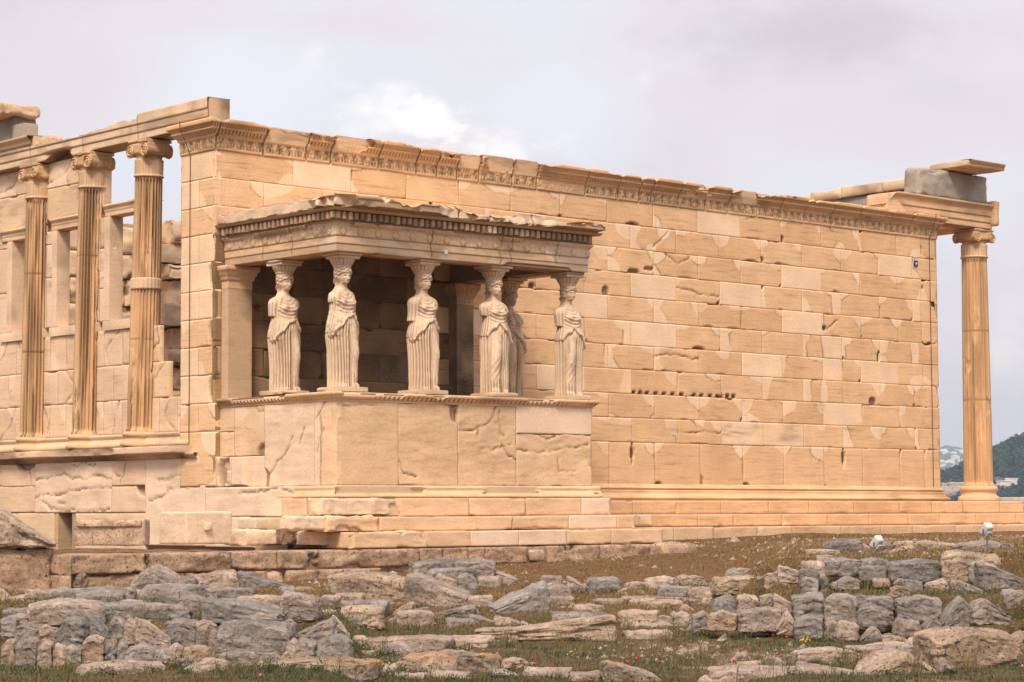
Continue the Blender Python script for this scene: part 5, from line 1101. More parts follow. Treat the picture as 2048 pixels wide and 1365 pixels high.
    cx = s * interp(Z, [(0, 0), (.6, -.004), (.95, -.022), (1.3, -.01), (1.65, .006), (2.1, 0)])
    cy = interp(Z, [(0, -.01), (1.2, -.012), (1.6, .0), (1.75, -.012), (1.85, -.022), (2.1, -.01)])
    r = r * (1 + .13 * sstep(1.76, 1.83, Z)) * (1 - .04 * sstep(1.7, 1.6, Z) * sstep(1.15, 1.3, Z))
    V = np.stack([r * sn + cx, -r * cs + cy, Z], -1)
    m = MB(); m.add(V, grid_q(nph, nzz, wrap=True)[:, ::-1] * 1, np.stack([r * 0 + .2, .5 + .4 * w_, dirt], -1))
    # close the top of the head
    top = MB
    ring = np.arange(nph) * nzz + nzz - 1
    m.add(np.array([[V[ring, 0].mean(), V[ring, 1].mean(), 2.09]]), np.zeros((0, 3), int), (.2, .5, .1))
    idx = m.n - 1; tri = np.stack([ring, np.roll(ring, -1), np.full(nph, idx)], -1); m.t.append(tri)
    return m
def caryatid(x, y, zf, label, kind, seed, dark=0., plz=.08):
    root = thing('caryatid', label, 'statue', (x, y, zf), 'statues carrying the porch roof')
    bpy.context.view_layer.update()
    o = statue_mesh(kind, seed).build('figure', M_statue); o.parent = root; o.location = (0, 0, plz)
    o['label'] = 'standing robed woman of weathered marble, arms broken off'
    ztop = 4.255 - zf; k = ztop - plz - 2.31
    o.scale = (1, 1, (ztop - plz - .245) / 2.065)
    m = MB(); rblock(m, (0, 0, plz / 2), EX, EY, EZ, (.31, .31, plz / 2), res=.05, r=.012, amp=.006, seed=seed, mk=(.1, .4, .12), dirt=.5, chip=.03); p = m.build('plinth', M_statue); p.parent = root
    zc = ztop - .262
    m = MB(); lathe(m, (0, 0, 0), [(.11, zc - .02), (.135, zc - .01), (.142, zc + .005), (.135, zc + .02), (.15, zc + .03), (.155, zc + .045), (.15, zc + .055), (.175, zc + .09), (.20, zc + .135), (.21, zc + .155), (.20, zc + .165), (.05, zc + .165)], na=96, res=.008, seed=seed, amp=.003, mk=(.2, .5, .1),
                    rfun=lambda T, zz, r: (r + .012 * (np.abs(np.sin(T * 9)) - .5) * ((zz > zc + .06) & (zz < zc + .155)), np.clip(.7 - np.abs(np.sin(T * 9)) * 1.1, 0, .75) * ((zz > zc + .06) & (zz < zc + .155)) + .1))
    e = m.build('echinus', M_statue); e.parent = root
    m = MB(); rblock(m, (0, 0, zc + .19), EX, EY, EZ, (.222, .222, .026), res=.05, r=.012, amp=.004, seed=seed + 2, mk=(.3, .6, .1), dirt=.5, chip=.03); rblock(m, (0, 0, zc + .239), EX, EY, EZ, (.246, .246, .023), res=.05, r=.01, amp=.004, seed=seed + 3, mk=(.4, .6, .1), dirt=.4, chip=.03); c = m.build('abacus', M_statue); c.parent = root
    return root
ZF = 1.948
Yc = -2.93
caryatid(.46, -1.42, ZF, 'robed marble statue on the porch side next to the pale square pilaster', (1, (1.31, 1.5), 0.), 301)
caryatid(.55, Yc, ZF, 'robed marble statue at the near corner of the porch, chest badly eroded', (1, (None, None), 1.), 302)
caryatid(2.28, Yc, ZF, 'robed marble statue right of the corner one, front row, dark porch interior behind it', (1, (1.22, 1.45), 0.), 303)
caryatid(3.88, Yc, ZF, 'robed marble statue with broken right knee, a darker statue close behind its shoulder', (-1, (1.40, 1.48), 0.), 304)
caryatid(5.66, Yc, ZF, 'robed marble statue at the porch end nearest the long blank wall, long hair locks', (-1, (1.30, 1.5), 0.), 305)
caryatid(5.58, -1.42, ZF, 'shaded brownish statue in the back row, half hidden behind the front row figure', (-1, (1.33, 1.45), .4), 306)
# ------------------------------------------------------------------ ground
def gbase(d):
    return np.where(d < 39, -1.80 + .062 * (d - 24.5), np.where(d < 48, -.901 + .038 * (d - 39), -.559))
def gheight(lat, d):
    lat = np.asarray(lat, float); d = np.asarray(d, float); dd = np.maximum(d, 8.); a = lat / dd
    z = gbase(np.clip(d, 12, 60)) 
    wr = sstep(.085, .118, a)
    zr = np.where(d < 30.6, -1.10, -.66 + .006 * (d - 32))
    zr = -1.72 + (.635) * sstep(28.6, 28.85, d) + (.437) * sstep(31.3, 31.55, d) + .006 * np.clip(d - 32, 0, 14)
    z = z * (1 - wr) + np.maximum(z, zr) * wr
    wl = sstep(-.058, -.082, a)
    zl = -1.665 + .425 * sstep(26.1, 26.4, d) + .012 * np.clip(d - 26.4, 0, 9)
    z = z * (1 - wl) + np.maximum(z, zl) * wl
    X = CP[0] + d * VW[0] + lat * RT[0]; Y = CP[1] + d * VW[1] + lat * RT[1]
    beh = sstep(-4.3, -4.1, Y) * sstep(8.0, 7.0, X) * sstep(-5.5, -5.2, X)
    z = np.where(beh > 0, np.maximum(z, z * (1 - beh) + beh * -.70), z)
    # bumps
    P3 = np.stack([X.ravel(), Y.ravel(), X.ravel() * 0], -1)
    near = np.exp(-np.maximum(d - 50, 0) / 60)
    n = (.05 * fbm(P3 * .8, 3, 5) + .025 * fbm(P3 * 3.1, 3, 6)).reshape(X.shape)
    return z + n * near * np.where(np.abs(d) < 70, 1, 0)
def gpix(px, py):
    """ground point seen at a pixel"""
    r = ray(px, py); a = (r[:2] @ RT)
    ts = np.linspace(20, 60, 800); zz = ts * r[2]; g = gheight(a * ts, ts)
    k = np.argmax(zz <= g)
    return float(ts[k]) if zz[k] <= g[k] else 48.
def axis_(lo, hi, step_, far, n):
    c = np.arange(lo, hi + 1e-6, step_); g = np.geomspace(step_ * 3, far, n)
    return np.concatenate([lo - np.cumsum(np.diff(np.concatenate([[0], g])))[::-1], c, hi + np.cumsum(np.diff(np.concatenate([[0], g])))])
def build_ground():
    la = axis_(-11, 15, .085, 6000, 34); da = axis_(21, 50, .085, 6000, 34)
    LA, DA = np.meshgrid(la, da, indexing='ij'); Z = gheight(LA, DA)
    Z = np.where((np.abs(LA) > 60) | (DA > 90) | (DA < -20), np.minimum(Z, -1.5 - .01 * np.maximum(np.hypot(LA, DA) - 90, 0).clip(0, 3000) * .3), Z)
    X = CP[0] + DA * VW[0] + LA * RT[0]; Y = CP[1] + DA * VW[1] + LA * RT[1]
    m = MB(); 
    # tone: 0 green foreground .. 1 dry brown
    a = LA / np.maximum(DA, 8); P3 = np.stack([X.ravel(), Y.ravel(), 0 * X.ravel()], -1); n = fbm(P3 * .5, 4, 15).reshape(X.shape)
    dry = sstep(29.5, 35, DA + 3.5 * n)
    wear = np.clip(sstep(.25, .5, fbm(P3 * .7 + 5, 4, 16).reshape(X.shape) + .15 * sstep(32, 38, DA)), 0, 1)
    m.add(np.stack([X, Y, Z], -1).reshape(-1, 3), grid_q(len(la), len(da))[:, ::-1] if np.cross(np.append(RT, 0), np.append(VW, 0))[2] < 0 else grid_q(len(la), len(da)), np.stack([dry, wear, n], -1).reshape(-1, 3))
    mt = bpy.data.materials.new('earth'); mt.use_nodes = True; nt = mt.node_tree; L = nt.links.new; bs = nt.nodes['Principled BSDF']; bs.inputs['Roughness'].default_value = .95; bs.inputs['Specular IOR Level'].default_value = .1
    at = node(nt, 'ShaderNodeAttribute'); at.attribute_name = 'mk'; sp = node(nt, 'ShaderNodeSeparateXYZ'); L(at.outputs['Vector'], sp.inputs[0]); ge = node(nt, 'ShaderNodeNewGeometry')
    def ns(s, d=6, r=.6):
        x = node(nt, 'ShaderNodeTexNoise'); x.inputs['Scale'].default_value = s; x.inputs['Detail'].default_value = d; x.inputs['Roughness'].default_value = r; L(ge.outputs['Position'], x.inputs[0]); return x.outputs['Fac']
    def mr(v, a_, b_, c=0., d=1.):
        x = node(nt, 'ShaderNodeMapRange'); L(v, x.inputs[0]); x.inputs[1].default_value = a_; x.inputs[2].default_value = b_; x.inputs[3].default_value = c; x.inputs[4].default_value = d; return x.outputs[0]
    def mix(f, c, d, t='MIX'):
        x = node(nt, 'ShaderNodeMix'); x.data_type = 'RGBA'; x.blend_type = t
        L(f, x.inputs[0]) if not isinstance(f, float) else setattr(x.inputs[0], 'default_value', f)
        for i, q in ((6, c), (7, d)):
            if isinstance(q, tuple): x.inputs[i].default_value = (*q, 1)
            else: L(q, x.inputs[i])
        return x.outputs[2]
    green = mix(mr(ns(5), .35, .65), (.075, .052, .023), (.13, .088, .038)); dryc = mix(mr(ns(7), .35, .65), (.105, .052, .022), (.19, .105, .048))
    c = mix(sp.outputs['X'], green, dryc); grav = mix(mr(ns(60, 2), .45, .62), (.165, .095, .05), (.46, .34, .25)); 
    f = node(nt, 'ShaderNodeMath'); f.operation = 'MULTIPLY'; L(sp.outputs['Y'], f.inputs[0]); L(mr(ns(3), .42, .58), f.inputs[1]); c = mix(f.outputs[0], c, grav)
    c = mix(mr(ns(40, 3), .60, .66), c, (.34, .24, .17)); L(c, bs.inputs['Base Color'])
    bp = node(nt, 'ShaderNodeBump'); bp.inputs['Strength'].default_value = .9; bp.inputs['Distance'].default_value = .04; L(ns(22, 6, .7), bp.inputs['Height']); L(bp.outputs[0], bs.inputs['Normal'])
    return struct(m.build('ground', mt))
ground = build_ground()

# ------------------------------------------------------------------ loose stones.  boxes are read off enlarged views (origin, scale)
VIEW = {'A': (0, 1000, 3.74), 'B': (400, 1060, 4.096), 'C': (800, 1060, 4.096), 'D': (1200, 1060, 4.475), 'E': (1600, 1040, 4.2)}
FOOT = []
# view, box, shape (b boxy, r rounded, f flat, w falls to the right, v falls to the left, p peaked), colour, zone, depth (0 = on the ground)
Z1, Z2, Z3, Z4, Z5, Z6, Z7, Z8 = 'left rubble wall', 'slope behind left rubble', 'grass below the podium', 'rows right of centre', 'right rubble wall', 'upper right stone row', 'right foreground', 'left foreground'
ST = """
A 400 540 640 690 v t 2 0
A 970 495 1350 690 p gp 2 0
A 1180 580 1460 690 v g 2 0
A 1420 530 1790 670 r p 2 0
A 1780 540 2130 670 w g 2 0
A 0 705 380 870 b t 2 31.5
A 385 685 960 790 f g 2 0
A 880 675 1100 760 r p 2 0
A 175 750 720 940 r gp 1 27.6
A 1050 675 1640 840 f g 2 29.3
A 890 765 1050 830 f w 2 0
A 1320 720 1560 880 b gp 1 28.3
A 1625 655 1760 730 b g 1 27.7
B 35 555 660 750 w g 1 27.2
B 640 510 980 740 r gp 1 27.7
A 0 870 125 1010 r g 1 27.2
A 75 870 190 920 f p 1 27.5
A 90 925 270 1070 b g 1 27.1
A 250 940 420 1060 b p 1 27.2
A 395 930 490 1060 v g 1 27.2
A 450 880 640 1108 b g 1 27.0
A 615 850 830 1060 w g 1 27.2
A 805 880 930 1040 r g 1 27.1
A 908 895 1045 1075 r p 1 27.1
A 1000 895 1270 1105 w p 1 26.95
A 1220 895 1470 1090 b g 1 27.1
A 1455 910 1620 1110 b p 1 27.0
B 125 750 710 990 b g 1 26.7
B 75 975 700 1200 b gp 1 26.6
A 270 1065 390 1190 v p 8 26.8
A 610 1020 780 1160 p t 8 26.8
A 805 1040 860 1190 b t 8 26.9
A 860 1040 950 1140 r g 8 26.9
A 910 1080 1150 1230 p gp 8 26.7
A 1130 1110 1340 1270 p g 8 26.6
A 1345 1100 1560 1280 b t 8 26.6
A 0 1050 110 1150 w p 8 26.7
A 600 1190 800 1260 f t 8 26.4
A 535 1220 1190 1375 b p 8 25.0
A 1010 1340 1350 1380 f p 8 24.9
B 690 480 920 520 f p 2 0
B 980 670 1100 715 f t 3 0
B 1090 600 1530 700 f gp 3 0
B 1150 660 1490 800 f t 3 0
B 1540 640 1870 770 v g 3 0
B 610 740 790 900 r g 1 27.1
B 780 720 1100 920 v p 1 26.9
B 1080 710 1220 880 w p 1 27.2
B 960 870 1240 1060 b g 8 26.6
B 740 990 920 1080 w p 8 26.4
B 450 1080 560 1210 r t 8 25.9
B 530 1080 1400 1215 b o 8 25.8
B 780 1125 1370 1255 p g 8 25.0
B 480 1215 1000 1265 f p 8 24.9
B 1240 890 1360 960 f p 3 0
B 1330 885 2048 1020 b p 3 0
B 1270 1005 1420 1035 f w 3 0
B 1390 1120 1600 1180 f w 3 0
B 1340 1195 1830 1255 f w 3 24.9
B 1060 350 1700 620 b t 2 0
C 60 365 570 640 w gp 3 0
C 0 1015 810 1180 b o 3 0
C 225 1165 790 1260 w p 3 24.9
C 270 620 620 745 v gp 3 0
C 85 240 500 370 b g 3 35.6
C 455 235 770 410 b gp 3 35.4
C 230 325 610 390 f g 3 34.8
C 470 360 640 495 r g 3 34
C 300 365 530 480 w t 3 34.2
C 640 400 830 480 f p 3 0
C 770 335 960 450 w g 3 0
C 760 435 1210 690 v g 3 0
C 1150 440 1390 610 b gp 3 0
C 1155 390 1330 450 f p 3 0
C 1370 385 1520 530 w p 3 0
C 1545 390 1805 525 b g 3 0
C 1860 440 2015 490 f p 4 0
C 1430 610 1670 680 b p 3 0
C 1600 575 1840 620 f p 3 0
C 570 700 800 780 w g 3 0
C 780 705 1040 790 w p 3 0
C 990 750 1100 800 w p 3 0
C 1250 705 1720 810 f g 4 0
C 850 925 920 960 f p 3 0
C 200 895 740 980 f p 3 0
C 770 1085 1115 1180 r p 3 25.9
C 755 1150 1110 1260 w g 3 24.9
C 1030 1150 1410 1215 f p 3 0
C 1400 1185 1640 1260 f p 7 0
C 700 540 770 600 r g 3 0
D 410 415 705 545 r p 4 0
D 690 405 940 510 b p 4 0
D 1140 345 1400 420 r g 4 0
D 1020 415 1480 565 b t 4 0
D 1405 415 1495 530 r g 4 0
D 1480 375 1700 530 b p 4 0
D 535 520 830 600 f g 4 0
D 800 515 1120 610 r p 4 0
D 840 485 1070 520 f g 4 0
D 230 605 800 640 f p 4 0
D 280 630 500 690 f p 4 0
D 420 645 750 715 f t 4 0
D 745 610 830 670 r g 4 0
D 700 670 870 735 p w 4 0
D 820 560 1300 670 f p 4 0
D 915 610 1010 690 r w 4 0
D 1005 580 1230 705 r g 4 29.4
D 1225 580 1440 670 b p 4 29.4
D 1430 580 1570 700 b gp 4 29.3
D 1565 575 1745 715 w p 5 28.9
D 1740 565 2010 770 b g 5 28.7
D 180 745 520 850 f t 4 0
D 415 770 645 845 r w 4 0
D 635 735 710 820 r p 4 0
D 660 735 835 870 r p 4 0
D 830 730 1000 860 b g 5 28.7
D 970 730 1230 880 b t 5 28.5
D 1215 720 1280 850 r g 5 28.7
D 1250 700 1640 890 b gp 5 28.5
D 1590 715 1755 910 p p 5 28.4
D 1745 765 2010 960 b g 5 28.3
D 210 850 640 890 f p 4 0
D 230 920 640 990 f w 4 0
D 30 1190 540 1400 w o 7 25.0
D 890 1310 1040 1375 r t 7 24.9
D 1240 1195 1670 1250 f t 7 0
D 1035 1245 1960 1400 b p 7 25.0
D 1600 325 1840 450 w p 4 31.0
D 1820 300 1960 375 f p 4 31.3
D 1500 515 1640 555 v w 4 0
D 1430 530 1500 570 r p 4 0
A 110 1040 280 1150 b g 8 26.8
A 385 1080 500 1200 r p 8 26.8
A 480 1090 620 1210 b g 8 26.8
A 780 1050 870 1180 r g 8 26.9
A 1260 1080 1360 1200 r p 8 26.8
B 690 900 800 1060 r gp 8 26.7
B 780 900 960 1060 b g 8 26.7
B 660 1000 760 1150 r t 8 26.5
A 0 1110 90 1200 r gp 8 26.6
A 560 690 905 805 b g 2 0
A 690 790 1070 890 f g 1 28.2
A 990 800 1350 900 f gp 1 28.2
A 190 690 430 765 f p 2 0
B 60 490 430 580 f gp 1 28.6
B 640 475 770 530 f g 2 0
B 980 560 1130 640 f p 2 0
A 20 830 190 900 f g 1 28
B 300 560 690 640 f p 1 28.0
B 1100 540 1340 620 f t 2 0
C 560 560 760 640 f p 3 0
C 1200 560 1420 620 f gp 3 0
C 380 740 600 800 f gp 3 0
B 1620 690 1900 800 f p 3 0
E 215 165 540 295 r g 6 34.0
E 470 180 610 290 w g 6 34.4
E 680 185 778 290 b g 6 34.2
E 820 175 1285 310 b t 6 34.2
E 1300 180 1800 325 b gp 6 34.0
E 750 220 960 300 v t 6 33.3
E 520 270 590 310 r g 6 32.8
E 668 268 755 308 r g 6 32.6
E 140 295 300 370 r p 6 31.6
E 60 260 340 312 f t 6 33.0
E 205 320 530 450 b g 6 31.2
E 525 320 752 412 b g 6 31.2
E 510 405 730 500 f g 6 31.1
E 755 335 1240 505 b g 6 31.0
E 1230 260 1690 512 b t 6 30.9
E 1430 340 1660 500 b gp 6 30.8
E 1520 370 1950 570 w g 6 30.5
E 1690 320 1950 352 f p 6 31.8
E 280 475 510 572 p g 5 30.6
E 630 505 760 552 f p 5 30.7
E 820 500 1050 612 r g 5 30.5
E 1060 500 1260 622 r t 5 30.6
E 1240 565 1305 640 r t 5 30.2
E 1290 500 1620 672 w gp 5 29.6
E 1705 590 1950 770 b g 5 29.2
E 1620 600 1712 662 r t 5 29.6
E 165 485 248 590 b g 5 30.7
E 0 430 165 490 f g 4 30.5
E 0 485 165 585 b g 4 30.3
E 40 365 215 432 f p 4 30.9
E 220 630 500 858 b gp 5 28.5
E 420 640 790 735 b g 5 28.7
E 495 715 790 912 r g 5 28.4
E 830 645 1200 842 b gp 5 28.5
E 1195 655 1450 892 p g 5 28.3
E 1450 670 1770 852 p gp 5 28.2
E 215 850 322 982 b p 5 28.2
E 295 855 500 1002 r p 5 28.1
E 448 788 515 862 v t 5 28.6
E 510 905 690 1042 p g 5 28.1
E 790 830 960 962 r g 5 28.2
E 900 845 1035 962 r gp 5 28.1
E 1030 810 1190 916 p g 5 28.3
E 1110 870 1600 950 f t 7 27.4
E 930 915 1420 1062 p p 7 26.9
E 665 965 1000 1062 p t 7 26.6
E 440 1045 1000 1172 b p 7 26.2
E 0 1080 450 1222 b p 7 26.2
E 1090 930 1830 1262 b t 7 26.0
E 540 1105 1210 1400 p t 7 25.0
E 1165 1165 1340 1322 p p 7 25.4
E 0 1220 680 1390 w p 7 24.9
E 1780 940 1950 1102 r t 7 26.4
E 1810 830 1950 912 r p 7 27.2
"""
COLW = {'g': 'grey', 'p': 'pinkish', 'gp': 'mottled grey', 't': 'tan pitted', 'w': 'whitish', 'o': 'orange lichened'}
SHW = {'b': 'boxy', 'r': 'rounded', 'f': 'flat', 'w': 'wedge-shaped', 'v': 'wedge-shaped', 'p': 'peaked'}
ZN = [None, Z1, Z2, Z3, Z4, Z5, Z6, Z7, Z8]
def stone(i, px0, py0, px1, py1, sh, co, d, name='stone', low=False):
    rg = np.random.RandomState(1000 + i)
    cx = (px0 + px1) / 2
    if d == 0: d = gpix(cx, py1 - 2)
    W_ = (px1 - px0) / F * d; r0 = ray(cx, py1); r1 = ray(cx, py0)
    z0 = r0[2] * d; z1 = r1[2] * d; H = z1 - z0
    if low and sh in 'br' and H > .35: W_ = max(W_, .95 * H)
    T = np.clip(max(W_ * rg.uniform(.55, .85), H * .9), .14, 1.3) if sh != 'f' else np.clip(W_ * .6, .3, 1.6)
    sink = .05 if sh != 'f' else .04
    if sh == 'f': z1 += .22 * H; H *= 1.22
    z0 -= sink; H += sink
    if low and sh in 'wvp' and H < .5: low = False
    if low: g_ = float(gheight(np.array([(ray(cx, py1)[:2] @ RT) * d]), np.array([d + .1]))[0]) - .06; e_ = min(max(0, z0 - g_), .16); H += e_; z0 -= e_
    yaw = rg.uniform(-.22, .22) if W_ < 1.2 else rg.uniform(-.08, .08)
    c, s = math.cos(yaw), math.sin(yaw)
    R3 = np.append(RT, 0); V3 = np.append(VW, 0); U = R3 * c + V3 * s; V = -R3 * s + V3 * c
    a = ray(cx, py1)[:2] @ RT
    dc = d + T / 2
    O = np.array([CP[0] + dc * VW[0] + a * d * RT[0], CP[1] + dc * VW[1] + a * d * RT[1], (z0 + z1) / 2])
    h = np.array([W_ / 2 * 1.04, T / 2, H / 2]); mn = h.min()
    k = rg.uniform(.45, .75)
    def taper(x, hh):
        x = x.copy(); u = x[:, 0] / hh[0]; w = x[:, 2] / hh[2]
        t = np.clip((w + 1) / 2, 0, 1)
        if sh in ('w', 'v'):
            q = (u + 1) / 2 if sh == 'w' else (1 - u) / 2
            x[:, 2] = -hh[2] + (x[:, 2] + hh[2]) * (1 - k * np.clip(q, 0, 1) ** 1.3)
        elif sh == 'p':
            pk = rg_pk
            q = np.clip(np.abs(u - pk) / (1 + abs(pk)), 0, 1); x[:, 2] = -hh[2] + (x[:, 2] + hh[2]) * (1 - .62 * q ** 1.2)
        elif sh in ('b', 'r'):
            x[:, 0] *= 1 - lean * (t if lean > 0 else (t - 1)); x[:, 2] = -hh[2] + (x[:, 2] + hh[2]) * (1 - .13 * np.abs(u - rg_pk) - .05 * rg_pk * u)
        # the back of the top falls away a little so the top face shows
        x[:, 2] += .10 * hh[2] * x[:, 1] / hh[1] * t
        return x
    rg_pk = rg.uniform(-.45, .45); lean = rg.uniform(-.12, .16)
    r = {'b': .26, 'r': .65, 'f': .5, 'w': .3, 'v': .3, 'p': .35}[sh] * mn
    mx = {'g': rg.uniform(0, .25), 'gp': rg.uniform(.3, .55), 'p': rg.uniform(.65, 1.), 't': rg.uniform(0, .8), 'w': 1., 'o': rg.uniform(.0, .2)}[co]
    mat = {'t': M_pock, 'o': M_lichen}.get(co, M_rock)
    m = MB(); size = max(W_, H)
    rblock(m, O, U, V, EZ, h, res=max(.016, min(.03, size / 34)), r=r, amp=.16 * mn + .012 * size, fr=1.5 / max(size, .25) + 1.1, seed=int(i), mk=(mx, rg.uniform(.1, .9) + (.4 if co == 'w' else 0), .0), cuts=10 if sh != 'f' else 5, cutd=.72 if sh == 'r' else .79, dirt=.35, taper=taper, amp2=.02 if sh != 'f' else .014, fr2=7.)
    allv = np.concatenate(m.v); pu = (allv - O) @ U; pz = allv[:, 2]
    cu, cz_ = (pu.max() + pu.min()) / 2, (pz.max() + pz.min()) / 2; su = W_ * 1.11 / (pu.max() - pu.min()); sz_ = H * 1.08 / (pz.max() - pz.min())
    m.v = [vv + np.outer(((vv - O) @ U - cu) * su - (vv - O) @ U, U) + np.outer(((vv[:, 2] - cz_) * sz_ + (z0 + z1) / 2) - vv[:, 2], EZ) for vv in m.v]
    if co == 'o':
        a3 = m.a; 
        for vv, aa in zip(m.v, a3):
            top = sstep(z1 - .12, z1 - .02, vv[:, 2]) * np.clip(fbm(vv * 6, 4, i) * 2.4 + .15, 0, .85); aa[:, 0] = np.maximum(aa[:, 0] * .5, top); aa[:, 2] = np.maximum(aa[:, 2], .8 * np.clip(fbm(vv * 5 + 3, 3, i + 2) * 2, 0, 1) * (1 - top))
    else:
        for vv, aa in zip(m.v, m.a):
            aa[:, 0] = np.clip(aa[:, 0] + .55 * fbm(vv * 2.2, 3, i + 5), 0, 1)
    o = m.build(name, mat, weld=True, smooth=False)
    FOOT.append((O[:2].copy(), U[:2].copy(), V[:2].copy(), h[0], h[1], z1))
    return o, d, W_
recs = []
for i, ln in enumerate(ST.strip().split('\n')):
    v, x0, y0, x1, y1, sh, co, zn, d = ln.split(); ox, oy, s = VIEW[v]
    x0, x1 = ox + float(x0) / s, ox + float(x1) / s; y0, y1 = oy + float(y0) / s, oy + float(y1) / s
    d = float(d); zn_ = int(zn)
    if zn_ == 1: d -= 1.4
    elif zn_ == 8 and d > 26.2: d = 25.2; sh = 'b' if sh in 'wvpf' else sh
    elif zn_ == 8 or zn_ == 7: d = 0 if y1 < 1352 else 24.4
    elif zn_ in (4, 5) and d: d -= .42
    elif zn_ == 6 and d: d -= .28
    o, dd, W_ = stone(i, x0, y0, x1, y1, sh, co, d, low=zn_ in (8, 7, 3, 2, 4))
    sz = 'small ' if W_ < .42 else ('big ' if W_ > 1.15 else '')
    recs.append([o, sz, COLW[co], SHW[sh], ZN[int(zn)], (x0 + x1) / 2])
ORD = ['first', 'second', 'third', 'fourth', 'fifth', 'sixth', 'seventh', 'eighth', 'ninth', 'tenth', 'eleventh', 'twelfth', 'thirteenth', 'fourteenth', 'fifteenth']
NUM = ['', 'one', 'two', 'three', 'four', 'five', 'six', 'seven', 'eight', 'nine', 'ten', 'eleven', 'twelve', 'thirteen', 'fourteen', 'fifteen', 'sixteen']
from collections import defaultdict
dd_ = defaultdict(list)
for r in recs: dd_[tuple(r[1:5])].append(r)
for k, l in dd_.items():
    l.sort(key=lambda r: r[5])
    for n, r in enumerate(l):
        b = f"{k[0]}{k[1]} {k[2]} stone in the {k[3]}"
        if len(l) > 1: b += ', ' + ('leftmost' if n == 0 else ('rightmost' if n == len(l) - 1 else ORD[n] + ' from left')) + f" of {NUM[len(l)]} such"
        tag(r[0], b, 'stone', 'stones of the ' + k[3])

# small loose stones lying about between the large ones
_r = np.random.RandomState(44); _n = 0
while _n < 70:
    px, py = _r.uniform(0, 2048), _r.uniform(1150, 1350)
    if 620 < px < 1480 and _r.rand() < .25 or px > 1380 and py < 1115: continue
    d_ = gpix(px, py); w = _r.lognormal(-1.75, .35); wp = w / d_ * F; hp = wp * _r.uniform(.35, .75)
    pt = atD(px, py, d_)
    if any(abs((pt[:2] - O) @ U) < hx + .03 and abs((pt[:2] - O) @ V) < hy + .03 for (O, U, V, hx, hy, z1) in FOOT): continue
    if pt[1] > -4.6: continue
    o, dd, W_ = stone(700 + _n, px - wp / 2, py - hp, px + wp / 2, py, _r.choice(['b', 'r', 'v', 'p']), _r.choice(['g', 'p', 'gp', 't', 'w']), d_, low=True)
    tag(o, 'small loose stone lying on the ground among the larger rubble', 'stone', 'small loose stones'); _n += 1
# two long pitted stones lying end to end in the grass
def logstone(pts, th, d0, d1, seed, label, hole=None):
    (xa, ya), (xb, yb) = pts; m = MB()
    A = atD(xa, ya, d0); B = atD(xb, yb, d1); U = B - A; L_ = np.linalg.norm(U); U /= L_; V = np.append(VW, 0); V = V - U * (V @ U); V /= np.linalg.norm(V); W3 = np.cross(U, V)
    def tp(x, h): x = x.copy(); t = (x[:, 0] / h[0] + 1) / 2; x[:, 2] *= th[0] + (th[1] - th[0]) * t; return x
    rblock(m, (A + B) / 2 + V * .2, U, V, W3, (L_ / 2, .24, 1.), res=.03, r=.12, amp=.05, fr=3, seed=seed, mk=(.3, .6, 0), dirt=.5, cuts=3, taper=lambda x, h: tp(x, h))
    o = m.build('stone', M_pock, weld=True); tag(o, label, 'stone'); return o
def pc(v, x, y): ox, oy, s = VIEW[v]; return ox + x / s, oy + y / s
d_ = gpix(*pc('C', 1300, 925))
logstone((pc('C', 990, 872), pc('C', 1830, 815)), (.10, .185), d_, d_ + .3, 401, 'long tan pitted stone in the grass, thick at its right end, with a dark hollow')
logstone((pc('C', 608, 868), pc('C', 1000, 872)), (.085, .10), d_ + .2, d_ + .1, 402, 'low tan pitted trough-like stone lying end to end with a longer one')

# worked blocks at the left
def box_at(name, px0, py0, px1, py1, d, T, yaw, mat, label, seed, **k):
    cx = (px0 + px1) / 2; W_ = (px1 - px0) / F * d; z0 = ray(cx, py1)[2] * d; z1 = ray(cx, py0)[2] * d
    c, s = math.cos(yaw), math.sin(yaw); R3 = np.append(RT, 0); V3 = np.append(VW, 0); U = R3 * c + V3 * s; V = -R3 * s + V3 * c
    O = atD(cx, (py0 + py1) / 2, d); O = O + V3 * T / 2; O[2] = (z0 + z1) / 2
    m = MB(); rblock(m, O, U, V, EZ, (W_ / 2, T / 2, (z1 - z0) / 2), seed=seed, **k)
    o = m.build(name, mat, weld=True); tag(o, label, 'stone block'); FOOT.append((O[:2].copy(), U[:2].copy(), V[:2].copy(), W_ / 2, T / 2, z1)); return o, O, U, V, (W_ / 2, T / 2, (z1 - z0) / 2)
YAWE = math.atan2(EX[:2] @ VW, EX[:2] @ RT)          # turned like the temple's south side
box_at('stone_block', -40, 1099, 90, 1191, 33.6, .9, .12, M_poros, 'large brown boxy block at the left edge, under the triangular one', 501, res=.025, r=.03, amp=.05, mk=(.0, .3, .1), dirt=.7, cuts=4, cutd=.9, amp2=.02)
def tri(x, h): x = x.copy(); u = (x[:, 0] / h[0] + 1) / 2; x[:, 2] = -h[2] + (x[:, 2] + h[2]) * np.clip(1.04 - .95 * np.clip(u - .28, 0, 1) / .72, .12, 1); return x
box_at('stone_block', -45, 1024, 96, 1096, 33.45, .8, .1, M_pock, 'triangular carved block at the left edge, resting on a larger brown block', 502, res=.025, r=.05, amp=.06, mk=(.9, .9, 0), dirt=.6, taper=tri, amp2=.03, cuts=3, cutd=.9)
o, O, U, V, h = box_at('stone_block', 146, 1040, 288, 1092, 35.0, .62, .05, M_poros, 'grey beige moulded marble block lying on the foundation beside the dark opening', 503, res=.03, r=.025, amp=.015, mk=(.9, .6, 0), dirt=.3, cuts=2, cutd=.88)
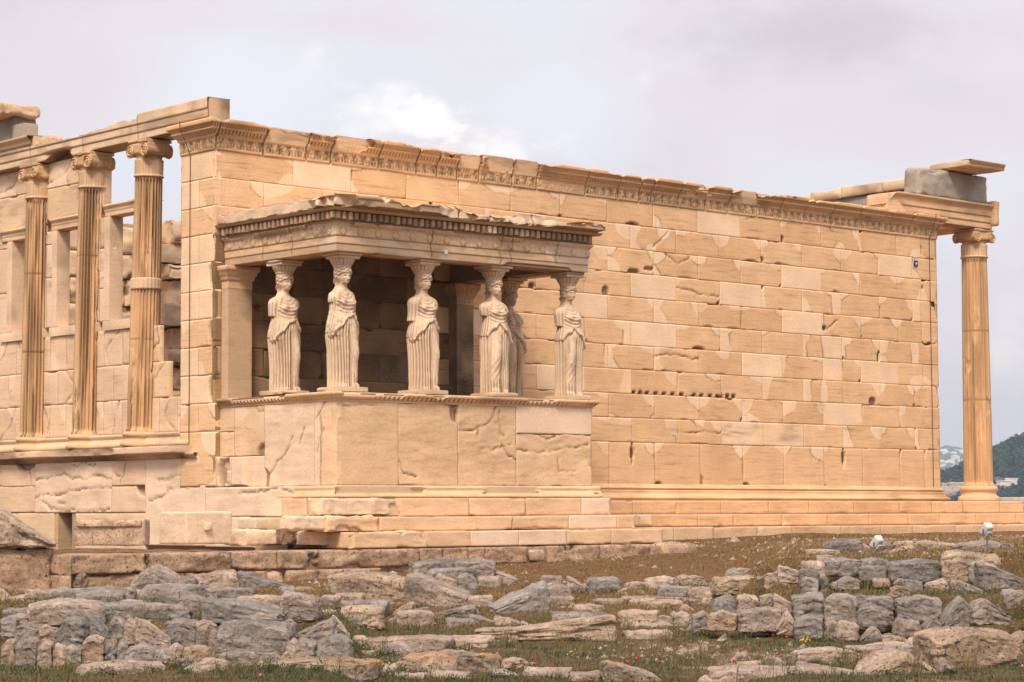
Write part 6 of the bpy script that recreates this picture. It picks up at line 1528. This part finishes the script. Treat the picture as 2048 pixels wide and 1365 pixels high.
m = MB(); rblock(m, O - V * (h[1] + .01) + EZ * (h[2] * .72), U, V, EZ, (h[0] * .9, .03, h[2] * .24), res=.04, r=.02, amp=.008, seed=5, mk=(.9, .7, 0)); mo = m.build('moulding', M_poros); mo.parent = o
o, O, U, V, h = box_at('stone_block', 330, 1024, 440, 1089, 35.9, .75, YAWE, M_porch, 'squared pale marble block with a small lifting boss on its face', 504, res=.025, r=.02, amp=.015, mk=(.75, .6, 0), dirt=.12, cuts=4, cutd=.88, taper=None, amp2=.006)
m = MB(); rblock(m, O - V * (h[1] + .02) + U * (-.05) + EZ * (.02), U, V, EZ, (.055, .05, .06), res=.02, r=.02, amp=.004, seed=6, mk=(.8, .7, 0)); bo = m.build('boss', M_porch); bo.parent = o
# broken blocks at the western end of the lowest porch step
for k, (x0, y0, x1, y1, co, lb) in enumerate([(454, 1060, 536, 1091, .6, 'small pale broken block at the left end of the porch steps'), (536, 1058, 584, 1091, .0, 'dark grey block between two pale blocks under the porch steps'), (585, 1063, 692, 1092, .7, 'rounded pale orange block under the porch steps, next to a dark one'), (696, 1063, 852, 1093, .8, 'long pale block under the porch corner with a dark crack at its end')]):
    box_at('stone_block', x0, y0, x1, y1, 36.9 + .35 * k + (.3 if k == 1 else 0), .6, YAWE, M_porch if co > .3 else M_poros, lb, 510 + k, res=.025, r=.022, amp=.035, fr=4., mk=(co, .6, 0 if co > .3 else .5), dirt=.25, cuts=6, cutd=.84, amp2=.012)
box_at('stone_block', 486, 1036, 528, 1060, 38.3, .5, YAWE, M_porch, 'small squared block on the second porch step, left end', 516, res=.03, r=.02, amp=.01, mk=(.8, .6, 0), dirt=.2)
box_at('stone_block', 600, 997, 792, 1031, 37.75, .4, YAWE, M_porch, 'long rough pale slab at the porch corner, its right end broken away', 517, res=.03, r=.03, amp=.04, fr=3., mk=(.5, .7, 0), dirt=.3, cuts=6, cutd=.85, amp2=.014)
box_at('stone_block', 548, 1033, 762, 1060, 37.35, .45, YAWE, M_porch, 'long pale slab with a hollowed rounded end, lying on the second porch step', 518, res=.03, r=.04, amp=.05, fr=3., mk=(.7, .7, 0), dirt=.25, cuts=6, cutd=.85, amp2=.014)
# blocks beyond the east end
box_at('stone_block', 1996, 995, 2075, 1012, 62, 1.2, .1, M_grey, 'flat grey slab lying on a block beyond the corner column', 520, res=.06, r=.04, amp=.03, mk=(.6, .6, 0), dirt=.4, cuts=2)
box_at('stone_block', 1990, 1010, 2085, 1036, 61, 1.5, .1, M_grey, 'long grey block beyond the corner column, carrying a flat slab', 521, res=.06, r=.06, amp=.05, mk=(.5, .6, 0), dirt=.4, cuts=2)
# ------------------------------------------------------------------ grass, gravel, flowers
def leaf_mat(name, cols, rough=.7):
    m = bpy.data.materials.new(name); m.use_nodes = True; nt = m.node_tree; L = nt.links.new; b = nt.nodes['Principled BSDF']; b.inputs['Roughness'].default_value = rough; b.inputs['Specular IOR Level'].default_value = .15
    at = node(nt, 'ShaderNodeAttribute'); at.attribute_name = 'mk'; sp = node(nt, 'ShaderNodeSeparateXYZ'); L(at.outputs['Vector'], sp.inputs[0])
    r = node(nt, 'ShaderNodeValToRGB'); e = r.color_ramp.elements; e[0].color = (*cols[0], 1); e[1].color = (*cols[-1], 1)
    for i, c in enumerate(cols[1:-1]): q = e.new((i + 1) / (len(cols) - 1)); q.color = (*c, 1)
    L(sp.outputs['X'], r.inputs[0]); L(r.outputs[0], b.inputs['Base Color']); return m
M_grass = leaf_mat('grass_blades', [(.045, .066, .026), (.08, .09, .034), (.15, .11, .044), (.21, .135, .056), (.27, .17, .078)])
def inside_stones(X, Y, Z, pad=.88):
    bad = np.zeros(len(X), bool)
    for (O, U, V, hx, hy, z1) in FOOT:
        dx = X - O[0]; dy = Y - O[1]; bad |= (np.abs(dx * U[0] + dy * U[1]) < hx * pad) & (np.abs(dx * V[0] + dy * V[1]) < hy * pad) & (Z < z1)
    bad |= (Y > -4.5) & (X > -6) & (X < 8) | (Y > -1.1) & (X > 6)
    return bad
def blades(name, n, dr, hr, wr, colf, seed, keep=None, clump=0, ar=(-.30, .34), lean=.5):
    rg = np.random.RandomState(seed)
    d = np.sqrt(rg.uniform(dr[0] ** 2, dr[1] ** 2, n)); a = rg.uniform(ar[0], ar[1], n)
    lat = a * d
    if clump:
        nc = n // clump; ci = rg.randint(0, nc, n); lat = lat[ci] + rg.normal(0, .035, n); d = d[ci] + rg.normal(0, .035, n); a = lat / d
    X = CP[0] + d * VW[0] + lat * RT[0]; Y = CP[1] + d * VW[1] + lat * RT[1]; Z = gheight(lat, d)
    P3 = np.stack([X, Y, 0 * X], -1)
    k = ~inside_stones(X, Y, Z)
    if keep is not None: k &= keep(P3, d, a, rg)
    X, Y, Z, d, a, P3 = X[k], Y[k], Z[k], d[k], a[k], P3[k]; n = len(X)
    h = rg.uniform(hr[0], hr[1], n) * (1 + .4 * fbm(P3 * .8, 2, seed + 1)); w = rg.uniform(wr[0], wr[1], n); th = rg.uniform(0, 2 * np.pi, n)
    ux, uy = np.cos(th), np.sin(th); lx = rg.normal(0, lean, n); ly = rg.normal(0, lean, n); lx += .25
    b = np.stack([X, Y, Z - .01], -1); u = np.stack([ux, uy, 0 * ux], -1) * w[:, None]
    m1 = b + np.stack([lx * h * .3, ly * h * .3, h * .6], -1); tip = b + np.stack([lx * h, ly * h, h * np.clip(1 - .25 * (lx ** 2 + ly ** 2), .3, 1)], -1)
    v = np.stack([b - u, b + u, m1 + u * .8, m1 - u * .8, tip], 1).reshape(-1, 3); i = np.arange(n) * 5
    c = colf(P3, d, a, rg, n); aa = np.repeat(np.stack([np.clip(c, 0, 1), 0 * c, 0 * c], -1), 5, axis=0)
    m = MB(); m.add(v, np.stack([i, i + 1, i + 2, i + 3], -1), aa); m.t.append(np.stack([i + 3, i + 2, i + 4], -1))
    o = m.build(name, M_grass, smooth=False); struct(o, 'stuff'); return o
g1 = blades('grass', 150000, (22.8, 34), (.025, .085), (.003, .0065), lambda P, d, a, rg, n: .42 + .5 * fbm(P * .6, 3, 70) + rg.normal(0, .18, n) - .22 + .48 * sstep(26.5, 32, d), 71, keep=lambda P, d, a, rg: rg.rand(len(d)) < .25 + 1.1 * sstep(-.25, .35, fbm(P * .9, 3, 72)))
tag(g1, 'short green and straw grass between the stones of the foreground', 'grass')
g2 = blades('dry_grass', 140000, (29.5, 47), (.02, .075), (.004, .009), lambda P, d, a, rg, n: .72 + .35 * fbm(P * .7, 3, 75) + rg.normal(0, .16, n), 73, keep=lambda P, d, a, rg: rg.rand(len(d)) < .2 + sstep(-.3, .4, fbm(P * .6, 3, 76)))
tag(g2, 'thin dry brown grass on the slope before the temple steps', 'dry grass')
g3 = blades('tall_grass', 5200, (23.6, 30.5), (.14, .30), (.0022, .0045), lambda P, d, a, rg, n: .38 + .4 * fbm(P * .7, 3, 78) + rg.normal(0, .15, n), 77, clump=14, lean=.38, keep=lambda P, d, a, rg: (fbm(P * .5, 3, 79) > -.1))
tag(g3, 'tall feathery grass tufts leaning between the foreground stones', 'tall grass')
# weeds: low leafy cushions at the feet of stones
def weeds():
    rg = np.random.RandomState(91); m = MB(); vs = []; c = []
    spots = []
    for (O, U, V, hx, hy, z1) in FOOT:
        if rg.rand() < .5:
            for q in range(rg.randint(1, 3)): spots.append((O + U * hx * rg.uniform(-1, 1) - V * (hy + .04), rg.uniform(.06, .16)))
    for s, r in spots:
        rel = s - CP; lat = rel @ RT; d = rel @ VW; z = float(gheight(np.array([lat]), np.array([d]))[0]); n = int(900 * r)
        p = rg.normal(size=(n, 3)) * [r * .6, r * .6, r * .35]; p[:, 2] = np.abs(p[:, 2]); ctr = np.array([s[0], s[1], z]) + p
        e1 = rg.normal(size=(n, 3)); e1 /= np.linalg.norm(e1, axis=1)[:, None]; e2 = np.cross(e1, rg.normal(size=(n, 3))); e2 /= np.linalg.norm(e2, axis=1)[:, None]; l = rg.uniform(.008, .018, n)[:, None]
        v = np.stack([ctr - e1 * l, ctr + e2 * l * .5, ctr + e1 * l, ctr - e2 * l * .5], 1).reshape(-1, 3); cc = rg.uniform(.0, .28) + rg.normal(0, .06, n)
        m.add(v, (np.arange(n) * 4)[:, None] + np.arange(4), np.repeat(np.stack([np.clip(cc, 0, 1), cc * 0, cc * 0], -1), 4, axis=0))
    o = m.build('weeds', M_grass, smooth=False); struct(o, 'stuff'); tag(o, 'low dark green weeds growing at the feet of the stones', 'weeds')
weeds()
def gravel():
    rg = np.random.RandomState(95); n = 17000; d = np.sqrt(rg.uniform(26. ** 2, 46 ** 2, n)); a = rg.uniform(-.3, .34, n); lat = a * d; X = CP[0] + d * VW[0] + lat * RT[0]; Y = CP[1] + d * VW[1] + lat * RT[1]; Z = gheight(lat, d)
    P3 = np.stack([X, Y, 0 * X], -1); k = (~inside_stones(X, Y, Z)) & (rg.rand(n) < sstep(-.05, .4, fbm(P3 * .7 + 5, 4, 16) + .1)); X, Y, Z = X[k], Y[k], Z[k]; n = len(X)
    base = np.array([[1, 0, 0], [-1, 0, 0], [0, 1, 0], [0, -1, 0], [0, 0, .8], [0, 0, -.8]], float); tri_ = np.array([[0, 2, 4], [2, 1, 4], [1, 3, 4], [3, 0, 4], [2, 0, 5], [1, 2, 5], [3, 1, 5], [0, 3, 5]])
    s = rg.lognormal(-3.95, .5, n); v = base[None] * s[:, None, None] * rg.uniform(.6, 1.3, (n, 6, 3)); th = rg.uniform(0, 6.28, n); c, sn = np.cos(th)[:, None], np.sin(th)[:, None]
    vx = v[..., 0] * c - v[..., 1] * sn; vy = v[..., 0] * sn + v[..., 1] * c; v = np.stack([vx + X[:, None], vy + Y[:, None], v[..., 2] + Z[:, None]], -1).reshape(-1, 3)
    m = MB(); m.add(v, ((np.arange(n) * 6)[:, None, None] + tri_).reshape(-1, 3), np.repeat(np.stack([rg.uniform(.4, 1., n), rg.uniform(0, 1, n), 0 * X], -1), 6, axis=0))
    o = m.build('gravel', M_rock, smooth=False); struct(o, 'stuff'); tag(o, 'pale stone chips scattered over the brown earth', 'gravel')
gravel()
M_stem = plain('stem', (.08, .10, .04), .7); FL = {'poppy': ('red poppy growing in the grass between the stones', 'poppy', plain('petal_red', (.50, .02, .012), .6), .017), 'pink_flower': ('small pink flower growing among the stones', 'flower', plain('petal_pink', (.62, .17, .30), .6), .015), 'yellow_flower': ('small yellow flower growing among the stones', 'flower', plain('petal_yellow', (.70, .42, .02), .6), .012)}
PROTO = {}
def flower(kind, px, py, k):
    lb, cat, mt, r = FL[kind]; d = gpix(px, py + 14) if py < 1352 else 25.2
    p = atD(px, py, d); hgt = max(.05, min(.3, p[2] - float(gheight(np.array([(p[:2] - CP) @ RT]), np.array([d]))[0])))
    if kind not in PROTO:
        m = MB(); lathe(m, (0, 0, 0), [(.002, -.012), (r * .7, -.008), (r, r * .45), (r * .95, r * .6), (r * .55, r * .1), (.002, 0)], na=16, rfun=lambda T, z, q: (q * (1 + .18 * np.cos(T * 4)), 0 * T)); pe = m.build('petals', mt)
        m = MB(); tube(m, [(.01, .0, -.25), (0, 0, -.01)], .0022, 5); stm = m.build('stem', M_stem)
        PROTO[kind] = (pe, stm); first = True
    else: first = False
    t = thing(kind, lb, cat, tuple(p), {'poppy': 'red poppies', 'pink_flower': 'pink flowers', 'yellow_flower': 'yellow flowers'}[kind])
    for q in PROTO[kind]:
        c = q if first else q.copy()
        if not first: COL.objects.link(c)
        c.parent = t
    t.rotation_euler = (.5 + .3 * math.sin(k * 3.1), .3 * math.cos(k * 5.), k * 1.3); sc_ = .8 + .35 * ((k * 37) % 10) / 10; t.scale = (sc_, sc_, sc_)
k = 0
for kind, l in (('poppy', 'C820,1070 C878,1062 C1080,1055 C1235,1043 C1100,1100 C1232,1115 C1518,1140 C1940,1058 D1548,945 D1670,960 D1298,1055 D1308,1088 D1442,1100 D1622,1130 D1200,1175 D535,1185 D330,1160 D250,1190'), ('pink_flower', 'A1480,850 A1395,938 A1315,992 A1240,1215 B1108,675 B410,1217 B495,1190 E1090,312 E1790,898 E1865,1230 E1455,943'), ('yellow_flower', 'B1550,1092 B1455,1105 C1397,740 C1380,770 C1425,770 C1395,1000 D1820,985 D1860,960 D1795,990 D1840,1000 D1880,990 A660,630 A450,540 B1700,1150 E20,1010 E60,1005 E755,1105')):
    for s in l.split():
        x, y = s[1:].split(','); flower(kind, *pc(s[0], float(x), float(y)), k); k += 1

# ------------------------------------------------------------------ two floodlights on posts
def floodlight(px, py_foot, py_head, d, label, tilt, yaw, s=1.):
    p = atD(px, py_foot, d); zt = ray(px, py_head)[2] * d
    t = thing('floodlight', label, 'floodlight', tuple(p), 'floodlights among the stones'); H = zt - p[2]
    m = MB(); tube(m, [(0, 0, -.15), (0, 0, H - .07)], .014, 10); q = m.build('post', M_pole); q.parent = t
    rot = Matrix.Rotation(yaw, 4, 'Z') @ Matrix.Rotation(tilt, 4, 'X')
    def tr(o_, off=(0, 0, 0)): o_.parent = t; o_.matrix_basis = Matrix.Translation((0, 0, H)) @ rot
    m = MB(); rblock(m, (0, 0, 0), EX, EY, EZ, (.10 * s, .075 * s, .125 * s), res=.03, r=.014, amp=0, taper=lambda x, h: x * np.stack([1 - .12 * (x[:, 1] / h[1]), 1 + 0 * x[:, 0], 1 - .15 * (x[:, 1] / h[1])], -1)); o_ = m.build('housing', M_lamp, weld=True); tr(o_)
    m = MB(); rblock(m, (0, -.077 * s, 0), EX, EY, EZ, (.092 * s, .004, .115 * s), res=.05, r=.003, amp=0); g_ = m.build('lens', M_glass); tr(g_)
    m = MB(); rblock(m, (0, .078 * s, -.03), EX, EY, EZ, (.06 * s, .02, .05 * s), res=.05, r=.006, amp=0); g_ = m.build('gear_box', M_lamp); tr(g_)
    m = MB()
    for q in (-1, 1): rblock(m, (q * .115 * s, 0, H - .04), EX, EY, EZ, (.005, .014, .05), res=.05, r=.003, amp=0)
    rblock(m, (0, 0, H - .085), EX, EY, EZ, (.12 * s, .014, .005), res=.05, r=.003, amp=0); b_ = m.build('bracket', M_pole); b_.parent = t; b_.rotation_euler = (0, 0, yaw)
HEAD = math.atan2(-VW[0], VW[1])
floodlight(1755, 1120, 1086, 31.9, 'white floodlight on a short post behind the grey wall stones, left of two', rad(-36), rad(184), .66)
floodlight(1975, 1101, 1060, 32.6, 'white floodlight on a taller grey post above the pitted block, right of two', rad(-34), rad(172), .66)

# ------------------------------------------------------------------ far hill, its wood, the town behind it
def pd(px, py, d): return atD(px, py, d)
def hill(name, prof, d0, d1, col, seed, amp):
    xs = np.linspace(prof[0][0], prof[-1][0], 160); top = np.interp(xs, [p[0] for p in prof], [p[1] for p in prof]); ks = np.linspace(0, 1, 40)
    m = MB(); V = []
    for x, yt in zip(xs, top):
        zt = ray(x, yt)[2] * d1
        for k_ in ks:
            d = d0 + (d1 - d0) * k_; p = atD(x, 1019, d); p[2] = -20 + (zt + 20) * math.sin(k_ * math.pi / 2) ** 1.1; V.append(p)
    for x, yt in zip(xs, top): pass
    V = np.array(V); V[:, 2] += amp * fbm(V / 40., 4, seed)
    m.add(V, grid_q(len(xs), len(ks)), (.5, .5, 0))
    mt = plain(name + '_ground', col, .95, 0, .1, .35); o = struct(m.build(name, mt)); return o, xs, top
o, xs, top = hill('hill', [(1300, 1010), (1700, 990), (1860, 968), (1905, 958), (1935, 943), (1960, 934), (1990, 916), (2010, 905), (2048, 890), (2150, 862), (2350, 850), (2700, 930)], 1150, 1500, (.12, .12, .09), 3, 6)
def wood():
    rg = np.random.RandomState(3); m = MB(); n = 2600
    for i in range(n):
        x = rg.uniform(1500, 2350) if i > 1500 else rg.uniform(1840, 2080); k_ = rg.rand() ** .7; d = 1150 + 350 * k_; yt = np.interp(x, xs, top); zt = ray(x, yt)[2] * 1500; z = -20 + (zt + 20) * math.sin(k_ * math.pi / 2) ** 1.1
        py = 1019 - z / d * F
        if 985 < py < 1012 and rg.rand() < .75 and x < 1940: continue
        if 968 < py < 992 and 1985 < x < 2040 : continue
        p = atD(x, 1019, d); r = rg.uniform(2.2, 4.6); q = 40
        dirs = rg.normal(size=(q, 3)); dirs /= np.linalg.norm(dirs, axis=1)[:, None]; c = np.array([p[0], p[1], z + r * .6]) + dirs * r * rg.uniform(.45, 1., (q, 1)) * [1, 1, 1.15]
        e1 = rg.normal(size=(q, 3)); e1 /= np.linalg.norm(e1, axis=1)[:, None]; e2 = np.cross(e1, dirs); l = r * .34
        v = np.stack([c - e1 * l, c + e2 * l, c + e1 * l, c - e2 * l], 1).reshape(-1, 3); t_ = rg.uniform(0, .5)
        m.add(v, (np.arange(q) * 4)[:, None] + np.arange(4), np.tile((t_, 0, 0), (q * 4, 1)))
    o = m.build('distant_wood', leaf_mat('far_leaves', [(.010, .028, .018), (.024, .048, .026), (.04, .066, .036)], .9), smooth=False); struct(o, 'stuff'); tag(o, 'dark green wood covering the far hill on the right', 'wood')
wood()
M_cyp = leaf_mat('cypress_leaves', [(.02, .032, .025), (.035, .05, .035)], .9)
def cypress(px, py_b, py_t, lb, seed):
    d = 1490; b = atD(px, py_b, d); H = ray(px, py_t)[2] * d - b[2]; t = thing('cypress_tree', lb, 'tree', tuple(b), 'cypresses on the ridge'); rg = np.random.RandomState(seed)
    m = MB(); q = 900; hh = rg.rand(q) ** .8; rr = H * .13 * np.sin(np.clip(hh * 1.05 + .08, 0, 1) * np.pi) ** .7 * np.sqrt(rg.rand(q)); th = rg.uniform(0, 6.28, q)
    c = np.stack([rr * np.cos(th), rr * np.sin(th), H * (.08 + .92 * hh)], -1); e1 = rg.normal(size=(q, 3)); e1 /= np.linalg.norm(e1, axis=1)[:, None]; e2 = np.cross(e1, rg.normal(size=(q, 3))); e2 /= np.linalg.norm(e2, axis=1)[:, None]; l = H * .035
    m.add(np.stack([c - e1 * l, c + e2 * l, c + e1 * l, c - e2 * l], 1).reshape(-1, 3), (np.arange(q) * 4)[:, None] + np.arange(4), (.3, 0, 0)); o_ = m.build('crown', M_cyp, smooth=False); o_.parent = t
    m = MB(); lathe(m, (0, 0, 0), [(H * .03, -2), (H * .02, H * .3), (H * .005, H * .7)], na=8); o_ = m.build('trunk', plain('bark', (.1, .07, .05))); o_.parent = t
cypress(2035, 888, 868, 'tall dark cypress on the far ridge, right of the corner column', 1); cypress(2002, 906, 893, 'smaller dark cypress on the far ridge nearer the corner column', 2)
# far town on a more distant slope
o, xs2, top2 = hill('far_hillside', [(1200, 1000), (1700, 950), (1860, 903), (1900, 894), (1935, 905), (1990, 935), (2200, 1000)], 4300, 5000, (.06, .075, .055), 9, 12)
M_house = [plain('house_white', (.80, .78, .74), .8), plain('house_cream', (.70, .64, .56), .8)]
M_win = plain('house_window', (.12, .13, .14), .4)
def town():
    rg = np.random.RandomState(8); protos = []
    for v in range(2):
        m = MB(); rblock(m, (0, 0, 4), EX, EY, EZ, (6.5, 5, 4), res=6, r=.1, amp=0); w = m.build('wall', M_house[v])
        m = MB(); rblock(m, (0, 0, 8.3), EX, EY, EZ, (6.8, 5.3, .3), res=6, r=.1, amp=0); rblock(m, (1.5, 1, 9.2), EX, EY, EZ, (2.5, 2, .7), res=6, r=.1, amp=0); q = m.build('roof', M_house[1 - v]); protos.append((w, q))
    for i in range(64):
        x = rg.uniform(1884, 1934) if i < 44 else rg.uniform(1700, 1990); k_ = rg.uniform(.25, .98); d = 4300 + 700 * k_; yt = np.interp(x, xs2, top2); zt = ray(x, yt)[2] * 5000; z = -20 + (zt + 20) * math.sin(k_ * math.pi / 2) ** 1.1
        p = atD(x, 1019, d); root = thing('house', 'small white house in the hazy town on the far slope', 'house', (p[0], p[1], z - 2), 'houses of the far town'); root.rotation_euler = (0, 0, HEAD + rg.uniform(-.6, .6)); s = rg.uniform(.5, .95); root.scale = (s * rg.uniform(.8, 1.5), s, s * rg.uniform(.7, 1.3))
        for q in protos[i % 2]:
            c = q if i < 2 else q.copy()
            if i >= 2: COL.objects.link(c)
            c.parent = root
town()
# the pale building and the bare rock on the near hill
def at_hill(px, py, dz=0):
    yt = np.interp(px, xs, top); zt = ray(px, yt)[2] * 1500
    for k_ in np.linspace(0, 1, 200):
        d = 1150 + 350 * k_; z = -20 + (zt + 20) * math.sin(k_ * math.pi / 2) ** 1.1
        if z >= ray(px, py)[2] * d: return np.array([*atD(px, 1019, d)[:2], z + dz]), d
    return atD(px, py, 1400), 1400
p, d = at_hill(2014, 982); p = p - np.append(VW, 0) * 8 + EZ * 1.5
bt = thing('building', 'low pale stone building standing in the wood on the far hill', 'building', tuple(p)); bt.rotation_euler = (0, 0, HEAD + .25)
for i, (x, w, hh, dz) in enumerate([(-3.5, 3.2, 2.6, 0), (1.5, 2.6, 3.4, .6), (5, 2.2, 1.8, -.8)]):
    m = MB(); rblock(m, (x, i * .8, hh / 2 + dz), EX, EY, EZ, (w, 2.5, hh / 2 + 1), res=2, r=.1, amp=.1, seed=i); q = m.build('wall', M_house[1]); q.parent = bt
    m = MB(); rblock(m, (x, i * .8, hh + dz + 1.1), EX, EY, EZ, (w + .3, 2.8, .18), res=2, r=.05, amp=0); q = m.build('roof', M_house[0]); q.parent = bt
for i, (px, py, w) in enumerate([(1900, 1000, 7), (1912, 990, 6), (1893, 988, 5), (1922, 998, 6), (1908, 1008, 8), (1993, 990, 4), (1906, 975, 3)]):
    p, d = at_hill(px, py); m = MB(); rblock(m, p + EZ * 2.5 - np.append(VW, 0) * 8, np.append(RT, 0), np.append(VW, 0), EZ, (w * .95, w * .8, w * .7), res=w / 9, r=w * .2, amp=w * .12, fr=.5, seed=600 + i, mk=(.5, .6, 0), dirt=.5, cuts=5)
    o = m.build('rock_outcrop', M_rock, weld=True); tag(o, 'pale bare rock outcrop on the far hillside among the trees', 'rock', 'bare rocks on the far hill')

# ------------------------------------------------------------------ haze
def haze():
    m = bpy.data.materials.new('haze_air'); m.use_nodes = True; nt = m.node_tree; nt.nodes.clear(); out = node(nt, 'ShaderNodeOutputMaterial'); v = node(nt, 'ShaderNodeVolumePrincipled'); v.inputs['Density'].default_value = 1.7e-4; v.inputs['Color'].default_value = (.70, .84, 1.0, 1); v.inputs['Anisotropy'].default_value = .2; nt.links.new(v.outputs[0], out.inputs['Volume'])
    mb = MB(); c = np.array([[x, y, z] for x in (-1, 1) for y in (-1, 1) for z in (0, 1)], float); c[:, 0] *= 6500; c[:, 1] *= 6500; c[:, 2] = -90 + c[:, 2] * 262
    mb.add(c, np.array([[0, 1, 3, 2], [4, 6, 7, 5], [0, 4, 5, 1], [2, 3, 7, 6], [0, 2, 6, 4], [1, 5, 7, 3]])); o = mb.build('haze', m, smooth=False); struct(o, 'stuff'); o['label'] = 'thin pale haze over the far hills'; o['category'] = 'haze'
haze()
